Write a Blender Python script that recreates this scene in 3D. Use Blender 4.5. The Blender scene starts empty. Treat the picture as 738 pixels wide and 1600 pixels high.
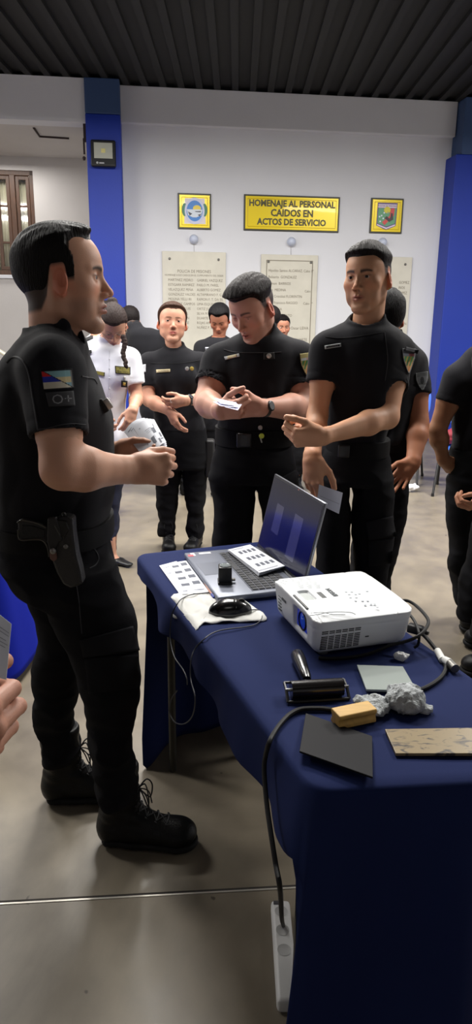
import bpy, bmesh, math, random
import numpy as np
from mathutils import Vector, Matrix, Euler
random.seed(7)
RES = 1.0            # voxel size multiplier for the modelled figures
C = bpy.context.scene.collection
# ------------------------------------------------------------------ camera
FPX, CH = 1100.0, 1.53
PITCH = math.atan(305/1100.0); ROLL = 0.012
def ray(u, v):
    x = (u-369)/FPX; y = (800-v)/FPX
    c, s = math.cos(ROLL), math.sin(ROLL)
    x, y = x*c-y*s, x*s+y*c
    return np.array([x, math.cos(PITCH)+y*math.sin(PITCH), -math.sin(PITCH)+y*math.cos(PITCH)])
O = np.array([0, 0, CH])
def at(u, v, Y):
    """world point at forward distance Y"""
    d = ray(u, v); return O+d*(Y/d[1])
def on(u, v, z=0.0):
    """world point on the level z"""
    d = ray(u, v); return O+d*((z-CH)/d[2])
def mpp(Y, z=1.2):
    return (Y*math.cos(PITCH)+(CH-z)*math.sin(PITCH))/FPX

cam = bpy.data.cameras.new('camera'); camo = bpy.data.objects.new('camera', cam); C.objects.link(camo)
cam.sensor_fit = 'VERTICAL'; cam.sensor_height = 24.0; cam.lens = FPX/1600.0*24.0
cam.clip_start = 0.05; cam.clip_end = 100
camo.location = (0, 0, CH)
camo.matrix_world = Matrix.Translation((0, 0, CH)) @ Matrix.Rotation(math.pi/2-PITCH, 4, 'X') @ Matrix.Rotation(ROLL, 4, 'Z')
bpy.context.scene.camera = camo
# ------------------------------------------------------------------ materials
MATS = {}
def lin(c):
    return tuple((x/12.92 if x <= 0.04045 else ((x+0.055)/1.055)**2.4) for x in [k/255.0 for k in c])
def new_mat(name):
    m = bpy.data.materials.new(name); m.use_nodes = True
    nt = m.node_tree; b = nt.nodes['Principled BSDF']
    return m, nt, b
def mat(name, rgb, rough=0.6, metal=0.0, bump=0.0, bscale=200.0, var=0.0, vscale=8.0, spec=0.5, emit=None, estr=1.0,
        sheen=0.0, coat=0.0, stretch=(1, 1, 1), detail=4.0, alpha=None, trans=0.0):
    if name in MATS: return MATS[name]
    m, nt, b = new_mat(name); N = nt.nodes; L = nt.links
    col = lin(rgb)+(1,)
    b.inputs['Base Color'].default_value = col
    b.inputs['Roughness'].default_value = rough; b.inputs['Metallic'].default_value = metal
    b.inputs['Specular IOR Level'].default_value = spec
    if sheen: b.inputs['Sheen Weight'].default_value = sheen; b.inputs['Sheen Roughness'].default_value = 0.4
    if coat: b.inputs['Coat Weight'].default_value = coat
    if trans: b.inputs['Transmission Weight'].default_value = trans
    tc = N.new('ShaderNodeTexCoord'); mp = N.new('ShaderNodeMapping'); L.new(tc.outputs['Object'], mp.inputs[0])
    mp.inputs['Scale'].default_value = stretch
    if bump:
        n = N.new('ShaderNodeTexNoise'); n.inputs['Scale'].default_value = bscale; n.inputs['Detail'].default_value = detail
        L.new(mp.outputs[0], n.inputs['Vector'])
        bp = N.new('ShaderNodeBump'); bp.inputs['Strength'].default_value = bump; bp.inputs['Distance'].default_value = 0.01
        L.new(n.outputs[0], bp.inputs['Height']); L.new(bp.outputs[0], b.inputs['Normal'])
    if var:
        n2 = N.new('ShaderNodeTexNoise'); n2.inputs['Scale'].default_value = vscale; n2.inputs['Detail'].default_value = 5
        L.new(mp.outputs[0], n2.inputs['Vector'])
        r = N.new('ShaderNodeValToRGB'); r.color_ramp.elements[0].position = 0.3; r.color_ramp.elements[1].position = 0.7
        r.color_ramp.elements[0].color = tuple(max(0, c*(1-var)) for c in col[:3])+(1,)
        r.color_ramp.elements[1].color = tuple(min(1, c*(1+var)) for c in col[:3])+(1,)
        L.new(n2.outputs[0], r.inputs[0]); L.new(r.outputs[0], b.inputs['Base Color'])
    if emit is not None:
        b.inputs['Emission Color'].default_value = lin(emit)+(1,); b.inputs['Emission Strength'].default_value = estr
    MATS[name] = m
    return m
def vcol_mat(name, rough=0.5, bump=0.15, bscale=350, sss=0.0, spec=0.4):
    if name in MATS: return MATS[name]
    m, nt, b = new_mat(name); N = nt.nodes; L = nt.links
    a = N.new('ShaderNodeVertexColor'); a.layer_name = 'Col'
    L.new(a.outputs['Color'], b.inputs['Base Color'])
    b.inputs['Roughness'].default_value = rough; b.inputs['Specular IOR Level'].default_value = spec
    if sss:
        b.inputs['Subsurface Weight'].default_value = sss; b.inputs['Subsurface Radius'].default_value = (0.012, 0.004, 0.002)
        b.inputs['Subsurface Scale'].default_value = 0.6
    tc = N.new('ShaderNodeTexCoord'); n = N.new('ShaderNodeTexNoise'); n.inputs['Scale'].default_value = bscale
    n.inputs['Detail'].default_value = 3
    L.new(tc.outputs['Object'], n.inputs['Vector'])
    bp = N.new('ShaderNodeBump'); bp.inputs['Strength'].default_value = bump; bp.inputs['Distance'].default_value = 0.004
    L.new(n.outputs[0], bp.inputs['Height']); L.new(bp.outputs[0], b.inputs['Normal'])
    MATS[name] = m
    return m
# ------------------------------------------------------------------ objects
def link(name, me, m=None, parent=None, smooth=True):
    o = bpy.data.objects.new(name, me); C.objects.link(o)
    if m is not None and len(me.materials) == 0: me.materials.append(m)
    if parent is not None: o.parent = parent
    if smooth and len(me.polygons):
        me.polygons.foreach_set('use_smooth', np.ones(len(me.polygons), dtype=bool))
    return o
def tag(o, label=None, cat=None, group=None, kind=None):
    if label: o['label'] = label
    if cat: o['category'] = cat
    if group: o['group'] = group
    if kind: o['kind'] = kind
    return o
def empty(name, loc=(0, 0, 0), rz=0.0):
    o = bpy.data.objects.new(name, None); C.objects.link(o)
    o.location = tuple(loc); o.rotation_euler = (0, 0, rz); o.empty_display_size = 0.05
    return o
def adopt(parent, o):
    """parent o keeping the world coordinates its mesh was made in"""
    m = o.matrix_basis.copy()
    pm = Matrix.Translation(parent.location) @ parent.rotation_euler.to_matrix().to_4x4()
    if parent.parent is not None: pm = Matrix.Identity(4) if False else world_of(parent)
    o.parent = parent; o.matrix_parent_inverse = Matrix.Identity(4); o.matrix_basis = pm.inverted() @ m
    return o
def world_of(o):
    m = o.matrix_basis.copy()
    if o.parent is not None: m = world_of(o.parent) @ o.matrix_parent_inverse @ m
    return m
class MB:
    """collects shapes in world or local coordinates, builds ONE mesh object"""
    def __init__(s): s.v = []; s.f = []; s.fm = []; s.mi = 0
    def add(s, vs, fs, M=None):
        n = len(s.v)
        for p in vs:
            p = Vector(p)
            if M is not None: p = M @ p
            s.v.append(tuple(p))
        for f in fs: s.f.append(tuple(i+n for i in f)); s.fm.append(s.mi)
        return s
    def box(s, a, b, M=None):
        x0, y0, z0 = a; x1, y1, z1 = b
        vs = [(x0, y0, z0), (x1, y0, z0), (x1, y1, z0), (x0, y1, z0), (x0, y0, z1), (x1, y0, z1), (x1, y1, z1), (x0, y1, z1)]
        fs = [(0, 3, 2, 1), (4, 5, 6, 7), (0, 1, 5, 4), (1, 2, 6, 5), (2, 3, 7, 6), (3, 0, 4, 7)]
        return s.add(vs, fs, M)
    def rbox(s, a, b, r, M=None, seg=3):
        bm = bmesh.new(); bmesh.ops.create_cube(bm, size=1.0)
        c = [(a[i]+b[i])/2 for i in range(3)]; d = [b[i]-a[i] for i in range(3)]
        for v in bm.verts: v.co = Vector([c[i]+v.co[i]*d[i] for i in range(3)])
        bmesh.ops.bevel(bm, geom=bm.edges[:], offset=min(r, min(d)*0.49), segments=seg, affect='EDGES', profile=0.5)
        return s.bm(bm, M)
    def bm(s, bm, M=None):
        bm.verts.index_update()
        vs = [v.co.copy() for v in bm.verts]; fs = [[v.index for v in f.verts] for f in bm.faces]
        bm.free(); return s.add(vs, fs, M)
    def tube(s, pts, r, n=10, M=None, cap=True, sq=None):
        pts = [Vector(p) for p in pts]; k = len(pts)
        if not hasattr(r, '__len__'): r = [r]*k
        t0 = (pts[1]-pts[0]).normalized()
        up = Vector((0, 0, 1)) if abs(t0.z) < 0.9 else Vector((1, 0, 0))
        a = t0.cross(up).normalized(); vs = []; fs = []
        for i in range(k):
            t = (pts[min(i+1, k-1)]-pts[max(i-1, 0)]).normalized()
            a = (a-t*a.dot(t)); a = a.normalized() if a.length > 1e-6 else t.orthogonal().normalized()
            b = t.cross(a)
            for j in range(n):
                w = 2*math.pi*j/n
                vs.append(pts[i]+(a*math.cos(w)+b*math.sin(w)*(sq or 1))*r[i])
        for i in range(k-1):
            for j in range(n):
                j2 = (j+1) % n
                fs.append((i*n+j, i*n+j2, (i+1)*n+j2, (i+1)*n+j))
        if cap:
            fs.append(tuple(reversed(range(n)))); fs.append(tuple((k-1)*n+j for j in range(n)))
        return s.add(vs, fs, M)
    def lathe(s, prof, n=24, M=None):
        vs = []; fs = []; k = len(prof)
        for (r, z) in prof:
            for j in range(n):
                w = 2*math.pi*j/n; vs.append((r*math.cos(w), r*math.sin(w), z))
        for i in range(k-1):
            for j in range(n):
                j2 = (j+1) % n; fs.append((i*n+j, i*n+j2, (i+1)*n+j2, (i+1)*n+j))
        fs.append(tuple(reversed(range(n)))); fs.append(tuple((k-1)*n+j for j in range(n)))
        return s.add(vs, fs, M)
    def prism(s, poly, z0, z1, M=None):
        n = len(poly)
        vs = [(x, y, z0) for x, y in poly]+[(x, y, z1) for x, y in poly]
        fs = [tuple(reversed(range(n))), tuple(range(n, 2*n))]+[(i, (i+1) % n, n+(i+1) % n, n+i) for i in range(n)]
        return s.add(vs, fs, M)
    def build(s, name, m, parent=None, smooth=False, bevel=0.0, sub=0, auto=True):
        me = bpy.data.meshes.new(name); me.from_pydata(s.v, [], s.f); me.update()
        ms = m if isinstance(m, (list, tuple)) else [m]
        for x in ms: me.materials.append(x)
        if len(ms) > 1: me.polygons.foreach_set('material_index', s.fm)
        o = bpy.data.objects.new(name, me); C.objects.link(o)
        if smooth:
            me.polygons.foreach_set('use_smooth', np.ones(len(me.polygons), dtype=bool))
            if auto:
                try: me.set_sharp_from_angle(angle=math.radians(38))
                except Exception: pass
        if bevel:
            b = o.modifiers.new('bevel', 'BEVEL'); b.width = bevel; b.segments = 2; b.limit_method = 'ANGLE'
        if sub:
            q = o.modifiers.new('sub', 'SUBSURF'); q.levels = sub; q.render_levels = sub
        if parent is not None: adopt(parent, o)
        return o
def curve_pts(pts, n=8):
    """catmull-rom through the points"""
    p = [Vector(q) for q in pts]; p = [p[0]*2-p[1]]+p+[p[-1]*2-p[-2]]; out = []
    for i in range(1, len(p)-2):
        for k in range(n):
            t = k/n
            out.append(0.5*((2*p[i])+(-p[i-1]+p[i+1])*t+(2*p[i-1]-5*p[i]+4*p[i+1]-p[i+2])*t*t+(-p[i-1]+3*p[i]-3*p[i+1]+p[i+2])*t**3))
    out.append(p[-2]); return out
def text_bm(txt, size, M, ext=0.0004, align='CENTER', sx=1.0, bold=0.0):
    cu = bpy.data.curves.new('t', 'FONT'); cu.body = txt; cu.size = size; cu.extrude = ext; cu.align_x = align; cu.align_y = 'CENTER'
    cu.resolution_u = 2; cu.offset = bold
    o = bpy.data.objects.new('t', cu); C.objects.link(o)
    bpy.context.view_layer.update()
    me = bpy.data.meshes.new_from_object(o.evaluated_get(bpy.context.evaluated_depsgraph_get()))
    vs = [M @ Vector((v.co.x*sx, v.co.y, v.co.z)) for v in me.vertices]; fs = [tuple(p.vertices) for p in me.polygons]
    bpy.data.objects.remove(o); bpy.data.curves.remove(cu); bpy.data.meshes.remove(me)
    return vs, fs
def frame(o, x, y):
    """matrix with local x, y directions and z their normal"""
    x = Vector(x).normalized(); z = x.cross(Vector(y)).normalized(); y = z.cross(x)
    return Matrix(((x.x, y.x, z.x, o[0]), (x.y, y.y, z.y, o[1]), (x.z, y.z, z.z, o[2]), (0, 0, 0, 1)))
# ------------------------------------------------------------------ sculpting: smooth fields and surface nets
def smin(a, b, k):
    if k <= 0: return np.minimum(a, b)
    h = np.maximum(k-np.abs(a-b), 0)/k
    return np.minimum(a, b)-h*h*k*0.25
def A(*p): return np.array(p, dtype=np.float64)
class Pr:
    __slots__ = ('f', 'k', 'sub')
    def __init__(s, f, k=0.01, sub=False): s.f = f; s.k = k; s.sub = sub
def cap(a, b, ra, rb=None, k=0.01, sub=False, flatb=False, flata=False):
    a = np.asarray(a, float); b = np.asarray(b, float); rb = ra if rb is None else rb
    ba = b-a; L2 = max(float(ba@ba), 1e-12); Ln = math.sqrt(L2)
    def f(P):
        t0 = ((P-a)@ba)/L2; t = np.clip(t0, 0, 1)
        q = P-a-t[:, None]*ba
        if flatb or flata:
            rad = np.sqrt(np.maximum(((P-a-t0[:, None]*ba)**2).sum(1), 0))-(ra+(rb-ra)*t)
            d = np.sqrt((q*q).sum(1))-(ra+(rb-ra)*t)
            if flatb: d = np.where(t0 > 1, np.maximum(rad, (t0-1)*Ln), d)
            if flata: d = np.where(t0 < 0, np.maximum(rad, -t0*Ln), d)
            return d
        return np.sqrt((q*q).sum(1))-(ra+(rb-ra)*t)
    return Pr(f, k, sub)
def ecap(a, b, wa, ta, wb, tb, side, k=0.01, sub=False):
    """tapering limb of elliptic section: half width w along side, half thickness t"""
    a = np.asarray(a, float); b = np.asarray(b, float); ba = b-a; L2 = float(ba@ba); ax = ba/math.sqrt(L2)
    s = np.asarray(side, float); s = s-ax*(s@ax); s = s/np.linalg.norm(s); n = np.cross(ax, s)
    def f(P):
        q = P-a; t = np.clip((q@ba)/L2, 0, 1); q = q-t[:, None]*ba
        w = wa+(wb-wa)*t; th = ta+(tb-ta)*t; m = np.minimum(w, th)
        x = q@s; y = q@n; z = q@ax
        k0 = np.sqrt((x/w)**2+(y/th)**2+(z/m)**2)+1e-9; k1 = np.sqrt((x/w**2)**2+(y/th**2)**2+(z/m**2)**2)+1e-9
        return k0*(k0-1)/k1
    return Pr(f, k, sub)
def ell(c, r, R=None, k=0.01, sub=False):
    c = np.asarray(c, float); r = np.asarray(r, float)
    Rm = None if R is None else np.array(Euler([math.radians(x) for x in R]).to_matrix())
    def f(P):
        q = P-c
        if Rm is not None: q = q@Rm
        k0 = np.sqrt(((q/r)**2).sum(1))+1e-9; k1 = np.sqrt(((q/(r*r))**2).sum(1))+1e-9
        return k0*(k0-1)/k1
    return Pr(f, k, sub)
def loft(keys, k=0.01, n=2.0, sub=False, yaw=0.0, rnd=0.01):
    """keys (z, cx, cy, a, b): stacked elliptic sections, ends rounded"""
    K = np.array(sorted(keys, key=lambda q: q[0]), float)
    if len(K) > 2:
        z = K[:, 0]; zz = np.linspace(z[0], z[-1], 80); out = [zz]
        sl = np.gradient(K[:, 1:], z, axis=0)
        idx = np.clip(np.searchsorted(z, zz)-1, 0, len(z)-2); hh = z[idx+1]-z[idx]; t = (zz-z[idx])/hh
        for c in range(4):
            y0 = K[idx, c+1]; y1 = K[idx+1, c+1]; m0 = sl[idx, c]*hh; m1 = sl[idx+1, c]*hh
            out.append((2*t**3-3*t**2+1)*y0+(t**3-2*t**2+t)*m0+(-2*t**3+3*t**2)*y1+(t**3-t**2)*m1)
        K = np.array(out).T
    cy_, sy_ = math.cos(yaw), math.sin(yaw)
    def f(P):
        z = P[:, 2]; cx = np.interp(z, K[:, 0], K[:, 1]); cy = np.interp(z, K[:, 0], K[:, 2])
        a = np.interp(z, K[:, 0], K[:, 3]); b = np.interp(z, K[:, 0], K[:, 4])
        x = P[:, 0]-cx; y = P[:, 1]-cy
        if yaw: x, y = x*cy_+y*sy_, -x*sy_+y*cy_
        if n == 2.0:
            k0 = np.sqrt((x/a)**2+(y/b)**2)+1e-9; k1 = np.sqrt((x/a**2)**2+(y/b**2)**2)+1e-9
            d = k0*(k0-1)/k1
        else:
            e = (np.abs(x/a)**n+np.abs(y/b)**n)**(1.0/n); d = (e-1)*np.minimum(a, b)
        dz = np.maximum(K[0, 0]-z, z-K[-1, 0])
        # rounded intersection
        u = d+rnd; v = dz+rnd
        return np.minimum(np.maximum(u, v), 0)+np.sqrt(np.maximum(u, 0)**2+np.maximum(v, 0)**2)-rnd
    return Pr(f, k, sub)
def rboxp(c, half, R=None, r=0.005, k=0.005, sub=False):
    c = np.asarray(c, float); half = np.asarray(half, float)-r
    Rm = None if R is None else np.array(R)
    def f(P):
        q = P-c
        if Rm is not None: q = q@Rm
        q = np.abs(q)-half
        return np.sqrt((np.maximum(q, 0)**2).sum(1))+np.minimum(q.max(1), 0)-r
    return Pr(f, k, sub)
def half(pt, nrm, k=0.0):
    """cuts away what lies beyond the plane"""
    pt = np.asarray(pt, float); nrm = np.asarray(nrm, float); nrm = nrm/np.linalg.norm(nrm)
    return Pr(lambda P: -((P-pt)@nrm), k, True)
def ev(prims, P, sel=None):
    d = None
    for i, p in enumerate(prims):
        if sel is not None and not sel[i]: continue
        x = p.f(P)
        if d is None:
            d = x if not p.sub else np.full(len(P), 1.0)
            continue
        if p.sub: d = -smin(-d, x, p.k)
        else: d = smin(d, x, p.k)
    return d if d is not None else np.full(len(P), 1.0)
_ns = np.random.RandomState(5)
_W = _ns.normal(size=(24, 3)); _W /= np.linalg.norm(_W, axis=1)[:, None]; _PH = _ns.uniform(0, 6.28, 24); _FR = _ns.uniform(0.7, 1.5, 24)
def noise(P, freq, seed=0, st=(1, 1, 1)):
    """smooth pseudo noise of about -1..1"""
    Q = P*np.array(st)*freq; out = np.zeros(len(P))
    warp = np.sin(Q@_W[(seed+3) % 24]*0.7+_PH[(seed+1) % 24])*1.3
    for i in range(6):
        j = (seed*5+i*3) % 24
        out += np.sin(Q@_W[j]*_FR[j]*2.2+_PH[j]+warp*(1 if i % 2 else -1))
    return out/3.2
def field_mesh(prims, lo, hi, h, post=None, B=8, margin=0.0):
    """surface of the field inside the box; returns verts, quads"""
    h = h*RES
    lo = np.asarray(lo, float)-2*h; hi = np.asarray(hi, float)+2*h
    n = np.ceil((hi-lo)/h).astype(int)+1; nb = np.ceil(n/B).astype(int); n = nb*B
    D = np.empty(n, dtype=np.float32)
    g = np.stack(np.meshgrid(*[np.arange(k) for k in nb], indexing='ij'), -1).reshape(-1, 3)
    cen = lo+(g*B+(B-1)/2.0)*h; Rb = (B-1)/2.0*h*1.7321
    vals = np.stack([p.f(cen) for p in prims]); dc = ev(prims, cen)
    mg = Rb*1.15+margin+0.003
    keep = np.abs(dc) < mg+max([p.k for p in prims])*0.3
    off = np.stack(np.meshgrid(*[np.arange(B)]*3, indexing='ij'), -1).reshape(-1, 3)
    D4 = D.reshape(nb[0], B, nb[1], B, nb[2], B)
    for bi in range(len(g)):
        i, j, k = g[bi]
        if not keep[bi]:
            D4[i, :, j, :, k, :] = dc[bi]; continue
        sel = []
        for q, p in enumerate(prims):
            v = vals[q, bi]
            if p.sub: sel.append(v < Rb*1.4+p.k+0.004+margin)
            else: sel.append(v-Rb*1.6 < max(dc[bi], 0)+Rb+p.k+0.004+margin)
        P = lo+(g[bi]*B+off)*h
        d = ev(prims, P, sel)
        if post is not None: d = post(P, d)
        D4[i, :, j, :, k, :] = d.reshape(B, B, B)
    return snets(D, lo, h)
def snets(D, lo, h):
    S = D < 0
    c = np.zeros(tuple(np.array(D.shape)-1), dtype=np.int8)
    for a in (0, 1):
        for b in (0, 1):
            for e in (0, 1):
                c += S[a:D.shape[0]-1+a, b:D.shape[1]-1+b, e:D.shape[2]-1+e]
    act = (c > 0) & (c < 8)
    I = np.argwhere(act)
    if len(I) == 0: return np.zeros((0, 3)), np.zeros((0, 4), int)
    idx = np.full(act.shape, -1, dtype=np.int32); idx[act] = np.arange(len(I))
    cor = {}
    for a in (0, 1):
        for b in (0, 1):
            for e in (0, 1): cor[(a, b, e)] = D[I[:, 0]+a, I[:, 1]+b, I[:, 2]+e].astype(float)
    acc = np.zeros((len(I), 3)); cnt = np.zeros(len(I))
    ks = list(cor)
    for p in ks:
        for ax in range(3):
            if p[ax] == 0:
                q = list(p); q[ax] = 1; q = tuple(q)
                d0, d1 = cor[p], cor[q]; m = (d0 < 0) != (d1 < 0)
                t = np.where(m, d0/np.where(m, d0-d1, 1), 0)
                w = np.array(p, float)[None, :].repeat(len(I), 0); w[:, ax] += t
                acc += w*m[:, None]; cnt += m
    V = lo+(I+acc/cnt[:, None])*h
    Q = []
    for ax in range(3):
        b, e = [(1, 2), (2, 0), (0, 1)][ax]
        sl0 = [slice(1, s-1) for s in D.shape]; sl0[ax] = slice(0, D.shape[ax]-1)
        sl1 = list(sl0); sl1[ax] = slice(1, D.shape[ax])
        s0 = S[tuple(sl0)]; s1 = S[tuple(sl1)]
        E = np.argwhere(s0 != s1); off = np.array([1, 1, 1]); off[ax] = 0; E = E+off
        if not len(E): continue
        fl = S[E[:, 0], E[:, 1], E[:, 2]]
        def cell(db, de):
            Z = E.copy(); Z[:, b] -= db; Z[:, e] -= de
            return idx[Z[:, 0], Z[:, 1], Z[:, 2]]
        q = np.stack([cell(1, 1), cell(0, 1), cell(0, 0), cell(1, 0)], 1)
        q[~fl] = q[~fl][:, ::-1]; Q.append(q)
    Q = np.concatenate(Q); Q = Q[(Q >= 0).all(1)]
    return V, Q
def relax(V, Q, it=1, f=0.5):
    n = len(V)
    if n == 0: return V
    for _ in range(it):
        acc = np.zeros_like(V); cnt = np.zeros(n)
        for a, b in ((0, 1), (1, 2), (2, 3), (3, 0)):
            for c in range(3):
                acc[:, c] += np.bincount(Q[:, a], V[Q[:, b], c], n)+np.bincount(Q[:, b], V[Q[:, a], c], n)
            cnt += np.bincount(Q[:, a], minlength=n)+np.bincount(Q[:, b], minlength=n)
        V = V*(1-f)+f*acc/np.maximum(cnt, 1)[:, None]
    return V
def mesh_np(name, V, Q, col=None):
    me = bpy.data.meshes.new(name)
    me.vertices.add(len(V)); me.vertices.foreach_set('co', np.asarray(V, np.float32).ravel())
    me.loops.add(len(Q)*4); me.loops.foreach_set('vertex_index', np.asarray(Q, np.int32).ravel())
    me.polygons.add(len(Q)); me.polygons.foreach_set('loop_start', np.arange(0, len(Q)*4, 4, dtype=np.int32))
    me.update(calc_edges=True)
    if col is not None:
        ca = me.color_attributes.new(name='Col', type='FLOAT_COLOR', domain='POINT')
        c4 = np.ones((len(V), 4), np.float32); c4[:, :3] = col; ca.data.foreach_set('color', c4.ravel())
    return me
def join_parts(parts):
    Vs = []; Qs = []; Cs = []; n = 0
    for V, Q, Cc in parts:
        Vs.append(V); Qs.append(Q+n); n += len(V); Cs.append(Cc)
    return np.concatenate(Vs), np.concatenate(Qs), np.concatenate(Cs)
def ss(x, a, b):
    t = np.clip((x-a)/(b-a), 0, 1); return t*t*(3-2*t)
# ------------------------------------------------------------------ heads (local frame: x = the person's right, y = forward, z = up, 0 = between the eyes)
def head_prims(o):
    w = o.get('w', 1.0); jw = o.get('jaw', 1.0); ch = o.get('chin', 0.0); fem = o.get('fem', False)
    nl = o.get('nose', 1.0); f = o.get('full', 0.0); op = o.get('open', 0.0); bk = o.get('back', 0.0)
    J = [ell((0, -.014-bk/2, .026), (.0765*w, .099+bk/2, .088), k=.01),
         ell((0, .022, .030), (.066*w, .068, .068), k=.03),
         ell((0, .026, -.040), (.060*w+f*.3, .062, .078), k=.03)]
    for s in (-1, 1):
        J += [cap((s*.048*w*jw, -.002, -.062), (s*.018*jw, .066, -.106+ch), .016+f*.4, .015, k=.03),
              cap((s*.056*w*jw, -.004, -.030), (s*.053*w*jw, -.002, -.066), .018, .016, k=.02),
              ell((s*.044*w, .056, -.028), (.024, .020, .020), k=.03)]
        if f: J.append(ell((s*.040, .050, -.068), (.022+f, .024, .026), k=.02))
    J += [ell((0, .071, -.107+ch), (.019, .016, .015), k=.024)]
    br = 0.0 if fem else 1.0
    for s in (-1, 1):
        J += [cap((s*.012, .080+.003*br, .014), (s*.042*w, .066+.002*br, .017), .0095, .009, k=.012)]
    # nose
    ny = .0885
    J += [cap((0, ny-.008, .010), (0, ny+.016*nl, -.032), .0075, .0095, k=.010),
          ell((0, ny+.019*nl, -.038), (.0105, .0105, .0095), k=.006)]
    for s in (-1, 1):
        J += [ell((s*.0125, ny+.007, -.042), (.0075, .011, .0078), k=.006)]
    # eye sockets, eyelids and the slit
    for s in (-1, 1):
        ex = s*.0315*w
        J += [ell((ex, .0975, -.001), (.0175, .0165, .0115), k=.016, sub=True),
              ell((ex, .0735, -.002), (.0145, .0140, .0136), k=.005)]
        lid = o.get('lid', 0.0)
        J += [ell((ex+s*.0008, .089, -.0025-lid*.0025), (.0125, .010, .0044*(1-lid)), R=(0, s*6, 0), k=.0012, sub=True)]
    # mouth
    J += [ell((0, .076, -.066), (.026, .017, .020), k=.014)]
    for s in (-1, 1):
        J += [cap((s*.0235, .0815, -.0705), (s*.004, .0945, -.0655), .0035, .0055, k=.003),
              cap((s*.019, .0820, -.0755-op), (0, .0920, -.0790-op), .0038, .0065, k=.005)]
    J += [ell((0, .098, -.0717-op/2), (.0215, .010, .0010+op*.4), k=.0025, sub=True),
          ell((0, .0975, -.056), (.0035, .006, .008), k=.006, sub=True),
          ell((0, .092, -.0915+ch*.5), (.022, .007, .0055), k=.010, sub=True)]
    for s in (-1, 1):
        J += [ell((s*.0062, ny+.0145, -.0475), (.0030, .0050, .004), k=.002, sub=True)]
    # ears
    for s in (-1, 1):
        ey = o.get('ear', 0.0); e = (s*.0800*w, -.012+ey, -.011)
        J += [ell(e, (.0085, .0190, .0325), R=(12, s*-10, s*-22), k=.004),
              ell((e[0]-s*.002, -.007+ey, -.036), (.006, .009, .011), k=.005),
              ell((e[0]+s*.0085, -.008+ey, -.005), (.0075, .0095, .0190), R=(12, 0, s*-22), k=.003, sub=True),
              ell((e[0]+s*.0020, -.002+ey, -.012), (.0045, .0050, .0080), k=.003)]
    return J
def prof_line(y, pts):
    ys = [p[0] for p in pts]; zs = [p[1] for p in pts]
    return np.interp(y, ys, zs)
MALE_LINE = [(-.13, -.060), (-.075, -.075), (-.045, -.065), (-.034, -.020), (-.026, .016), (-.002, .020), (.001, -.022), (.014, -.022), (.022, .020), (.040, .045), (.052, .066), (.066, .076), (.11, .080)]
def hair_mask(P, o):
    """signed distance like value, positive where hair grows"""
    rec = o.get('recess', .012); hz = o.get('hairline', 0.0)
    ax = np.abs(P[:, 0])
    y = P[:, 1]+rec*ss(ax, .022, .050)*ss(P[:, 2], .02, .06)*np.where(P[:, 1] > 0, 1, 0)
    L = prof_line(y, o.get('line', MALE_LINE))+hz*ss(P[:, 1], .03, .07)
    return P[:, 2]-L
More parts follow.
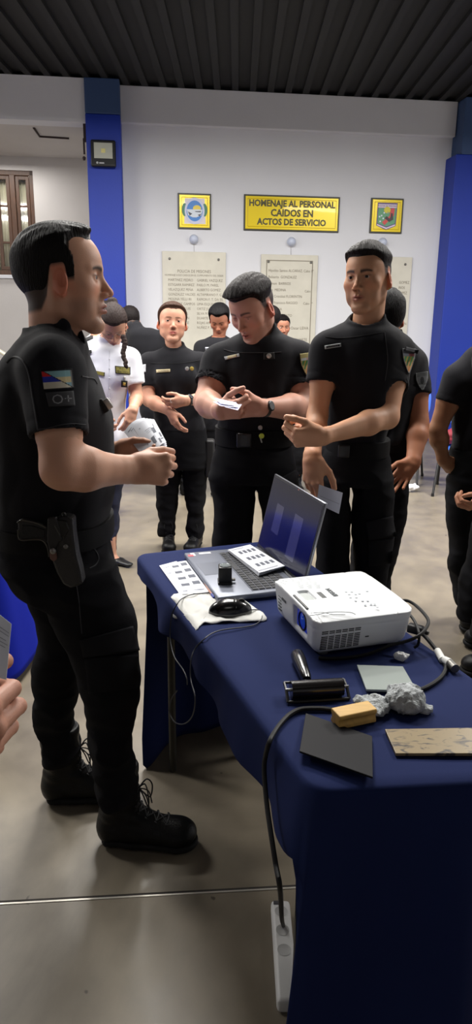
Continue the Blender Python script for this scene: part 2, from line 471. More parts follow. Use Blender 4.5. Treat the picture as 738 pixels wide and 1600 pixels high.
def head_color(P, o):
    sk = np.array(lin(o['skin'])); n = len(P); c = np.tile(sk, (n, 1))
    x, y, z = P[:, 0], P[:, 1], P[:, 2]; ax = np.abs(x); w = o.get('w', 1.0)
    def mix(c, t, m): return c*(1-m[:, None])+np.array(t)*m[:, None]
    red = sk*np.array([1.08, .72, .66]); mott = noise(P, 60, 3)*.5+.5
    m = np.exp(-(((ax-.042)/.02)**2+((z+.032)/.018)**2))*ss(y, .02, .05)*.55; c = mix(c, red, m*(.6+.4*mott))
    m = np.exp(-((x/.014)**2+((z+.038)/.012)**2))*ss(y, .09, .10)*.55; c = mix(c, red, m)
    m = ss(ax, .072*w, .080*w)*ss(-np.abs(y+.012-o.get('ear', 0)), -.03, -.015)*ss(-np.abs(z+.01), -.05, -.03); c = mix(c, sk*np.array([1.05, .60, .52]), m*.9)
    if o.get('stub', 0):
        ms = ss(-z, .040, .062)*ss(y, -.01, .03)*ss(z, -.150, -.128)
        ms = np.maximum(ms, np.exp(-((x/.026)**2+((z+.056)/.007)**2))*ss(y, .08, .09))
        ms = ms*(1-np.exp(-((ax-.034)**2/.014**2+(z+.045)**2/.016**2)))
        c = mix(c, np.array(lin((74, 66, 62))), ms*o['stub'])
    # lips
    op = o.get('open', 0.0)
    ml = np.exp(-(np.abs(x/.0225)**4+np.abs((z+.0725+op/2)/(.0095+op/2))**4))*ss(y, .080, .086)
    c = mix(c, np.array(lin(o.get('lip', (150, 92, 84)))), ml*.85)
    c = mix(c, np.array(lin((70, 30, 28))), np.exp(-(np.abs(x/.022)**4+np.abs((z+.0717+op/2)/(.0016+op*.5))**2))*ss(y, .070, .082)*.8)
    # eye rims and brows
    ex = ax-.0315*w
    lidm = np.exp(-(np.abs(ex/.0165)**4+np.abs((z-.0022)/.0026)**2))*ss(y, .072, .080); c = mix(c, np.array(lin((58, 38, 32))), lidm*.7)
    c = mix(c, sk*np.array([.72, .58, .55]), np.exp(-(np.abs(ex/.018)**4+np.abs((z+.001)/.011)**4))*ss(y, .065, .076)*.35)
    bt = o.get('brow', 1.0); bx = np.clip((ax-.012)/.038, 0, 1)
    bz = .0155+.0045*np.sin(bx*2.4)+o.get('browup', 0.0)-bx**2*.003
    mb = np.exp(-np.abs((z-bz)/(.0046*bt*(1.15-.55*bx)))**2.5)*ss(ax, .009, .013)*ss(-ax, -.052, -.045)*ss(y, .05, .06)
    hc = np.array(lin(o.get('hair', (24, 20, 20))))
    c = mix(c, hc, np.clip(mb*o.get('browd', .95), 0, 1))
    # nostrils
    c = mix(c, np.array(lin((50, 26, 22))), np.exp(-(((ax-.0062)/.0036)**2+((z+.048)/.003)**2))*ss(y, .085, .095)*.9)
    # scalp shade under the hair
    hm = hair_mask(P, o); fd = o.get('fade', .012)
    mz = ss(hm, -.002, fd)*(1-ss(ax, .079*w, .083*w)*ss(-z, -.02, 0.0))
    c = mix(c, hc, mz*o.get('scalp', .93))
    return c
def build_head(o, M, neck_base, neck_r, h, parent, nm='hair'):
    """returns (V,Q,col) of the head in world space; hair and eyes become children of parent"""
    Mi = M.inverted(); s = M.to_scale()[0]
    nb = np.array(Mi @ Vector(neck_base)); J = head_prims(o)
    nr = neck_r/s
    nk = [cap((0, -.030, -.050), nb, nr*.95, nr*1.0, k=.022)]
    if not o.get('fem'):
        nk.append(ell((nb*.45+np.array([0, .045, -.07])*.55), (.010, .010, .012), k=.02))
    K = J[:9]+nk+J[9:]
    lo = np.minimum([-.1, -.135, -.15], nb-.09); hi = np.maximum([.1, .125, .125], nb+.03)
    V, Q = field_mesh(K, lo, hi, h/s, B=8)
    V = relax(V, Q, 1, .25)
    col = head_color(V, o)
    R3 = np.array(M.to_3x3()); T = np.array(M.to_translation())
    def wrl(V): return V@R3.T+T
    # eyes
    w = o.get('w', 1.0)
    if not o.get('noeyes'):
        for sx in (-1, 1):
            vs = []; fs = []; rad = .0118; nu, nv = 20, 24; lk = o.get('look', (0, 0))
            d = Vector((math.sin(lk[0]), math.cos(lk[0])*math.cos(lk[1]), math.sin(lk[1]))).normalized()
            Rq = Vector((0, 0, 1)).rotation_difference(d).to_matrix()
            cols = []
            for i in range(nu+1):
                th = math.pi*i/nu
                for j in range(nv):
                    ph = 2*math.pi*j/nv
                    p = Rq @ Vector((math.sin(th)*math.cos(ph), math.sin(th)*math.sin(ph), math.cos(th)))*rad
                    vs.append(M @ (p+Vector((sx*.0315*w, .0745, -.002))))
                    a = math.degrees(th)
                    cols.append(lin((8, 6, 6)) if a < 13 else lin(o.get('iris', (52, 32, 22))) if a < 30 else lin((186, 176, 172)))
            for i in range(nu):
                for j in range(nv): fs.append((i*nv+j, (i+1)*nv+j, (i+1)*nv+(j+1) % nv, i*nv+(j+1) % nv))
            me = mesh_np('eye', np.array([tuple(v) for v in vs]), np.array(fs), np.array(cols))
            adopt(parent, link('eye', me, vcol_mat('eye_surface', rough=0.12, bump=0.0)))
    # hair
    if o.get('nohair'): return wrl(V), Q, col
    tt, ts = o.get('top', .014), o.get('side', .005)
    extra = o.get('extra', [])
    def tfun(P):
        m = hair_mask(P, o); zz = ss(P[:, 2]-.25*(P[:, 1]-.02).clip(0), o.get('z0', .025), o.get('z1', .095))
        t = ts+(tt-ts)*zz
        if o.get('front'): t = t+o['front']*ss(P[:, 1], .02, .075)*ss(P[:, 2], .05, .08)
        t = t+noise(P, o.get('nf', 60), 2, o.get('nst', (1.6, .5, .6)))*(.0003+.0014*zz)*o.get('na', 1.0)
        return -.004+(t+.004)*ss(m, -.001, o.get('taper', .020))
    Jh = [p for p in J[:3]]+[ell((0, .0, .045), (.068*w, .088, .066), k=.02)]
    def shell(P): return ev(Jh, P)-tfun(P)
    pr = [Pr(shell, 0)]+extra
    hv, hq = field_mesh(pr, (-.12, -.17-o.get('exb', 0), -.15-o.get('exd', 0)), (.12, .13, .165), h/s*1.0, B=8, margin=.006)
    if len(hv):
        # keep only what rises out of the scalp
        dd = ev(K, hv); keepv = (dd > -.006) & ((hair_mask(hv, o) > -.006) | (dd > .012))
        hq = hq[keepv[hq].any(1)]
        used = np.unique(hq); re = -np.ones(len(hv), int); re[used] = np.arange(len(used)); hv = hv[used]; hq = re[hq]
        hv = relax(hv, hq, 1, .3)
        me = mesh_np('hair', wrl(hv), hq)
        hcol = o.get('hair', (24, 20, 20))
        hm = mat('hair_%d_%d_%d' % hcol, hcol, rough=.6, bump=.6, bscale=190, stretch=o.get('hst', (1.6, .25, .35)), spec=.12, detail=3)
        adopt(parent, link('hair', me, hm))
    return wrl(V), Q, col
def head_matrix(pos, yaw, pitch=0.0, roll=0.0, s=1.0, ctr=False):
    """yaw 0 looks to +y, positive turns left (towards -x); pitch up positive; all degrees"""
    if not ctr:   # pos is the point between the eyes on the face, move back to the middle of the head
        R_ = Matrix.Rotation(math.radians(yaw), 4, 'Z') @ Matrix.Rotation(math.radians(pitch), 4, 'X') @ Matrix.Rotation(math.radians(roll), 4, 'Y')
        pos = Vector(pos)-(R_ @ Vector((0, .083*s, 0)))
    return Matrix.Translation(Vector(pos)) @ Matrix.Rotation(math.radians(yaw), 4, 'Z') @ Matrix.Rotation(math.radians(pitch), 4, 'X') @ Matrix.Rotation(math.radians(roll), 4, 'Y') @ Matrix.Scale(s, 4)
# ------------------------------------------------------------------ hands, limbs, clothes
def unit(v): v = np.asarray(v, float); return v/np.linalg.norm(v)
def hand_prims(w, d, t, right=True, s=1.0, curl=(20, 20, 20, 20), curls=None, spread=4, thumb=None, cup=0.0, fr=1.0):
    """w wrist, d wrist to knuckles, t towards the thumb side; curl in degrees per joint towards the palm"""
    d = unit(d); t = np.asarray(t, float); t = unit(t-d*(t@d)); n = np.cross(t, d) if right else np.cross(d, t)
    w = np.asarray(w, float)
    def pt(a, b, c): return w+(d*a+t*b+n*c)*s
    J = [ecap(pt(-.01, 0, 0), pt(.025, .002, 0), .029*s, .021*s, .033*s, .018*s, t, k=.014*s)]
    bases = [(.086, .029, 0), (.091, .0095, -.002), (.086, -.0105, -.001), (.077, -.029, .002)]
    rad = [.0098, .0100, .0095, .0084]
    for (a, b, c), r in zip(bases, rad):
        J.append(cap(pt(.014, b*.62, 0), pt(a-.004, b, c), .0150*s, .0118*s, k=.012*s))
    J.append(ell(pt(.045, 0, .002), np.array([.036]*3)*s*np.array([1, 1, 1])*.55, k=.02*s))
    J.append(cap(pt(.018, .020, .008), pt(.050, .030, .010), .016*s, .012*s, k=.016*s))
    lens = [(.043, .026, .021), (.048, .030, .023), (.044, .028, .022), (.034, .021, .020)]
    tips = []
    for i, ((a, b, c), r, Ls) in enumerate(zip(bases, rad, lens)):
        p = pt(a-.002, b, c); sp = math.radians(spread*(1.5-i)); cs = curls[i] if curls else (curl[i],)*3
        ang = 0; side = t
        d0 = d*math.cos(sp)+t*math.sin(sp)
        for jn, Lp in enumerate(Ls):
            ang += math.radians(cs[jn]); dirv = d0*math.cos(ang)+n*math.sin(ang)
            q = p+dirv*Lp*s
            r0 = r*s*fr*(1-.07*jn); r1 = r*s*fr*(1-.07*(jn+1))
            J.append(cap(p, q, r0, r1, k=.0042*s if jn == 0 else .0022*s))
            if jn == 0: J.append(ell(p-n*.001*s, (r0*1.06,)*3, k=.003*s))
            p = q
        tips.append((p, dirv, n))
    th = thumb or [(.70, .58, .32), (.93, .24, .30), (.97, .03, .26)]
    p = pt(.018, .024, .008); TL = (.044, .033, .028); TR = (.0155, .0118, .0108, .0092)
    for j, (L_, v) in enumerate(zip(TL, th)):
        dv = unit(d*v[0]+t*v[1]+n*v[2]); q = p+dv*L_*s
        J.append(cap(p, q, TR[j]*s*fr, TR[j+1]*s*fr, k=(.012 if j == 0 else .003)*s)); p = q
    tips.append((p, dv, n))
    return J, tips
def arm_prims(a, s=1.0):
    S, E_, W = [np.asarray(x, float) for x in (a['sh'], a['el'], a['wr'])]
    rs, re, rw = a.get('r', (.050, .041, .027))
    f = unit(W-E_); hd = a.get('hand'); side = np.asarray(hd['t'], float) if hd else np.array([0, 0, 1.])
    side = side-f*(side@f); side = unit(side) if np.linalg.norm(side) > .05 else np.array([1., 0, 0])
    mid = E_+(W-E_)*.30; bi = S+(E_-S)*.45
    J = [cap(S, bi, rs, rs*.99, k=.02), cap(bi, E_, rs*.97, re*.94, k=.02), cap(E_, mid, re*.93, re*1.02, k=.02),
         ecap(mid, W-f*.015, re*1.02, re*.95, rw*1.04, rw*.80, side, k=.02), ecap(W-f*.03, W+f*.012, rw*1.02, rw*.76, rw*1.04, rw*.74, side, k=.012)]
    return J
class Surf:
    def __init__(s, prims, post=None): s.p = prims; s.post = post
    def ev(s, P):
        d = ev(s.p, P); return s.post(P, d) if s.post is not None else d
    def hit(s, uv, Y0, Y1, off=.0015):
        """points of the surface met along the view directions of photo pixels, between two depths"""
        R_ = np.array([ray(u, v) for u, v in uv]); R_ = R_/R_[:, 1:2]
        n_ = np.linalg.norm(R_, axis=1)
        t = np.full(len(R_), float(Y0)); done = np.zeros(len(R_), bool)
        for _ in range(90):
            P = O+R_*t[:, None]; d = s.ev(P); done |= d < off
            t = np.where(done | (t > Y1), t, t+np.maximum(d-off*.5, .0006)/n_*.8)
        bad = t >= Y1
        if bad.any() and (~bad).any(): t[bad] = np.median(t[~bad])
        return O+R_*t[:, None]
def decal(name, surf, quad, Y0, Y1, m, parent, fn=None, nu=16, nv=16, off=.0015, thick=.0012, mask=None):
    """a thin patch lying on a surface; quad = 4 photo corners tl, tr, br, bl; fn(s,t) colours, mask(s,t) outline"""
    q = np.array(quad, float); S_, T_ = np.meshgrid(np.linspace(0, 1, nu+1), np.linspace(0, 1, nv+1), indexing='ij')
    S_ = S_.ravel(); T_ = T_.ravel()
    uv = (q[0]*((1-S_)*(1-T_))[:, None]+q[1]*(S_*(1-T_))[:, None]+q[2]*(S_*T_)[:, None]+q[3]*((1-S_)*T_)[:, None])
    P = surf.hit(uv, Y0, Y1, off)
    P = P.reshape(nu+1, nv+1, 3); sm = P.copy()
    for _ in range(2):
        sm[1:-1, 1:-1] = (P[:-2, 1:-1]+P[2:, 1:-1]+P[1:-1, :-2]+P[1:-1, 2:])/4*.5+P[1:-1, 1:-1]*.5; P = sm.copy()
    P = P.reshape(-1, 3)
    vd = unit(np.array([0, 0, CH])-P.mean(0)); front = P+vd*thick
    Q = []
    for i in range(nu):
        for j in range(nv):
            if mask is not None and not mask((i+.5)/nu, (j+.5)/nv): continue
            a = i*(nv+1)+j; Q.append((a, a+1, a+nv+2, a+nv+1))
    Q = np.array(Q, int)
    n = len(P); V = np.concatenate([front, P]); faces = [tuple(r) for r in Q]+[tuple(r[::-1]+n) for r in Q]
    ed = {}
    for r in Q:
        for k in range(4):
            e = (r[k], r[(k+1) % 4]); ed[e] = 1
    for (a, b) in ed:
        if (b, a) not in ed: faces.append((b, a, a+n, b+n))
    col = None
    if fn is not None:
        c = np.array([lin(fn(s_, t_)) for s_, t_ in zip(S_, T_)]); col = np.concatenate([c, c])
    me = mesh_np(name, V, np.array(faces), col)
    return adopt(parent, link(name, me, m))
def surf_text(name, surf, quad, txt, Y0, Y1, m, parent, size=.8, off=.0032, font_w=1.0, rows=None):
    """raised lettering laid on a surface inside a photo quad"""
    lines = txt if isinstance(txt, list) else [txt]
    V = []; F_ = []
    for li, tx in enumerate(lines):
        vs, fs = text_bm(tx, 1.0, Matrix.Identity(4), ext=0.0)
        if not vs: continue
        vs = np.array([tuple(v)[:2] for v in vs]); w = vs[:, 0].max()-vs[:, 0].min(); hgt = vs[:, 1].max()-vs[:, 1].min()
        s_ = .5+(vs[:, 0]-(vs[:, 0].max()+vs[:, 0].min())/2)/w*font_w
        rh = 1.0/len(lines)
        t_ = (li+.5)*rh-(vs[:, 1]-(vs[:, 1].max()+vs[:, 1].min())/2)/max(hgt, .6)*rh*size
        n0 = len(V); V += list(zip(s_, t_)); F_ += [tuple(i+n0 for i in f) for f in fs]
    q = np.array(quad, float); st = np.array(V); s_, t_ = st[:, 0], st[:, 1]
    uv = (q[0]*((1-s_)*(1-t_))[:, None]+q[1]*(s_*(1-t_))[:, None]+q[2]*(s_*t_)[:, None]+q[3]*((1-s_)*t_)[:, None])
    P = surf.hit(uv, Y0, Y1, off)
    me = bpy.data.meshes.new(name); me.from_pydata([tuple(p) for p in P], [], F_); me.update()
    return adopt(parent, link(name, me, m, smooth=False))
def seam(name, surf, uv, Y0, Y1, r, m, parent, n=6):
    c = curve_pts([(u, v, 0) for u, v in uv], n)
    P = surf.hit([(p.x, p.y) for p in c], Y0, Y1, .0005)
    mb = MB(); mb.tube([tuple(p) for p in P], r, 6); return mb.build(name, m, parent, smooth=True)
def rows(Y, R, b0=None):
    """silhouette rows (v, uLeft, uRight, half depth[, dY]) to loft keys at distance Y"""
    K = []
    for r in R:
        dy = r[4] if len(r) > 4 else 0
        a = at(r[1], r[0], Y+dy); b = at(r[2], r[0], Y+dy); K.append(((a[2]+b[2])/2, (a[0]+b[0])/2, Y+dy, (b[0]-a[0])/2, r[3]))
    return K
SKINM = lambda: vcol_mat('skin', rough=.52, bump=.10, bscale=420, sss=.08, spec=.35)
BOOT = {}
def boot_meshes():
    if BOOT: return BOOT
    up = [ecap((0, -.035, .052), (0, .150, .048), .040, .036, .047, .036, (1, 0, 0), k=.03), ell((0, .168, .050), (.050, .052, .040), k=.02),
          ell((0, -.045, .060), (.036, .034, .055), k=.02), cap((0, .018, .110), (0, .120, .062), .036, .030, k=.03),
          loft([(.06, 0, -.015, .040, .056), (.12, 0, -.010, .042, .060), (.19, 0, -.012, .048, .060), (.275, 0, -.014, .052, .064)], k=.02, rnd=.006),
          half((0, 0, .012), (0, 0, 1))]
    fo = Pr(lambda P: (P[:, 2]-.012)*1.0, 0)
    up = up[:-1]
    def post(P, d):
        m = ss(P[:, 2], .06, .10)*ss(-P[:, 1], -.10, -.03)
        return np.maximum(d-noise(P, 42, 4, (1, 1, 1.8))*.0022*m+ .0012*np.exp(-((P[:, 1]-.118)/.003)**2), .010-P[:, 2])
    V, Q = field_mesh(up, (-.07, -.10, 0), (.07, .24, .29), .0045, post=post)
    BOOT['boot'] = mesh_np('boot', V, Q)
    so = [ecap((0, -.045, .022), (0, .03, .022), .040, .022, .036, .022, (1, 0, 0), k=.02), ecap((0, .03, .02), (0, .160, .022), .038, .02, .052, .022, (1, 0, 0), k=.03),
          ell((0, .170, .022), (.053, .054, .024), k=.01)]
    def post2(P, d):
        gr = .0015*(np.sin(P[:, 0]*420)+np.sin(P[:, 1]*420) > 1.0)*(P[:, 2] < .014)
        arch = ss(P[:, 1], -.005, .012)*ss(-P[:, 1], -.065, -.045)
        e = np.maximum(d+gr, np.maximum(P[:, 2]-.031, .0-P[:, 2]+.0+arch*.012))
        return e
    V, Q = field_mesh(so, (-.07, -.11, -.004), (.07, .24, .05), .0042, post=post2)
    BOOT['sole'] = mesh_np('sole', V, Q)
    mb = MB(); S_ = Surf(up, post)
    def top(x, y, z0):
        # drop onto the instep from in front and above
        p = np.array([[x, y+.12, z0+.12]]); dr = unit([0, -1, -1])
        for _ in range(60):
            d = S_.ev(p)[0]
            if d < .002: break
            p = p+dr*max(d, .001)*.8
        return tuple(p[0])
    ys = [(.115, .075), (.092, .09), (.07, .11), (.052, .13), (.045, .15), (.043, .17), (.043, .19)]
    for i, (y, z) in enumerate(ys):
        a = top(-.020, y, z); b = top(.020, y, z); m0 = top(0, y, z)
        mb.tube(curve_pts([a, m0, b], 4), .0024, 6)
        if i < len(ys)-1:
            y2, z2 = ys[i+1]; c = top(.020, y2, z2); e = top(-.020, y2, z2)
            mb.tube(curve_pts([a, top(0, (y+y2)/2, (z+z2)/2), c], 4), .0022, 6); mb.tube(curve_pts([b, top(0, (y+y2)/2, (z+z2)/2+.003), e], 4), .0022, 6)
    for sx in (-1, 1):
        p = Vector(top(0, .043, .19)); loop = [p, p+Vector((sx*.012, .022, .022)), p+Vector((sx*.030, .035, -.010)), p+Vector((sx*.022, .030, -.045)), p+Vector((sx*.006, .014, -.020)), p]
        mb.tube(curve_pts(loop, 6), .0022, 6)
        mb.tube(curve_pts([p, p+Vector((sx*.014, .026, -.02)), p+Vector((sx*.020, .035, -.065))], 5), .0020, 6)
    for sx in (-1, 1):
        for (y, z) in ys[:5]:
            q = Vector(top(sx*.024, y, z)); mb.lathe([(.0042, 0), (.0042, .002), (.002, .0025)], 8, Matrix.Translation(q) @ Matrix.Rotation(-.7, 4, 'X'))
    l = mb.build('laces', mat('boot_lace', (26, 26, 28), rough=.8), smooth=True)
    BOOT['laces'] = l.data; bpy.data.objects.remove(l)
    return BOOT
def add_boot(parent, pos, yaw, mirror=False, s=1.0, laces=True):
    """pos = the ankle's ground point, yaw degrees (0 = toes to +y)"""
    B = boot_meshes()
    lm = mat('boot_leather', (9, 9, 10), rough=.42, bump=.15, bscale=260, spec=.22); sm = mat('boot_rubber', (8, 8, 9), rough=.75, spec=.3)
    o = link('boot', B['boot'], lm)
    o.matrix_basis = Matrix.Translation(Vector((pos[0], pos[1], pos[2] if len(pos) > 2 else 0))) @ Matrix.Rotation(math.radians(yaw), 4, 'Z') @ Matrix.Scale(s, 4)
    adopt(parent, o)
    so = link('sole', B['sole'], sm); so.parent = o
    if laces: la = link('laces', B['laces'], mat('boot_lace', (26, 26, 28), rough=.8)); la.parent = o
    return o
def tone_hand(V, col, skin):
    sk = np.array(lin(skin)); m = noise(V, 45, 6)*.5+.5
    return col*(1-.12*m[:, None])+sk*np.array([1.05, .8, .74])*.12*m[:, None]
def person(sp):
    """builds one figure from its description: Empty > body, hair, eyes, shirt, trousers, belt, boots"""
    root = empty('person', (*sp['foot'], sp.get('rz0', 0.0))); tag(root, sp['label'], 'person', sp.get('group'))
    h = sp.get('h', .003); hc = sp.get('hc', h*1.7); skin = sp['skin']
    # shirt field
    tor = loft(sp['torso'], n=sp.get('tn', 2.3), k=.01, rnd=sp.get('trnd', .02))
    sh = [tor]
    for p in sp.get('bulk', []): sh.append(p)
    for a in sp['arms']:
        if 'sleeve' not in a: continue
        fr, r1, r2 = a['sleeve']; S = np.asarray(a['sh'], float); E_ = np.asarray(a['el'], float)
        d = unit(E_-S); L_ = np.linalg.norm(E_-S); end = S+d*L_*fr; a['hem'] = end
        sh.append(cap(S, end, r1, r2, k=.035, flatb=True))
        if 'yoke' in a: sh.append(cap(S, a['yoke'], r1*.8, .05, k=.05))
    for a in sp['arms']:
        if 'sleeve' in a:
            fr, r1, r2 = a['sleeve']; S = np.asarray(a['sh'], float); E_ = np.asarray(a['el'], float); d = unit(E_-S)
            if hc < .006: sh.append(cap(a['hem']-d*.012, a['hem']+d*.05, r2-.0095, r2-.0095, k=.003, sub=True))
            # rib above the hem
    nb = np.asarray(sp['neck'], float); nt = np.asarray(sp.get('necktop', nb+np.array([0, 0, .05])), float); nr = sp.get('nr', .058)
    if sp.get('collar', True):
        sh.append(cap(nb-(nt-nb)*.6, nt, nr+.020, nr+.0100, k=.02, flatb=True))
        ax = unit(nt-nb); sh.append(cap(nt-ax*.012, nt+ax*.06, nr+.0040, nr+.0050, k=.003, sub=True))
    for p in sp.get('shirt_extra', []): sh.append(p)
    wa = sp.get('wr', .0045)*1.25
    def spost(P, d):
        zlo = min(k[0] for k in sp['torso'])
        m = .35+.65*ss(-P[:, 2], -(zlo+.28), -zlo)
        g1 = noise(P, 8, 1, (1, 1, 1.5)); g2 = noise(P, 19, 2, (1, 1, .7))
        f = g1*wa*1.2*m+(np.abs(g2)-.35)*wa*.9*m
        for a in sp['arms']:
            if 'sleeve' in a:
                S = np.asarray(a['sh'], float); ax = unit(a['hem']-S); t = (P-a['hem'])@ax
                q = P-a['hem']-t[:, None]*ax; rr = np.sqrt((q*q).sum(1))
                near = rr < a['sleeve'][2]*1.6
                f = f-.0020*np.exp(-((t+.028)/.0035)**2)*near*1.0
        return d-f
    shirt = Surf(sh, spost); root_lo = np.min([np.array([k[1]-k[3], k[2]-k[4], k[0]]) for k in sp['torso']], 0); root_hi = np.max([np.array([k[1]+k[3], k[2]+k[4], k[0]]) for k in sp['torso']], 0)
    lo = root_lo.copy(); hi = root_hi.copy(); hi = np.maximum(hi, nt+[.09, .09, .01]); lo = np.minimum(lo, nb-.09)
    for a in sp['arms']:
        if 'sleeve' in a:
            for q in (np.asarray(a['sh'], float), a['hem']):
                lo = np.minimum(lo, q-a['sleeve'][1]-.01); hi = np.maximum(hi, q+a['sleeve'][1]+.01)
    for q in sp.get('reach', []): lo = np.minimum(lo, q); hi = np.maximum(hi, q)
    V, Q = field_mesh(sh, lo-.012, hi+.012, hc, post=spost, margin=wa*1.5)
    V = relax(V, Q, 1, .3)
    sm = sp.get('shirt_mat') or mat('black_shirt', (26, 26, 30), rough=.9, bump=.25, bscale=900, sheen=.05, spec=.15)
    so = adopt(root, link('shirt', mesh_np('shirt', V, Q), sm)); sp['_shirt'] = shirt; sp['_shirt_ob'] = so
    # body: head and neck, arms with hands, trunk and legs under the clothes
    parts = []
    if 'head' in sp:
        hd = sp['head']; M = head_matrix(hd['pos'], hd['yaw'], hd.get('pitch', 0), hd.get('roll', 0), hd.get('s', 1.0), hd.get('ctr', False)); sp['_M'] = M
        ho = dict(hd.get('o', {})); ho['skin'] = skin
        parts.append(build_head(ho, M, nb, nr, h, root))
    for a in sp['arms']:
        J = arm_prims(a); tips = []
        pts = [np.asarray(a[k], float) for k in ('el', 'wr')]+[a.get('hem', np.asarray(a['sh'], float))]
        if a.get('hand'):
            hh = dict(a['hand']); hJ, tips = hand_prims(a['wr'], **hh); J = J+hJ
            pts += [p for p, _, _ in tips]+[np.asarray(a['wr'], float)+unit(hh['d'])*.09]
        pts = np.array(pts); lo = pts.min(0)-.065; hi = pts.max(0)+.065
        hem = a.get('hem'); ax = unit(np.asarray(a['el'], float)-np.asarray(a['sh'], float))
        V, Q = field_mesh(J, lo, hi, a.get('h', h), post=lambda P, d: d-noise(P, 30, 5)*.0008)
        V = relax(V, Q, 1, .25)
        c = np.tile(np.array(lin(skin)), (len(V), 1)); c = tone_hand(V, c, skin)
        for p, dv, n_ in tips:
            out = -n_; q = V-(p+out*.006)
            m = np.exp(-((q*q).sum(1)/(.0062**2))**2); c = c*(1-m[:, None]*.6)+np.array(lin((214, 168, 150)))*m[:, None]*.6
        parts.append((V, Q, c))
    inner = [loft([(z, x, y, max(a-.018, .02), max(b-.018, .02)) for z, x, y, a, b in sp['torso']], n=sp.get('tn', 2.3), rnd=.03)]
    for a in sp['arms']:
        S = np.asarray(a['sh'], float); e = a.get('hem', np.asarray(a['el'], float)); inner.append(cap(S, e, a.get('r', (.05,))[0]*.97, a.get('r', (.05,))[0]*.97, k=.03))
    inner.append(cap(nb-[0, 0, .05], nb+[0, 0, .0], nr, nr, k=.03))
    legs = sp.get('legs', [])
    for L_ in legs:
        K = sorted(L_, key=lambda k: k[0]); T = K[-1]; B_ = K[0]; Mx = K[len(K)//2]
        inner.append(cap((T[1], T[2], T[0]), (Mx[1], Mx[2], Mx[0]), min(T[3], T[4])*.62, .045, k=.04)); inner.append(cap((Mx[1], Mx[2], Mx[0]), (B_[1], B_[2], B_[0]), .045, .032, k=.02))
    pl = sp.get('pelvis')
    if pl: inner.append(loft([(z, x, y, a-.03, b-.03) for z, x, y, a, b in pl], k=.05, rnd=.03))
    lo = root_lo.copy()-.03; hi = root_hi.copy()+.03
    for L_ in legs+([pl] if pl else []):
        for k in L_: lo = np.minimum(lo, [k[1]-.1, k[2]-.1, k[0]-.02]); hi = np.maximum(hi, [k[1]+.1, k[2]+.1, k[0]+.02])
    for a in sp['arms']:
        for q in (np.asarray(a['sh'], float), a.get('hem', np.asarray(a['sh'], float))): lo = np.minimum(lo, q-.06); hi = np.maximum(hi, q+.06)
    V, Q = field_mesh(inner, lo, hi, .012); parts.append((V, Q, np.tile(np.array(lin(skin)), (len(V), 1))))
    V, Q, c = join_parts(parts)
    adopt(root, link('body', mesh_np('body', V, Q, c), SKINM()))
    # trousers
    if legs:
        tr = [loft(pl, n=2.3, k=.02, rnd=.02)] if pl else []
        for i, L_ in enumerate(legs): tr.append(loft(L_, n=2.2, k=.02 if i == 0 else .012, rnd=.006))
        for p in sp.get('trouser_extra', []): tr.append(p)
        ta = sp.get('tw', .009)
        ank = [sorted(L_, key=lambda k: k[0])[0] for L_ in legs]
        def tpost(P, d):
            zl = min(k[0] for k in ank); zh = max(k[0] for L_ in legs for k in L_)
            m = .3+.7*ss(-P[:, 2], -(zl+.55), -(zl+.05))+.35*np.exp(-((P[:, 2]-(zh-.05))/.10)**2)
            g1 = noise(P, 10, 7, (1, 1, 2.0)); g2 = noise(P, 21, 9, (.7, .7, 1.9))
            f = g1*ta*.9*m+(.4-np.abs(g2))*ta*1.0*m
            return d-f
        kk = [k for L_ in legs for k in L_]+(pl or [])
        lo = np.min([[k[1]-k[3], k[2]-k[4], k[0]] for k in kk], 0)-.025; hi = np.max([[k[1]+k[3], k[2]+k[4], k[0]] for k in kk], 0)+.02
        for q in sp.get('treach', []): lo = np.minimum(lo, q); hi = np.maximum(hi, q)
        V, Q = field_mesh(tr, lo, hi, sp.get('ht', hc), post=tpost, margin=ta*1.5); V = relax(V, Q, 1, .3)
        tm = sp.get('trouser_mat') or mat('black_trousers', (21, 21, 24), rough=.92, bump=.3, bscale=700, sheen=.0, spec=.1)
        sp['_tr'] = Surf(tr, tpost); adopt(root, link('trousers', mesh_np('trousers', V, Q), tm))
    if sp.get('belt'):
        z0, z1 = sp['belt']; K = sorted(pl, key=lambda k: k[0]); Z_ = np.array([k[0] for k in K])
        def at_z(z): return [np.interp(z, Z_, [k[i] for k in K]) for i in (1, 2, 3, 4)]
        cx, cy, a_, b_ = at_z(z1-.005); e = 2.3; mb = MB(); n = 64; off = sp.get('belt_off', .012); vs = []
        for (dz, do) in ((z0, off-.003), (z0, off+.002), ((z0+z1)/2, off+.003), (z1, off+.002), (z1, off-.003), (z1, -.01), (z0, -.01)):
            for i in range(n):
                w = 2*math.pi*i/n; cw, sw = math.cos(w), math.sin(w)
                vs.append((cx+math.copysign(abs(cw)**(2/e), cw)*(a_+do), cy+math.copysign(abs(sw)**(2/e), sw)*(b_+do), dz))
        fs = [(r*n+i, r*n+(i+1) % n, ((r+1) % 7)*n+(i+1) % n, ((r+1) % 7)*n+i) for r in range(7) for i in range(n)]
        mb.add(vs, fs); mb.build('belt', mat('belt_webbing', (13, 13, 15), rough=.7, bump=.3, bscale=600, spec=.12), root, smooth=True)
        sp['_belt'] = (cx, cy, a_+off, b_+off)
    for b in sp.get('boots', []): add_boot(root, *b)
    return root
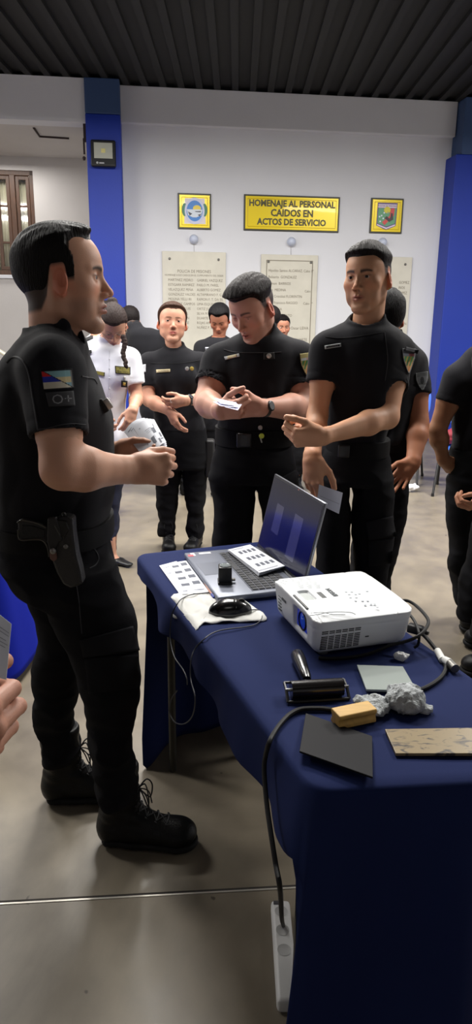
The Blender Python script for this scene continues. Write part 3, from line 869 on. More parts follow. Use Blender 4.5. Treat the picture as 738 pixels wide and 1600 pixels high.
# ------------------------------------------------------------------ the hall
EXPOSURE = 0.42
WN = 0.12
def wall_pt(u, v, off=0.0):
    d = ray(u, v); t = (9-off)/(d[1]-WN*d[0]); return O+d*t
WA = math.atan(WN)
def wall_frame(u, v, off=0.0):
    """matrix on the wall: x along it, y up, z towards the room"""
    p = wall_pt(u, v, off); return frame(p, (math.cos(WA), math.sin(WA), 0), (0, 0, 1))
def wx(u, v=400): return float(wall_pt(u, v)[0])
def plaster(name, rgb, rough=.75, var=.03, bump=.08):
    return mat(name, rgb, rough=rough, bump=bump, bscale=60, var=var, vscale=1.3)
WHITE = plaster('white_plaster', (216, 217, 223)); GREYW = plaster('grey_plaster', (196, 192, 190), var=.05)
BLUE = plaster('blue_paint', (15, 50, 160), rough=.55, var=.04); SLATE = plaster('slate_blue_paint', (56, 80, 122), rough=.6)
def floor_mat():
    m, nt, b = new_mat('polished_concrete'); N = nt.nodes; L = nt.links
    tc = N.new('ShaderNodeTexCoord'); mp = N.new('ShaderNodeMapping'); mp.inputs['Scale'].default_value = (1, .8, 1); L.new(tc.outputs['Object'], mp.inputs[0])
    n1 = N.new('ShaderNodeTexNoise'); n1.inputs['Scale'].default_value = 1.6; n1.inputs['Detail'].default_value = 8; n1.inputs['Roughness'].default_value = .62; n1.inputs['Distortion'].default_value = .8
    n2 = N.new('ShaderNodeTexNoise'); n2.inputs['Scale'].default_value = 9; n2.inputs['Detail'].default_value = 6
    n3 = N.new('ShaderNodeTexNoise'); n3.inputs['Scale'].default_value = 14; n3.inputs['Detail'].default_value = 2
    for n in (n1, n2, n3): L.new(mp.outputs[0], n.inputs['Vector'])
    r1 = N.new('ShaderNodeValToRGB'); e = r1.color_ramp.elements; e[0].position = .28; e[1].position = .72
    e[0].color = lin((98, 90, 77))+(1,); e[1].color = lin((135, 125, 107))+(1,)
    x = e.new(.5); x.color = lin((120, 111, 96))+(1,)
    L.new(n1.outputs[0], r1.inputs[0])
    mx = N.new('ShaderNodeMix'); mx.data_type = 'RGBA'; mx.blend_type = 'MULTIPLY'; mx.inputs[0].default_value = .35
    r2 = N.new('ShaderNodeValToRGB'); r2.color_ramp.elements[0].position = .35; r2.color_ramp.elements[0].color = (.62, .62, .64, 1); r2.color_ramp.elements[1].position = .6
    L.new(n2.outputs[0], r2.inputs[0]); L.new(r1.outputs[0], mx.inputs[6]); L.new(r2.outputs[0], mx.inputs[7])
    r3 = N.new('ShaderNodeValToRGB'); r3.color_ramp.elements[0].position = .225; r3.color_ramp.elements[0].color = (.12, .11, .10, 1); r3.color_ramp.elements[1].position = .25; r3.color_ramp.elements[1].color = (1, 1, 1, 1)
    L.new(n3.outputs[0], r3.inputs[0])
    m2 = N.new('ShaderNodeMix'); m2.data_type = 'RGBA'; m2.blend_type = 'MULTIPLY'; m2.inputs[0].default_value = .8
    L.new(mx.outputs[2], m2.inputs[6]); L.new(r3.outputs[0], m2.inputs[7]); L.new(m2.outputs[2], b.inputs['Base Color'])
    rr = N.new('ShaderNodeMapRange'); rr.inputs[3].default_value = .26; rr.inputs[4].default_value = .5; L.new(n2.outputs[0], rr.inputs[0]); L.new(rr.outputs[0], b.inputs['Roughness'])
    return m
X0, X1, YB = -6.0, 5.5, -4.5
CEIL = 3.98
def st(o): return tag(o, kind='structure')
mb = MB(); mb.box((X0-.3, YB-.3, -.15), (X1+.3, 13.0, 0)); st(mb.build('floor', floor_mat()))
# metal joint strip across the floor
j0 = on(-60, 1416); j1 = on(560, 1382); mb = MB()
dj = (Vector(j1)-Vector(j0)).normalized(); nj = Vector((-dj.y, dj.x, 0))
a = Vector(j0)-dj*3.0; b = Vector(j1)+dj*2.5
def strip(mb, a, b, w, z0, z1):
    mb.add([a-nj*w+Vector((0, 0, z0)), b-nj*w+Vector((0, 0, z0)), b+nj*w+Vector((0, 0, z0)), a+nj*w+Vector((0, 0, z0)),
            a-nj*w+Vector((0, 0, z1)), b-nj*w+Vector((0, 0, z1)), b+nj*w+Vector((0, 0, z1)), a+nj*w+Vector((0, 0, z1))],
           [(0, 3, 2, 1), (4, 5, 6, 7), (0, 1, 5, 4), (1, 2, 6, 5), (2, 3, 7, 6), (3, 0, 4, 7)])
strip(mb, a, b, .0028, -.002, .0016); st(mb.build('trim_1', mat('joint_strip', (205, 200, 190), rough=.35, metal=.6)))
mb = MB(); strip(mb, a+nj*.007, b+nj*.007, .004, -.002, .0006); st(mb.build('trim_2', mat('joint_dirt', (46, 42, 38), rough=.9)))
# ceiling: dark painted roof deck with ribs
mb = MB(); mb.box((X0-.3, YB-.3, CEIL+.04), (X1+.3, 13.0, CEIL+.16))
for i in range(58):
    x = X0+.1+i*.2; mb.box((x, YB, CEIL), (x+.07, 12.9, CEIL+.05))
st(mb.build('ceiling', mat('dark_roof_deck', (20, 20, 22), rough=.8)))
# main back wall between the two blue columns, in the frame of the wall
W0 = Matrix.Translation((0, 9, 0)) @ Matrix.Rotation(WA, 4, 'Z')     # x along the wall, y into it
def lx(u, v=400, off=0.0): p = W0.inverted() @ Vector(wall_pt(u, v, off)); return p.x
cl0, cl1 = lx(138, 300, .32), lx(191.5, 300, .32); cr0 = lx(705, 340, .30)
mb = MB(); mb.box((cl0+.05, 0, 0), (cr0+1.5, .25, CEIL), W0); st(mb.build('wall_back', WHITE))
zb = float(wall_pt(192, 190, .10)[2]); zb2 = float(wall_pt(720, 215, .10)[2])
mb = MB(); mb.box((cl1-.05, -.10, (zb+zb2)/2), (cr0+.05, .0, CEIL), W0); st(mb.build('trim_3', WHITE, bevel=.006))
zs = float(wall_pt(165, 178, .32)[2])
mb = MB(); mb.box((cl0, -.32, 0), (cl1, .05, zs), W0); mb.mi = 1; mb.box((cl0, -.32, zs), (cl1, .05, CEIL), W0)
st(mb.build('trim_4', [BLUE, SLATE], bevel=.01))
mb = MB(); mb.box((cr0, -.30, 0), (cr0+1.6, .05, zs-.25), W0); mb.mi = 1; mb.box((cr0+.06, -.30, zs-.25), (cr0+1.6, .05, CEIL), W0)
st(mb.build('trim_5', [BLUE, SLATE], bevel=.01))
# recess on the left: beam, soffit, rear wall
zs0 = float(wall_pt(70, 187, .32)[2]); dep = 1.62
mb = MB(); mb.box((-6.6, -.28, zs0), (cl0+.01, -.05, CEIL), W0); st(mb.build('trim_6', WHITE))
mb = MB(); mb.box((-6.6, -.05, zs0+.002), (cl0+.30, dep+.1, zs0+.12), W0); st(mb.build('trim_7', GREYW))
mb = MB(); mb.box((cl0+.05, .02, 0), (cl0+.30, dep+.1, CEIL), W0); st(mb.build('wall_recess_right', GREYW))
def rear_pt(u, v): 
    d = ray(u, v); t = (9+dep*1.007)/(d[1]-WN*d[0]); return W0.inverted() @ Vector(O+d*t)
wl, wr = rear_pt(-60, 340).x, rear_pt(55, 340).x; wt, wb = rear_pt(55, 267).z, rear_pt(55, 430).z
mb = MB(); mb.box((-6.6, dep, 0), (wl, dep+.2, CEIL), W0); mb.box((wr, dep, 0), (cl0+.30, dep+.2, CEIL), W0)
mb.box((wl, dep, 0), (wr, dep+.2, wb), W0); mb.box((wl, dep, wt), (wr, dep+.2, CEIL), W0)
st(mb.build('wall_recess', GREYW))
mb = MB(); mb.box((wl-.02, dep-.035, wb-.05), (wr+.05, dep+.05, wb-.005), W0); st(mb.build('trim_8', WHITE, bevel=.004))
# window: wooden frame, sashes with bars, curtain behind glass
WOOD = mat('dark_wood', (76, 48, 30), rough=.45, var=.35, vscale=14, stretch=(6, 1, .6), bump=.1, bscale=40)
win = empty('window_1', tuple(W0 @ Vector((wl, dep, wb)))); st(win)
e = dep+.02
mb = MB(); mb.rbox((wr-.055, e, wb), (wr, e+.10, wt), .006, W0); mb.rbox((wl, e, wt-.06), (wr, e+.10, wt), .006, W0); mb.rbox((wl, e, wb), (wr, e+.10, wb+.06), .006, W0); mb.rbox((wl, e, wb), (wl+.055, e+.10, wt), .006, W0)
xm = rear_pt(22, 340).x; mb.rbox((xm-.035, e-.01, wb+.05), (xm+.035, e+.09, wt-.05), .006, W0); mb.build('window_frame', WOOD, win)
za, zc = rear_pt(30, 322).z, rear_pt(30, 378).z
for (x0, x1) in ((xm+.04, wr-.06), (xm-.04-(wr-.06-xm-.04)*1.0, xm-.04), (wl+.06, xm-.09-(wr-.06-xm-.04))):
    s_ = MB(); w_ = .045
    s_.rbox((x0, e+.01, wb+.065), (x0+w_, e+.05, wt-.065), .004, W0); s_.rbox((x1-w_, e+.01, wb+.065), (x1, e+.05, wt-.065), .004, W0)
    for z in (wb+.065, za-w_/2+.01, zc-w_/2, wt-.065-w_): s_.rbox((x0+w_*.9, e+.012, z), (x1-w_*.9, e+.048, z+(w_ if z in (wb+.065, wt-.065-w_) else .028)), .003, W0)
    s_.build('sash', WOOD, win)
g = MB(); g.box((wl+.05, e+.028, wb+.06), (wr-.05, e+.032, wt-.06), W0); gm, nt_, b_ = new_mat('window_glass'); tr_ = nt_.nodes.new('ShaderNodeBsdfTransparent'); gl_ = nt_.nodes.new('ShaderNodeBsdfGlossy'); gl_.inputs['Roughness'].default_value = .05; mx_ = nt_.nodes.new('ShaderNodeMixShader'); mx_.inputs[0].default_value = .07
nt_.links.new(tr_.outputs[0], mx_.inputs[1]); nt_.links.new(gl_.outputs[0], mx_.inputs[2]); nt_.links.new(mx_.outputs[0], nt_.nodes['Material Output'].inputs['Surface']); g.build('glass_pane', gm, win)
cu = MB(); n = 160; vs = []; fs = []
for i in range(n+1):
    x = wl+(wr-wl)*i/n; y = e+.14+.009*math.sin(i*.9)+.004*math.sin(i*.37+1)
    vs += [W0 @ Vector((x, y, wb-.05)), W0 @ Vector((x, y+.004*math.sin(i*1.1), wt+.05))]
fs = [(2*i, 2*i+2, 2*i+3, 2*i+1) for i in range(n)]; cu.add(vs, fs)
c_ = cu.build('curtain', mat('cream_curtain', (226, 222, 196), rough=.9, emit=(200, 196, 172), estr=.0), None, smooth=True); c_.modifiers.new('s', 'SOLIDIFY').thickness = .003
tag(c_, 'cream curtain hanging behind the brown window at the upper left', 'curtain')
mb = MB(); mb.box((wl-.4, dep+.40, wb-.4), (wr+.4, dep+.45, wt+.4), W0); st(mb.build('wall_outside', plaster('outer_plaster', (205, 205, 200))))
# enclosing walls out of the picture
mb = MB(); mb.box((X0-.3, YB, 0), (X0, 12.9, CEIL)); st(mb.build('wall_left', WHITE))
mb = MB(); mb.box((X1, YB, 0), (X1+.3, 12.9, CEIL)); st(mb.build('wall_right', WHITE))
mb = MB(); mb.box((X0-.3, YB-.3, 0), (X1+.3, YB, CEIL)); st(mb.build('wall_front', WHITE))
# ceiling panels give the light
def area(name, loc, sx, sy, power, col=(1, .97, .92), rot=(0, 0, 0), spread=180):
    L = bpy.data.lights.new(name, 'AREA'); L.shape = 'RECTANGLE'; L.size = sx; L.size_y = sy; L.energy = power; L.color = col; L.spread = math.radians(spread)
    o = bpy.data.objects.new(name, L); C.objects.link(o); o.location = loc; o.rotation_euler = rot; return o
for (x, y, p) in ((-3.2, 5.25, 125), (-.2, 5.25, 140), (2.9, 5.25, 125), (-3.2, 3.4, 80), (-.2, 3.4, 80), (2.9, 3.4, 80), (.2, -.6, 4)):
    area('ceiling_light', (x, y, CEIL-.38), 1.3, .5, p)
wd = bpy.data.worlds.new('world'); bpy.context.scene.world = wd; wd.use_nodes = True
wd.node_tree.nodes['Background'].inputs[0].default_value = (.75, .82, 1, 1); wd.node_tree.nodes['Background'].inputs[1].default_value = .4
area('recess_fill_light', tuple(W0 @ Vector((-2.9, dep-.6, zs0-.1))), .8, .5, 14, rot=(0, 0, 0))  # added fill light to brighten the recess wall, no fixture stands here

# ---------------------------------------------------------------- things on the wall
INK = mat('engraving_ink', (120, 112, 98), rough=.9)
STONE = mat('cream_stone', (205, 201, 188), rough=.5, var=.06, vscale=5)
def slab(u0, u1, vt, vbot_z, label, lines, border=False, rust=False):
    c0 = W0.inverted() @ Vector(wall_pt(u0, vt)); c1 = W0.inverted() @ Vector(wall_pt(u1, vt+ (u1-u0)*.03)); zt = (c0.z+c1.z)/2
    t = empty('memorial_slab', tuple(W0 @ Vector((c0.x, 0, vbot_z))), WA); tag(t, label, 'memorial slab', 'engraved stone slabs on the wall')
    mb = MB(); mb.rbox((c0.x, -.03, vbot_z), (c1.x, 0.0, zt), .006, W0); mb.build('stone_panel', STONE, t)
    if border:
        mb = MB(); w_ = .008; i = .065
        for (a, b) in (((c0.x+i, zt-i-w_), (c1.x-i, zt-i)), ((c0.x+i, vbot_z+i), (c1.x-i, vbot_z+i+w_)), ((c0.x+i, vbot_z+i), (c0.x+i+w_, zt-i)), ((c1.x-i-w_, vbot_z+i), (c1.x-i, zt-i))):
            mb.box((a[0], -.0325, a[1]), (b[0], -.03, b[1]), W0)
        mb.build('engraved_border', INK, t)
    for x in (c0.x+.09, c1.x-.09):
        mb = MB(); mb.lathe([(.014, 0), (.014, .008), (.008, .012)], 12, W0 @ Matrix.Translation((x, -.03, zt-.085)) @ Matrix.Rotation(math.pi/2, 4, 'X')); mb.build('screw', mat('dull_metal', (110, 108, 104), rough=.4, metal=.8), t)
    mb = MB()
    for (txt, fx, z, size, al) in lines:
        M = W0 @ Matrix.Translation((c0.x+(c1.x-c0.x)*fx, -.0305, zt-z)) @ Matrix.Rotation(math.pi/2, 4, 'X')
        vs, fs = text_bm(txt, size, M, ext=.0008, align=al, sx=.86); mb.add(vs, fs)
    mb.build('inscription', INK, t)
    return t
L1 = [('POLICIA DE MISIONES', .5, .225, .048, 'CENTER'), ('HOMENAJE A SUS CAIDOS EN EL CUMPLIMIENTO DEL DEBER', .5, .270, .030, 'CENTER')]
c1_ = ['MARTINEZ PEDRO', 'ESTIGARR RAMIREZ', 'VELAZQUEZ PEÑA', 'GONZALEZ VALDES', 'MOLINA YELLI IRI', 'MARQUEZ CAMPOS', 'ESPINDOLA LUIS', 'BENITEZ RAUL', 'OJEDA MARTIN', 'FERREYRA JOSE', 'ACOSTA JULIO']
c2_ = ['GABRIEL VAZQUEZ', 'PABLO M. PAREL', 'ALBERTO GOMEZ', 'ALTAMIRANO F. G.', 'RAMON F. T. DA SIL', 'LIMA ESQUIVEL M.', 'ORTIZ JUAN C.', 'SILVA M. A.', 'DUARTE L. E.', 'ROJAS ANGEL', 'NUÑEZ P. D.']
for i in range(11):
    L1 += [(c1_[i], .09, .325+i*.055, .042, 'LEFT'), (c2_[i], .54, .325+i*.055, .042, 'LEFT')]
slab(253, 353, 392, .95, 'left cream stone slab engraved with two columns of names', L1)
L2 = [('Hipolito Santos ALCARAZ. Cabo 1º', .13, .185, .044, 'LEFT'), ('Belisario  GONZALEZ', .13, .260, .044, 'LEFT'), ('Ramon  BARRIOS', .13, .335, .044, 'LEFT'), ('Luis  MEDINA', .13, .410, .044, 'LEFT'), ('Cabo', .78, .42, .040, 'LEFT'),
      ('José Cristóbal FLORENTIN', .13, .485, .044, 'LEFT'), ('Juan Francisco RAGGIO', .13, .56, .044, 'LEFT'), ('Cabo 1º', .76, .565, .042, 'LEFT'), ('Raúl  SOSA', .13, .635, .044, 'LEFT'),
      ('Ramón Yung TATO', .13, .71, .044, 'LEFT'), ('Miguel BENITEZ', .13, .785, .044, 'LEFT'), ('Oscar LEIVA', .55, .86, .05, 'LEFT'), ('DUARTE', .62, 1.0, .05, 'LEFT')]
slab(408, 497, 397, .85, 'middle bordered cream stone slab engraved with a single list of names', L2, border=True)
L3 = []
for i in range(9): L3 += [(['GOMEZ', 'RIOS', 'LOPEZ', 'MEZA', 'VERA', 'SOTO', 'DIAZ', 'PAZ', 'ROLON'][i], .78, .30+i*.062, .045, 'LEFT'), (['RAMON', 'JUAN', 'JOSE', 'AURELIO D.', 'LUIS A.', 'PEDRO', 'MARIO', 'HUGO', 'CESAR'][i], .44, .30+i*.062, .045, 'LEFT')]
slab(558, 644, 400, .95, 'right cream stone slab engraved with names, behind the tall young man', L3)
# yellow mirror plaques
YEL = mat('yellow_acrylic', (226, 200, 22), rough=.28, metal=.15, coat=.12, spec=.4); BLK = mat('black_edge', (38, 38, 16), rough=.4)
def plaque(q, label, cat='plaque'):
    """q = four photo corners tl, tr, br, bl; placed upright on the wall"""
    P = [W0.inverted() @ Vector(wall_pt(u, v)) for u, v in q]
    x0 = (P[0].x+P[3].x)/2; x1 = (P[1].x+P[2].x)/2; z1 = (P[0].z+P[1].z)/2; z0 = (P[2].z+P[3].z)/2
    t = empty('wall_plaque', tuple(W0 @ Vector((x0, 0, z0))), WA); tag(t, label, cat)
    mb = MB(); mb.rbox((x0, -.018, z0), (x1, 0, z1), .004, W0); mb.build('backing_board', BLK, t)
    i = .018; mb = MB(); mb.rbox((x0+i, -.024, z0+i), (x1-i, -.017, z1-i), .003, W0); mb.build('acrylic_panel', YEL, t)
    mb = MB(); j = .045
    mb.tube([(x0+j, -.025, z0+j), (x1-j, -.025, z0+j)], .003, 6, W0); mb.tube([(x0+j, -.025, z1-j), (x1-j, -.025, z1-j)], .003, 6, W0); mb.tube([(x0+j, -.025, z0+j), (x0+j, -.025, z1-j)], .003, 6, W0); mb.tube([(x1-j, -.025, z0+j), (x1-j, -.025, z1-j)], .003, 6, W0)
    mb.build('inner_groove', mat('plaque_groove', (200, 168, 20), rough=.3), t)
    return t, x0, x1, z0, z1
t, x0, x1, z0, z1 = plaque([(381, 304), (532, 308), (528, 364), (381, 360)], 'wide yellow plaque with three lines of dark lettering')
mb = MB()
for txt, fz, s in (('HOMENAJE AL PERSONAL', .76, .098), ('CAIDOS EN', .50, .108), ('ACTOS DE SERVICIO', .25, .098)):
    vs, fs = text_bm(txt, s, W0 @ Matrix.Translation(((x0+x1)/2, -.0260, z0+(z1-z0)*fz)) @ Matrix.Rotation(math.pi/2, 4, 'X'), ext=.001, sx=.92, bold=.0036); mb.add(vs, fs)
mb.build('lettering', mat('plaque_lettering', (66, 62, 18), rough=.4), t)
def disc(mb, cx, cz, rx, rz, y, n=40, M=W0, a0=0, a1=2*math.pi, th=.0015):
    pts = [(cx+rx*math.cos(a0+(a1-a0)*i/n), cz+rz*math.sin(a0+(a1-a0)*i/n)) for i in range(n+(0 if a1-a0 > 6.2 else 1))]
    if a1-a0 < 6.2 and False: pts.append((cx, cz))
    k = len(pts); vs = [M @ Vector((x, y, z)) for x, z in pts]+[M @ Vector((x, y+th, z)) for x, z in pts]
    mb.add(vs, [tuple(range(k)), tuple(reversed(range(k, 2*k)))]+[(i, k+i, k+(i+1) % k, (i+1) % k) for i in range(k)])
def poly(mb, pts, y, M=W0, th=.0015):
    k = len(pts); vs = [M @ Vector((x, y, z)) for x, z in pts]+[M @ Vector((x, y+th, z)) for x, z in pts]
    mb.add(vs, [tuple(range(k)), tuple(reversed(range(k, 2*k)))]+[(i, k+i, k+(i+1) % k, (i+1) % k) for i in range(k)])
EM = lambda n, c: mat('enamel_'+n, c, rough=.4)
t, x0, x1, z0, z1 = plaque([(278, 301), (330, 304), (330, 360), (278, 357)], 'left small yellow plaque with a round blue and white crest')
cx, cz = (x0+x1)/2, (z0+z1)/2; U = (x1-x0)/2
def part(name, col, build):
    mb = MB(); build(mb); return mb.build(name, EM(name, col), t)
part('crest_banner', (214, 206, 212), lambda m: (poly(m, [(cx-.62*U, cz-.70*U), (cx+.66*U, cz-.70*U), (cx+.60*U, cz+.72*U), (cx-.58*U, cz+.72*U)], -.0262),))
for s_ in (-1, 1): part('crest_wreath', (38, 118, 84), lambda m: disc(m, cx+s_*.60*U, cz+.08*U, .16*U, .36*U, -.0275))
part('crest_ring', (196, 200, 226), lambda m: disc(m, cx, cz+.02*U, .60*U, .74*U, -.029))
part('crest_sky', (36, 120, 200), lambda m: disc(m, cx, cz+.02*U, .48*U, .58*U, -.0305))
part('crest_sun', (226, 200, 60), lambda m: disc(m, cx+.14*U, cz+.16*U, .24*U, .18*U, -.032))
part('crest_waterfall', (206, 214, 226), lambda m: poly(m, [(cx-.47*U, cz+.10*U), (cx+.47*U, cz+.10*U), (cx+.40*U, cz-.22*U), (cx+.10*U, cz-.34*U), (cx-.12*U, cz-.34*U), (cx-.40*U, cz-.22*U)], -.0335))
part('crest_rock', (52, 52, 70), lambda m: (poly(m, [(cx-.40*U, cz-.02*U), (cx-.14*U, cz-.14*U), (cx-.30*U, cz-.26*U)], -.035), poly(m, [(cx+.02*U, cz+.0*U), (cx+.38*U, cz+.02*U), (cx+.36*U, cz-.05*U), (cx+.05*U, cz-.04*U)], -.035), poly(m, [(cx+.42*U, cz-.12*U), (cx+.18*U, cz-.20*U), (cx+.30*U, cz-.28*U)], -.035)))
t, x0, x1, z0, z1 = plaque([(580, 309), (631, 311), (627, 366), (577, 364)], 'right small yellow plaque with a shield crest in green, red and blue')
cx, cz = (x0+x1)/2, (z0+z1)/2; U = (x1-x0)/2
sh_ = lambda k: [(cx-.60*U*k, cz+.72*U*k), (cx+.62*U*k, cz+.72*U*k), (cx+.58*U*k, cz-.55*U*k), (cx, cz-.80*U*k), (cx-.62*U*k, cz-.55*U*k)]
part('shield_edge', (84, 66, 128), lambda m: poly(m, sh_(1.0), -.0262))
part('shield_band', (222, 206, 226), lambda m: poly(m, [(cx-.56*U, cz+.64*U), (cx+.58*U, cz+.64*U), (cx+.58*U, cz+.44*U), (cx-.56*U, cz+.44*U)], -.0275))
part('shield_band', (222, 206, 226), lambda m: (poly(m, [(cx-.58*U, cz-.46*U), (cx, cz-.66*U), (cx+.54*U, cz-.46*U), (cx+.54*U, cz-.54*U), (cx, cz-.74*U), (cx-.58*U, cz-.54*U)], -.0275),))
part('shield_field', (92, 156, 116), lambda m: poly(m, [(cx-.55*U, cz+.42*U), (cx+.56*U, cz+.42*U), (cx+.52*U, cz-.42*U), (cx, cz-.60*U), (cx-.56*U, cz-.42*U)], -.0278))
for a_, b_ in ((-.45, -.06), (-.33, .0), (-.18, .16), (-.22, -.15), (.05, .18), (-.40, -.32)): part('shield_star', (222, 226, 240), lambda m: disc(m, cx+a_*U, cz+b_*U, .05*U, .05*U, -.030, 8))
part('shield_sun', (214, 200, 40), lambda m: disc(m, cx, cz+.32*U, .20*U, .18*U, -.030))
part('shield_flame', (206, 66, 66), lambda m: (poly(m, [(cx+.22*U, cz+.42*U), (cx+.46*U, cz+.42*U), (cx+.42*U, cz-.0*U), (cx-.12*U, cz-.52*U), (cx-.28*U, cz-.36*U), (cx+.16*U, cz+.0*U)], -.0305)))
part('shield_figure', (52, 34, 40), lambda m: (poly(m, [(cx+.24*U, cz+.16*U), (cx+.34*U, cz+.14*U), (cx+.40*U, cz-.20*U), (cx+.16*U, cz-.34*U), (cx-.14*U, cz-.14*U), (cx-.02*U, cz-.02*U), (cx+.16*U, cz-.16*U), (cx+.22*U, cz-.05*U)], -.032)))
mb = MB(); vs, fs = text_bm('POLICIA DE MISIONES', .028, W0 @ Matrix.Translation((cx, -.0285, cz+.54*U)) @ Matrix.Rotation(math.pi/2, 4, 'X'), sx=.9); mb.add(vs, fs); mb.build('shield_lettering', EM('letter', (90, 60, 80)), t)
# small dome lamps above the slabs with a thin wire
for (u, v, lab) in ((303, 374, 'small white dome lamp between the left slab and the left small plaque'), (455, 378, 'small white dome lamp under the wide yellow plaque'), (597, 379, 'small white dome lamp under the right small plaque')):
    p = W0.inverted() @ Vector(wall_pt(u, v)); t = empty('wall_spotlight', tuple(W0 @ Vector((p.x, 0, p.z)))); tag(t, lab, 'wall lamp', 'small dome lamps above the slabs')
    mb = MB(); mb.lathe([(.052, 0), (.054, .02), (.050, .05), (.038, .078), (.018, .092), (.002, .096)], 24, W0 @ Matrix.Translation((p.x, 0, p.z)) @ Matrix.Rotation(math.pi/2, 4, 'X')); mb.build('lamp_dome', mat('white_blue_plastic', (196, 204, 224), rough=.35), t, smooth=True)
    mb = MB(); mb.lathe([(.060, 0), (.060, .012), (.05, .014)], 24, W0 @ Matrix.Translation((p.x, 0, p.z)) @ Matrix.Rotation(math.pi/2, 4, 'X')); mb.build('lamp_base', mat('white_plastic', (214, 214, 218), rough=.4), t, smooth=True)
    mb = MB(); mb.tube([W0 @ Vector((p.x, -.004, p.z-.05)), W0 @ Vector((p.x+.004, -.004, p.z-.155))], .003, 6); mb.build('wire', mat('grey_wire', (170, 170, 172), rough=.5), t)
# floodlight on the left column
pf = W0.inverted() @ Vector(wall_pt(162, 241, .34)); hx = (lx(182, 241, .40)-lx(143, 241, .40))/2; t = empty('floodlight', tuple(W0 @ Vector((pf.x, -.32, pf.z)))); tag(t, 'black square floodlight with a pale reflector mounted on the left blue column', 'floodlight')
MF = W0 @ Matrix.Translation((pf.x, -.36, pf.z)) @ Matrix.Rotation(math.radians(-8), 4, 'X')
mb = MB(); mb.rbox((-hx, -.03, -hx*1.03), (hx, .03, hx*1.03), .018, MF)
for i in range(7): mb.box((-hx*.8+i*hx*.26, .03, -hx*.8), (-hx*.8+i*hx*.26+.01, .05, hx*.8), MF)
mb.build('housing', mat('black_metal', (22, 23, 26), rough=.45), t)
mb = MB(); a_ = hx*.74; zc_ = hx*.16; d_ = .012
vs = [(-a_, -.031, -a_+zc_*1.2), (a_, -.031, -a_+zc_*1.2), (a_, -.031, a_*.98), (-a_, -.031, a_*.98), (0, -.012, zc_)]
mb.box((-a_, -.0315, -a_*.80+zc_), (a_, -.030, a_+zc_*.2), MF); mb.build('reflector', mat('pale_reflector', (196, 198, 186), rough=.25, metal=.2, coat=.5), t)
mb = MB(); mb.box((-.022, -.0335, zc_-.022), (.022, -.0315, zc_+.022), MF); mb.build('led_chip', mat('led_yellow', (214, 206, 140), rough=.4), t)
mb = MB(); mb.lathe([(.012, 0), (.012, .002)], 12, MF @ Matrix.Translation((-hx*.5, -.031, -hx*.78)) @ Matrix.Rotation(math.pi/2, 4, 'X')); mb.build('logo_disc', mat('pale_print_2', (170, 172, 176), rough=.5), t)
mb = MB(); mb.box((-hx*.35, -.032, -hx*.84), (hx*.05, -.031, -hx*.74), MF); mb.build('logo_bar', mat('pale_print_2', (170, 172, 176)), t)
mb = MB(); mb.rbox((-hx*.5, .02, -.02), (hx*.5, .05, .02), .004, MF); mb.build('bracket', mat('black_metal', (22, 23, 26)), t)
# hardware at the corner of the recess and a broken bracket on the soffit
m_rust = mat('dark_hardware', (52, 40, 38), rough=.8)
c0 = W0 @ Vector((cl0-.03, -.20, zs0-.05))
mb = MB(); mb.box((cl0-.035, -.22, zs0-.18), (cl0-.005, -.19, zs0+.0), W0); mb.box((cl0-.045, -.20, zs0-.30), (cl0-.025, -.185, zs0-.14), W0); mb.lathe([(.014, 0), (.018, .03), (.006, .04)], 10, W0 @ Matrix.Translation((cl0-.04, -.19, zs0-.36)))
tag(mb.build('cable_clamp', m_rust), 'dark metal clamp hanging in the corner beside the left column top', 'clamp')
zz = zs0-.004; sp_ = [(53, 200), (62, 213), (108, 216)]; pp = [on(u, v, zz) for u, v in sp_]
mb = MB(); mb.tube([tuple(p) for p in pp], .014, 6); tag(mb.build('soffit_conduit', m_rust), 'bent dark conduit fixed under the recess soffit', 'conduit')
# stair handrail at the far left
hr0, hr1 = at(-70, 505, 7.6), at(90, 605, 7.6)
t = empty('stair_railing', (float(hr0[0]), 7.6, 0)); tag(t, 'pale metal stair handrail sloping down behind the man in profile', 'handrail')
mb = MB(); mb.tube([tuple(hr0), tuple(hr1)], .022, 10); mb.build('handrail', mat('pale_metal', (206, 202, 186), rough=.35, metal=.3), t, smooth=True)
for f in (.05, .95):
    p = hr0+(hr1-hr0)*f; mb = MB(); mb.tube([tuple(p), (p[0], p[1], 0)], .018, 8); mb.build('post', mat('pale_metal', (206, 202, 186)), t, smooth=True)
mb = MB(); a = hr0+np.array([0, .03, -.10]); b = hr1+np.array([0, .03, -.10])
mb.add([tuple(a), tuple(b), (b[0], b[1], 0), (a[0], a[1], 0), (a[0], a[1]+.08, a[2]), (b[0], b[1]+.08, b[2]), (b[0], b[1]+.08, 0), (a[0], a[1]+.08, 0)], [(0, 3, 2, 1), (4, 5, 6, 7), (0, 1, 5, 4), (1, 2, 6, 5), (2, 3, 7, 6), (3, 0, 4, 7)])
st(mb.build('wall_stair', plaster('stair_plaster', (188, 182, 178))))
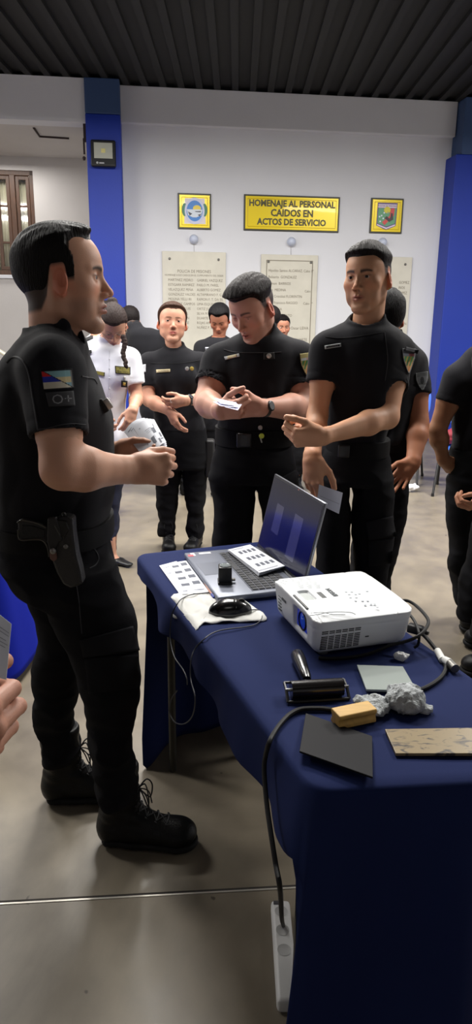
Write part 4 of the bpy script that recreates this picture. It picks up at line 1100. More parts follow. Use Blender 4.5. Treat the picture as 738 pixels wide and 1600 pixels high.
# blue chairs on the right
def make_chair(loc, yaw, label):
    """seat 0.45 high, local front = -y"""
    M = Matrix.Translation(Vector(loc)) @ Matrix.Rotation(math.radians(yaw), 4, 'Z')
    t = empty('stacking_chair', loc, math.radians(yaw)); tag(t, label, 'chair', 'blue plastic chairs on the right')
    pl = mat('blue_plastic', (48, 96, 202), rough=.4); lm = mat('black_tube', (20, 20, 22), rough=.4)
    def sheet(fn, name, nu=14, nv=12, th=.008):
        vs = []; fs = []
        for i in range(nu+1):
            for j in range(nv+1): vs.append(M @ Vector(fn(i/nu*2-1, j/nv)))
        for i in range(nu):
            for j in range(nv): a = i*(nv+1)+j; fs.append((a, a+nv+1, a+nv+2, a+1))
        mb = MB(); mb.add(vs, fs); o = mb.build(name, pl, t, smooth=True, auto=False); s = o.modifiers.new('s', 'SOLIDIFY'); s.thickness = th
        o.modifiers.new('q', 'SUBSURF').levels = 1; return o
    def rr(x, y, p=3.5):   # rounded plan
        k = (1-abs(y*2-1)**p*.16); return x*k
    sheet(lambda x, y: (rr(x, y)*.225, -.20+y*.42, .455-.018*math.cos(x*1.4)*math.sin(y*3.1)-.03*max(0, .15-y)/.15*1.0+.01*y), 'seat')
    sheet(lambda x, y: (rr(x, y)*.225, .215+y*.075-.03*math.cos(x*1.5)+.03, .60+y*.27), 'backrest')
    for s in (-1, 1):
        for (f, tp) in (((s*.20, -.24, 0), (s*.175, -.05, .44)), ((s*.20, .26, 0), (s*.175, .03, .44))):
            mb = MB(); mb.tube([M @ Vector(f), M @ Vector(tp)], .011, 8); mb.lathe([(.014, 0), (.014, .02), (.011, .03)], 8, M @ Matrix.Translation(f)); mb.build('leg', lm, t, smooth=True)
        mb = MB(); mb.tube(curve_pts([M @ Vector((s*.17, -.12, .435)), M @ Vector((s*.17, .12, .435)), M @ Vector((s*.17, .24, .47)), M @ Vector((s*.17, .27, .62)), M @ Vector((s*.17, .30, .78))], 5), .010, 8); mb.build('back_support', lm, t, smooth=True)
    return t
def ground(u, v): p = on(u, v); return (float(p[0]), float(p[1]), 0)
ch = [((1.77, 6.95, 0), 200, 'blue plastic chair with thin black legs, nearer the white wall corner'),
      ((2.20, 6.45, 0), 205, 'blue plastic chair with a red bag on its seat'),
      ((SEATX, 6.72, 0), 0, 'blue plastic chair under the person seated far back')] if False else None
# ------------------------------------------------------------------ the people
SK1 = (186, 138, 112)
BM = lambda: mat('black_shirt', (31, 31, 35), rough=.88, bump=.25, bscale=900, sheen=.12, spec=.25)
def leg(Y, R, zend=.17, r=(.068, .078)):
    K = rows(Y, R); K = sorted(K, key=lambda k: k[0])
    if K[0][0] > zend+.03:
        k0 = K[0]; K.insert(0, (zend, k0[1], k0[2], min(k0[3], r[0]), min(k0[4], r[1])))
    return K
def fl(x, y): return (float(x), float(y), 0.0)
PEOPLE = {}
def make(key, sp):
    r = person(sp); PEOPLE[key] = (r, sp); return r
def P3(u, v, Y, dx=0, dy=0, dz=0): return at(u, v, Y)+np.array([dx, dy, dz])

# --- the instructor in profile on the left
A_ = dict(label='man in black uniform standing in profile at the left, holding papers', foot=(-.40, 1.84),
    skin=(198, 150, 124), h=.0026, hc=.0048, nr=.060, wr=.006, tw=.011,
    head=dict(pos=P3(153, 433, 1.82), yaw=-87, pitch=2, s=1.03, o=dict(ear=.020, brow=1.25, recess=.016, stub=.30, open=.0016, top=.010, side=.0026, front=.006, back=.004, jaw=1.04, full=.004, chin=-.004,
        line=[(-.13, -.070), (-.09, -.085), (-.046, -.078), (-.028, -.048), (-.018, -.004), (-.012, .018), (.020, .022), (.024, -.014), (.040, -.012), (.048, .004), (.050, .030), (.043, .050), (.036, .068), (.058, .086), (.078, .091), (.11, .092)],
        lip=(160, 96, 88), hair=(20, 17, 17))),
    neck=P3(84, 528, 1.82), necktop=P3(80, 507, 1.82),
    torso=rows(1.82, [(520, 42, 112, .085), (534, 32, 124, .12), (550, 22, 132, .155), (575, 8, 142, .180), (615, -2, 160, .188), (650, -6, 172, .185), (700, -9, 174, .175), (750, -6, 176, .168), (790, -1, 175, .166), (816, 1, 170, .166)]),
    arms=[dict(sh=P3(84, 580, 1.645), el=P3(97, 732, 1.56), wr=P3(206, 734, 1.69), r=(.056, .049, .031), sleeve=(.66, .072, .067), yoke=P3(84, 548, 1.74),
               hand=dict(d=(.95, .22, -.02), t=(-.05, .25, .95), right=True, curls=[(62, 75, 40), (66, 80, 45), (70, 84, 45), (74, 84, 50)], spread=1, s=1.02,
                         thumb=[(.70, .45, .45), (.95, .12, .40), (.90, -.10, .42)])),
          dict(sh=P3(92, 585, 2.0), el=P3(120, 722, 2.02), wr=P3(186, 708, 1.92), r=(.056, .047, .029), sleeve=(.66, .072, .067),
               hand=dict(d=(.96, -.20, .0), t=(-.1, .1, .95), right=False, curls=[(30, 40, 30), (35, 45, 30), (40, 50, 30), (45, 55, 35)], spread=2, s=.98, thumb=[(.85, .35, .4), (.97, .05, .35), (.95, -.1, .4)]))],
    pelvis=rows(1.83, [(806, 2, 168, .165), (843, 4, 169, .172), (868, 8, 174, .180), (890, 20, 182, .185), (920, 38, 190, .17)]),
    legs=[leg(1.76, [(880, 22, 178, .10), (905, 42, 188, .105), (943, 70, 202, .105), (1003, 100, 216, .100), (1040, 116, 218, .095), (1077, 130, 217, .090), (1110, 132, 213, .085), (1158, 135, 208, .08), (1201, 147, 212, .08), (1226, 151, 211, .075)]),
          leg(1.96, [(885, 22, 150, .10), (925, 42, 152, .10), (969, 57, 150, .10), (1000, 61, 142, .095), (1038, 55, 128, .09), (1090, 53, 119, .085), (1136, 56, 118, .08), (1165, 64, 121, .075)])],
    belt=(.945, .985), belt_off=.010,
    shirt_extra=[cap(P3(121, 508, 1.80), P3(126, 546, 1.80), .024, .006, k=.004, sub=True), ell(P3(101, 511, 1.755), (.016, .012, .022), R=(0, -20, 0), k=.006)])
hb = on(160, 1312); A_['boots'] = [((hb[0]+.068, 1.775, 0), -93, False, 1.0), ((on(60, 1262)[0]+.085, 1.965, 0), -84, False, 1.0)]
print('A z belt', at(80, 805, 1.82)[2], at(80, 835, 1.82)[2], 'hem', at(180, 1226, 1.76)[2], at(90, 1165, 1.96)[2], 'head', at(80, 367, 1.82)[2])
A_['belt'] = (float(at(80, 836, 1.83)[2]), float(at(80, 806, 1.83)[2]))
make('A', A_)

# --- woman in a white shirt
B_ = dict(label='woman in a white short-sleeved uniform shirt with glasses and a braid, looking down', foot=(-.8, 4.3),
    skin=(192, 144, 120), h=.0042, hc=.0065, nr=.046, wr=.006, shirt_mat=mat('white_shirt', (226, 227, 236), rough=.8, bump=.2, bscale=500),
    trouser_mat=mat('navy_trousers', (22, 27, 52), rough=.85, bump=.2, bscale=500),
    head=dict(pos=P3(178, 522, 4.2), yaw=192, pitch=-42, s=.95, o=dict(fem=True, jaw=.86, nose=.9, lid=.75, lip=(160, 92, 88), brow=.7, top=.010, side=.007, hair=(46, 36, 34), na=.3, z0=.0, z1=.08, recess=.005,
        line=[(-.13, -.05), (-.06, -.06), (-.03, -.02), (-.012, .015), (.02, .02), (.035, .035), (.05, .052), (.07, .066), (.11, .07)], extra=[ell((0, -.105, .085), (.034, .030, .030), k=.012)], exb=.03)),
    neck=P3(165, 540, 4.32), necktop=P3(168, 524, 4.30),
    torso=rows(4.32, [(534, 148, 186, .06), (541, 135, 198, .09), (553, 128, 208, .11), (575, 130, 205, .125), (600, 131, 201, .13), (622, 134, 197, .12), (651, 134, 197, .12), (675, 130, 202, .125), (696, 127, 205, .13)]),
    bulk=[ell(P3(150, 588, 4.24), (.06, .05, .06), k=.04), ell(P3(186, 588, 4.24), (.06, .05, .06), k=.04)],
    arms=[dict(sh=P3(205, 560, 4.33), el=P3(214, 620, 4.30), wr=P3(208, 640, 4.12), r=(.043, .038, .025), sleeve=(.66, .062, .060),
               hand=dict(d=(-.22, -.35, -.9), t=(-.8, -.5, .1), right=False, curls=[(25, 30, 20), (30, 40, 25), (35, 45, 30), (40, 45, 30)], s=.9)),
          dict(sh=P3(132, 560, 4.33), el=P3(124, 622, 4.30), wr=P3(150, 650, 4.12), r=(.043, .038, .025), sleeve=(.66, .062, .060),
               hand=dict(d=(.6, -.3, -.6), t=(.5, -.5, .5), right=True, curl=(30, 40, 30, 30), s=.9))],
    pelvis=rows(4.32, [(688, 131, 200, .12), (710, 127, 203, .13), (740, 127, 203, .13)]),
    legs=[leg(4.32, [(730, 165, 200, .095), (762, 164, 191, .085), (786, 163, 187, .08), (824, 163, 185, .07), (866, 166, 181, .055)], zend=.09),
          leg(4.36, [(730, 128, 164, .095), (786, 132, 160, .08), (860, 140, 158, .055)], zend=.09)])
make('B', B_)

# --- man bending with his back turned
C_ = dict(label='man in black with his back turned, bending to the left behind the woman in white', foot=(-1.45, 6.0),
    skin=(170, 118, 92), h=.006, hc=.010, nr=.055, wr=.008,
    head=dict(ctr=True, pos=P3(203, 502, 6.25), yaw=25, pitch=-22, s=1.0, o=dict(noeyes=True, top=.012, side=.006)),
    neck=P3(212, 516, 6.08), necktop=P3(209, 508, 6.12),
    torso=rows(6.05, [(512, 208, 240, .08), (518, 203, 248, .11), (530, 200, 256, .13), (550, 202, 259, .14), (580, 208, 260, .13), (620, 216, 264, .13), (660, 222, 270, .13)]),
    arms=[dict(sh=P3(251, 528, 6.05), el=P3(262, 575, 6.10), wr=P3(255, 600, 6.3), r=(.046, .04, .027), sleeve=(.66, .064, .062), hand=dict(d=(0, 1, -.3), t=(-1, 0, 0), right=True)),
          dict(sh=P3(203, 530, 6.10), el=P3(193, 575, 6.2), wr=P3(200, 600, 6.4), r=(.046, .04, .027), sleeve=(.66, .064, .062), hand=dict(d=(0, 1, -.3), t=(1, 0, 0), right=False))],
    pelvis=rows(6.05, [(650, 222, 270, .12), (675, 226, 280, .13), (700, 236, 290, .13)]),
    legs=[leg(6.1, [(690, 240, 264, .09), (720, 250, 274, .08), (750, 252, 272, .08)]), leg(6.1, [(690, 265, 292, .09), (720, 272, 298, .08), (750, 278, 300, .08)])],
    boots=[((at(262, 780, 6.1)[0], 6.1, 0), 10, False, 1.0, False), ((at(290, 780, 6.1)[0], 6.1, 0), -8, False, 1.0, False)])
make('C', C_)

# --- woman in black facing the camera
D_ = dict(label='woman in black uniform with tied-back brown hair, facing the camera, hands crossed', foot=(-.37, 4.6),
    skin=(192, 142, 118), h=.0040, hc=.0065, nr=.052, wr=.006,
    head=dict(pos=P3(271, 501, 4.50), yaw=190, pitch=9, roll=-3, s=1.02, o=dict(fem=True, w=1.05, jaw=.95, full=.004, nose=.92, lid=.25, lip=(172, 84, 80), brow=.55, top=.012, side=.006, hair=(58, 38, 28), na=.5, z0=.0, z1=.08, recess=.004,
        line=[(-.13, -.05), (-.06, -.06), (-.03, -.03), (-.012, -.02), (.012, -.02), (.022, .02), (.035, .045), (.05, .062), (.07, .076), (.11, .08)], extra=[ell((0, -.130, .03), (.030, .028, .03), k=.012)], exb=.03)),
    neck=P3(273, 549, 4.60), necktop=P3(272, 538, 4.58),
    torso=rows(4.6, [(543, 252, 294, .075), (550, 242, 304, .10), (560, 234, 314, .12), (580, 238, 312, .135), (604, 240, 312, .145), (627, 241, 312, .14), (650, 241, 318, .145), (672, 242, 324, .15)]),
    bulk=[ell(P3(258, 592, 4.50), (.065, .06, .065), k=.05), ell(P3(294, 592, 4.50), (.065, .06, .065), k=.05)],
    arms=[dict(sh=P3(234, 567, 4.6), el=P3(233, 625, 4.52), wr=P3(266, 643, 4.34), r=(.050, .044, .028), sleeve=(.66, .070, .066),
               hand=dict(d=(.38, -.25, -.85), t=(.5, -.6, .5), right=True, curls=[(15, 25, 15), (20, 30, 20), (25, 35, 20), (30, 35, 20)], s=.92)),
          dict(sh=P3(314, 567, 4.6), el=P3(328, 622, 4.52), wr=P3(290, 626, 4.31), r=(.050, .044, .028), sleeve=(.66, .070, .066),
               hand=dict(d=(-.93, -.05, -.22), t=(-.1, -.35, .9), right=False, curls=[(22, 30, 20), (25, 35, 22), (28, 38, 25), (30, 40, 25)], s=.92))],
    pelvis=rows(4.6, [(664, 243, 322, .14), (690, 243, 325, .155), (712, 242, 327, .155), (730, 242, 327, .15)]),
    legs=[leg(4.6, [(722, 242, 284, .10), (758, 243, 281, .09), (800, 246, 277, .08), (836, 248, 275, .075)]), leg(4.6, [(722, 286, 327, .10), (758, 287, 322, .09), (800, 291, 319, .08), (838, 292, 317, .075)])])
D_['boots'] = [((at(263, 800, 4.6)[0], 4.6, 0), 186, False, .93), ((at(306, 800, 4.6)[0], 4.6, 0), 170, False, .93)]
make('D', D_)

# --- far man looking down
E_p = dict(label='young man in black standing far back, head bowed over a dark folder', foot=(-.18, 6.2),
    skin=(168, 112, 88), h=.0055, hc=.010, nr=.055, wr=.006,
    head=dict(pos=P3(341, 507, 6.1), yaw=172, pitch=-30, s=.98, o=dict(lid=.7, top=.022, side=.010, hair=(16, 15, 17))),
    neck=P3(342, 532, 6.2), necktop=P3(342, 524, 6.18),
    torso=rows(6.2, [(525, 328, 356, .08), (531, 318, 364, .11), (541, 312, 369, .13), (560, 312, 371, .14), (600, 314, 370, .13), (640, 316, 368, .13), (672, 318, 366, .13)]),
    arms=[dict(sh=P3(314, 543, 6.2), el=P3(312, 585, 6.12), wr=P3(330, 572, 5.98), r=(.046, .04, .027), sleeve=(.8, .066, .062), hand=dict(d=(.8, -.5, .2), t=(0, 0, 1), right=True, curl=(40, 40, 40, 40))),
          dict(sh=P3(367, 543, 6.2), el=P3(368, 585, 6.12), wr=P3(352, 572, 5.98), r=(.046, .04, .027), sleeve=(.8, .066, .062), hand=dict(d=(-.8, -.5, .2), t=(0, 0, 1), right=False, curl=(40, 40, 40, 40)))],
    pelvis=rows(6.2, [(662, 320, 366, .12), (690, 322, 370, .13)]),
    legs=[leg(6.2, [(682, 332, 350, .08), (720, 333, 350, .08), (755, 334, 350, .07)]), leg(6.2, [(682, 351, 371, .08), (720, 352, 371, .08), (755, 354, 370, .07)])],
    boots=[((at(342, 780, 6.2)[0], 6.2, 0), 175, False, 1.0, False), ((at(362, 780, 6.2)[0], 6.2, 0), 185, False, 1.0, False)])
make('E', E_p)

# --- two heads far behind the man with the wrist watch, and a figure seated behind them
G_ = dict(label='person in black behind the neck of the man with the wristwatch', foot=(.33, 6.4),
    skin=(182, 132, 106), h=.006, hc=.011, nr=.052, wr=.006,
    head=dict(pos=P3(405, 500, 6.4), yaw=78, pitch=-5, s=.97, o=dict(top=.012, side=.006, fem=True, line=[(-.13, -.09), (-.03, -.09), (-.02, .0), (.02, .02), (.05, .052), (.11, .07)])),
    neck=P3(418, 528, 6.4), necktop=P3(417, 520, 6.4),
    torso=rows(6.4, [(522, 404, 430, .07), (532, 396, 440, .11), (545, 392, 444, .12), (600, 394, 442, .12), (660, 396, 440, .12)]),
    arms=[dict(sh=P3(396, 545, 6.4), el=P3(394, 595, 6.4), wr=P3(398, 640, 6.4), r=(.043, .038, .025), sleeve=(.7, .06, .058), hand=dict(d=(0, 0, -1), t=(0, -1, 0), right=True)),
          dict(sh=P3(440, 545, 6.4), el=P3(442, 595, 6.4), wr=P3(438, 640, 6.4), r=(.043, .038, .025), sleeve=(.7, .06, .058), hand=dict(d=(0, 0, -1), t=(0, -1, 0), right=False))],
    pelvis=rows(6.4, [(652, 397, 440, .12), (680, 396, 442, .13)]),
    legs=[leg(6.4, [(672, 400, 418, .08), (740, 402, 417, .07)]), leg(6.4, [(672, 420, 441, .08), (740, 422, 438, .07)])],
    boots=[((at(410, 780, 6.4)[0], 6.4, 0), 175, False, 1.0, False), ((at(430, 780, 6.4)[0], 6.4, 0), 185, False, 1.0, False)])
make('G', G_)
H_ = dict(label='young woman with centre-parted black hair far back against the engraved slab', foot=(.54, 7.4),
    skin=(176, 122, 98), h=.006, hc=.011, nr=.046, wr=.006,
    head=dict(pos=P3(444, 512, 7.35), yaw=192, pitch=-8, s=.95, o=dict(fem=True, jaw=.86, top=.010, side=.006, hair=(20, 17, 18), lip=(160, 84, 80), recess=-.012, na=.3)),
    neck=P3(444, 536, 7.4), necktop=P3(444, 530, 7.4),
    torso=rows(7.4, [(532, 434, 454, .07), (540, 426, 462, .10), (552, 423, 465, .12), (600, 426, 462, .12), (650, 426, 462, .12)]),
    arms=[dict(sh=P3(427, 552, 7.4), el=P3(425, 592, 7.4), wr=P3(428, 630, 7.4), r=(.04, .035, .024), sleeve=(.7, .055, .053), hand=dict(d=(0, 0, -1), t=(0, -1, 0), right=True)),
          dict(sh=P3(461, 552, 7.4), el=P3(463, 592, 7.4), wr=P3(460, 630, 7.4), r=(.04, .035, .024), sleeve=(.7, .055, .053), hand=dict(d=(0, 0, -1), t=(0, -1, 0), right=False))],
    pelvis=rows(7.4, [(640, 427, 461, .12), (665, 426, 462, .13)]),
    legs=[leg(7.4, [(660, 428, 443, .07), (720, 429, 442, .07)]), leg(7.4, [(660, 445, 461, .07), (720, 446, 459, .07)])],
    boots=[((at(436, 760, 7.4)[0], 7.4, 0), 175, False, .9, False), ((at(453, 760, 7.4)[0], 7.4, 0), 185, False, .9, False)])
make('H', H_)
SX = float(at(482, 600, 6.6)[0])
I_ = dict(label='person seated on a blue chair far back, half hidden between the two standing men', foot=(SX, 6.6),
    skin=(150, 100, 78), h=.006, hc=.011, nr=.050, wr=.006,
    head=dict(pos=(SX+.055, 6.50, 1.13), yaw=165, pitch=-14, s=.95, o=dict(fem=True, top=.012, side=.008, hair=(18, 16, 18))),
    neck=(SX+.035, 6.62, .96), necktop=(SX+.04, 6.60, 1.00),
    torso=[(.44, SX, 6.66, .16, .13), (.60, SX, 6.66, .15, .12), (.78, SX, 6.65, .17, .12), (.88, SX, 6.64, .17, .11), (.95, SX+.01, 6.63, .10, .08)],
    arms=[dict(sh=(SX-.17, 6.64, .87), el=(SX-.20, 6.58, .66), wr=(SX-.12, 6.38, .60), r=(.043, .038, .025), sleeve=(.7, .058, .056), hand=dict(d=(.3, -.9, 0), t=(.9, .3, .2), right=True)),
          dict(sh=(SX+.17, 6.64, .87), el=(SX+.20, 6.58, .66), wr=(SX+.12, 6.38, .60), r=(.043, .038, .025), sleeve=(.7, .058, .056), hand=dict(d=(-.3, -.9, 0), t=(-.9, .3, .2), right=False))],
    pelvis=[(.44, SX, 6.62, .17, .16), (.52, SX, 6.60, .18, .18), (.60, SX, 6.62, .15, .13)],
    legs=[[(.16, SX-.10, 6.26, .06, .065), (.35, SX-.10, 6.24, .07, .075), (.58, SX-.10, 6.25, .08, .09)], [(.16, SX+.10, 6.26, .06, .065), (.35, SX+.10, 6.24, .07, .075), (.58, SX+.10, 6.25, .08, .09)]],
    trouser_extra=[cap((SX-.09, 6.62, .53), (SX-.10, 6.27, .53), .085, .07, k=.03), cap((SX+.09, 6.62, .53), (SX+.10, 6.27, .53), .085, .07, k=.03)],
    boots=[((SX-.10, 6.28, 0), 180, False, .95, False), ((SX+.10, 6.28, 0), 180, False, .95, False)])
make('I', I_)

# --- man with the wristwatch looking at folded papers
F_p = dict(label='man in black uniform with a wristwatch, head bowed over folded papers in his hands', foot=(.07, 3.0),
    skin=(198, 148, 128), h=.0030, hc=.0055, nr=.060, wr=.0065,
    head=dict(pos=P3(377, 497, 2.86), yaw=143, pitch=-27, roll=4, s=1.0, o=dict(stub=.16, lid=.72, top=.018, side=-.001, fade=.024, scalp=.95, front=.006, hair=(28, 23, 23), lip=(170, 96, 92), browd=.9, brow=1.15, recess=.010, z0=.035, z1=.075,
        line=[(-.13, -.045), (-.08, -.055), (-.045, -.045), (-.034, -.020), (-.026, .016), (-.002, .020), (.001, -.012), (.018, -.012), (.030, .016), (.042, .038), (.054, .058), (.066, .068), (.11, .072)])),
    neck=P3(408, 530, 3.0), necktop=P3(403, 514, 2.95),
    torso=rows(3.0, [(520, 384, 438, .085), (530, 368, 454, .11), (545, 354, 468, .13), (565, 345, 470, .145), (590, 346, 462, .155), (606, 348, 457, .155), (640, 345, 453, .145), (670, 341, 456, .14)]),
    arms=[dict(sh=P3(344, 567, 3.0), el=P3(322, 628, 2.90), wr=P3(343, 643, 2.68), r=(.060, .052, .031), sleeve=(.60, .074, .074), yoke=P3(375, 545, 3.0),
               hand=dict(d=(.62, -.30, .12), t=(-.1, -.35, .9), right=True, curls=[(50, 60, 35), (55, 65, 40), (58, 68, 40), (60, 70, 40)], spread=1, thumb=[(.70, .60, .35), (.92, .30, .35), (.95, .05, .45)])),
          dict(sh=P3(464, 563, 3.0), el=P3(474, 636, 2.92), wr=P3(408, 637, 2.68), r=(.062, .052, .031), sleeve=(.60, .076, .076), yoke=P3(432, 545, 3.0),
               hand=dict(d=(-.93, -.12, -.05), t=(-.05, -.35, .9), right=False, curls=[(35, 55, 35), (45, 62, 40), (55, 68, 40), (60, 70, 45)], spread=2, thumb=[(.70, .60, .35), (.92, .30, .35), (.95, .05, .45)]))],
    pelvis=rows(3.0, [(656, 343, 454, .13), (690, 339, 455, .14), (720, 331, 462, .155), (748, 328, 466, .15)]),
    legs=[leg(3.0, [(738, 328, 398, .11), (770, 330, 400, .10), (800, 334, 398, .095), (850, 331, 392, .09), (900, 333, 388, .085)]),
          leg(3.0, [(738, 400, 467, .11), (770, 402, 464, .10), (800, 408, 463, .095), (850, 411, 456, .09), (900, 414, 450, .085)])])
F_p['belt'] = (float(at(400, 692, 3.0)[2]), float(at(400, 666, 3.0)[2]))
F_p['boots'] = [((at(360, 900, 3.0)[0], 3.0, 0), 170, False, 1.0), ((at(432, 900, 3.0)[0], 3.0, 0), 195, False, 1.0)]
make('F', F_p)

# --- young man right of centre
Y_ = dict(label='tall slim young man in black with a fade haircut, one hand holding his other wrist', foot=(.46, 2.55),
    skin=(196, 146, 114), h=.0028, hc=.0050, nr=.054, wr=.006,
    head=dict(pos=P3(561, 432, 2.45), yaw=147, pitch=0, roll=3, s=.94, o=dict(stub=.16, w=.95, jaw=.94, full=-.003, top=.012, side=-.001, fade=.028, scalp=.94, front=.002, hair=(26, 21, 20), lip=(158, 92, 80), brow=1.25, hairline=-.006, recess=.006, z0=.04, z1=.075,
        line=[(-.13, -.045), (-.08, -.055), (-.045, -.045), (-.034, -.020), (-.026, .016), (-.002, .020), (.001, -.012), (.016, -.010), (.026, .012), (.036, .034), (.048, .052), (.060, .066), (.068, .072), (.11, .076)])),
    neck=P3(574, 514, 2.55), necktop=P3(573, 495, 2.53),
    torso=rows(2.55, [(507, 546, 603, .075), (514, 534, 616, .095), (526, 520, 630, .115), (545, 512, 634, .125), (570, 511, 630, .130), (600, 512, 624, .130), (640, 512, 618, .125), (675, 509, 606, .118), (706, 512, 604, .118)]),
    arms=[dict(sh=P3(512, 548, 2.52), el=P3(496, 650, 2.46), wr=P3(488, 715, 2.32), r=(.044, .036, .026), sleeve=(.50, .056, .058), yoke=P3(540, 528, 2.54),
               hand=dict(d=(.06, -.10, -1), t=(.75, -.6, .0), right=True, curls=[(18, 25, 15), (22, 28, 18), (25, 30, 20), (28, 32, 20)], spread=3)),
          dict(sh=P3(618, 552, 2.57), el=P3(606, 652, 2.44), wr=P3(502, 683, 2.24), r=(.047, .040, .026), sleeve=(.52, .062, .060), yoke=P3(598, 528, 2.56),
               hand=dict(d=(-.90, -.10, -.02), t=(-.1, -.5, .8), right=False, curls=[(52, 60, 35), (58, 64, 38), (62, 66, 40), (66, 68, 42)], spread=2, thumb=[(.80, .45, .4), (.95, .12, .35), (.95, -.05, .4)]))],
    pelvis=rows(2.55, [(694, 514, 604, .115), (720, 503, 611, .125), (752, 497, 613, .13)]),
    legs=[leg(2.55, [(742, 497, 548, .11), (800, 496, 547, .10), (842, 494, 546, .095), (895, 493, 545, .09), (930, 494, 542, .085)]),
          leg(2.55, [(742, 550, 614, .11), (800, 551, 614, .10), (834, 551, 616, .095), (870, 553, 610, .09), (900, 556, 604, .088), (930, 557, 601, .085)])])
Y_['belt'] = (float(at(560, 708, 2.55)[2]), float(at(560, 684, 2.55)[2])); Y_['belt_off'] = .007
Y_['boots'] = [((at(518, 930, 2.55)[0], 2.55, 0), 160, False, .98), ((at(579, 930, 2.55)[0], 2.57, 0), 205, False, .98)]
make('Y', Y_)

# --- man behind him with his back to us
P_ = dict(label='man in black with his back turned, hand on hip, behind the tall slim man', foot=(.83, 3.3),
    skin=(160, 106, 78), h=.0036, hc=.0065, nr=.058, wr=.006,
    head=dict(ctr=True, pos=P3(600, 496, 3.34), yaw=8, pitch=-8, s=1.02, o=dict(noeyes=True, top=.016, side=.012, hair=(15, 14, 15), line=[(-.13, -.085), (-.045, -.075), (-.034, -.020), (-.026, .016), (-.002, .020), (.001, -.012), (.014, -.012), (.026, .020), (.040, .045), (.066, .070), (.11, .074)])),
    neck=P3(606, 532, 3.3), necktop=P3(605, 516, 3.3),
    torso=rows(3.3, [(524, 582, 632, .08), (533, 572, 644, .11), (550, 565, 656, .125), (575, 566, 656, .13), (610, 570, 650, .13), (645, 573, 644, .125), (677, 576, 641, .12), (690, 576, 641, .12)]),
    arms=[dict(sh=P3(648, 570, 3.3), el=P3(655, 662, 3.22), wr=P3(646, 722, 3.10), r=(.054, .046, .030), sleeve=(.50, .064, .064),
               hand=dict(d=(-.55, -.15, -.70), t=(-.7, .3, .55), right=True, curls=[(12, 12, 10), (14, 14, 10), (18, 18, 14), (24, 24, 20)], spread=7)),
          dict(sh=P3(574, 570, 3.34), el=P3(566, 660, 3.36), wr=P3(572, 715, 3.2), r=(.054, .046, .030), sleeve=(.50, .064, .064), hand=dict(d=(.1, 0, -1), t=(0, .9, 0), right=False))],
    pelvis=rows(3.3, [(684, 577, 641, .115), (710, 575, 642, .12), (745, 573, 641, .13)]),
    legs=[leg(3.3, [(738, 606, 641, .105), (782, 596, 637, .095), (830, 588, 629, .09), (874, 580, 615, .085), (900, 577, 611, .08)]), leg(3.34, [(738, 572, 605, .105), (800, 562, 598, .09), (870, 548, 584, .085), (900, 546, 580, .08)])])
P_['belt'] = (float(at(600, 700, 3.3)[2]), float(at(600, 682, 3.3)[2]))
P_['boots'] = [((at(594, 900, 3.3)[0], 3.3, 0), 5, False, 1.0), ((at(563, 900, 3.34)[0], 3.34, 0), -5, False, 1.0)]
make('P', P_)

# --- man cut by the right edge, thumb in his pocket
Q_ = dict(label='man in black at the right edge, hand tucked in his trouser pocket', foot=(1.3, 3.45),
    skin=(150, 106, 78), h=.0036, hc=.0065, nr=.058, wr=.006,
    head=dict(pos=P3(782, 498, 3.45), yaw=130, pitch=-5, s=1.0, o=dict(top=.016, side=.006)),
    neck=P3(778, 534, 3.45), necktop=P3(777, 520, 3.45),
    torso=rows(3.45, [(535, 752, 804, .08), (545, 737, 816, .11), (560, 726, 828, .12), (585, 716, 834, .13), (615, 712, 832, .13), (640, 711, 830, .13), (667, 707, 828, .125), (690, 705, 828, .12), (705, 706, 828, .12)]),
    arms=[dict(sh=P3(714, 592, 3.42), el=P3(684, 672, 3.42), wr=P3(693, 718, 3.42), r=(.054, .044, .028), sleeve=(.44, .064, .064), yoke=P3(745, 565, 3.45),
               hand=dict(d=(.62, .05, -.66), t=(.5, -.6, .5), right=True, curls=[(30, 40, 30), (30, 40, 30), (35, 40, 30), (35, 45, 30)], s=.95)),
          dict(sh=P3(838, 592, 3.42), el=P3(850, 672, 3.38), wr=P3(840, 730, 3.24), r=(.056, .046, .029), sleeve=(.44, .064, .064), hand=dict(d=(0, 0, -1), t=(0, -1, 0), right=False))],
    pelvis=rows(3.45, [(696, 706, 826, .12), (720, 702, 828, .13), (755, 700, 830, .135)]),
    legs=[leg(3.45, [(745, 700, 762, .11), (790, 699, 756, .10), (817, 699, 752, .10), (835, 703, 750, .095), (887, 702, 748, .09), (916, 708, 750, .085), (940, 714, 750, .08)]),
          leg(3.5, [(745, 765, 830, .11), (817, 768, 824, .10), (887, 774, 818, .09), (940, 780, 815, .08)])])
Q_['boots'] = [((at(738, 950, 3.45)[0], 3.45, 0), 160, False, 1.0), ((at(798, 950, 3.5)[0], 3.5, 0), 200, False, 1.0)]
make('Q', Q_)
ca = make_chair((1.60, 6.78, 0), -20, 'blue plastic chair with bare seat between the two men on the right')
cb = make_chair((2.03, 6.28, 0), -20, 'blue plastic chair with a red bag on its seat, at the right')
cc = make_chair((SX, 6.74, 0), 0, 'blue plastic chair under the person seated far back')
# folded red bag on the seat
sh_b = [rboxp((1.98, 6.27, .525), (.14, .12, .055), r=.04)]
V, Q = field_mesh(sh_b, (1.78, 6.1, .45), (2.18, 6.44, .61), .010, post=lambda P, d: d-noise(P, 22, 3, (.6, .6, 3))*.012)
b_ = link('red_bag', mesh_np('red_bag', V, Q), mat('red_fabric', (122, 30, 44), rough=.75)); tag(b_, 'dark red folded bag lying on the blue chair seat', 'bag')
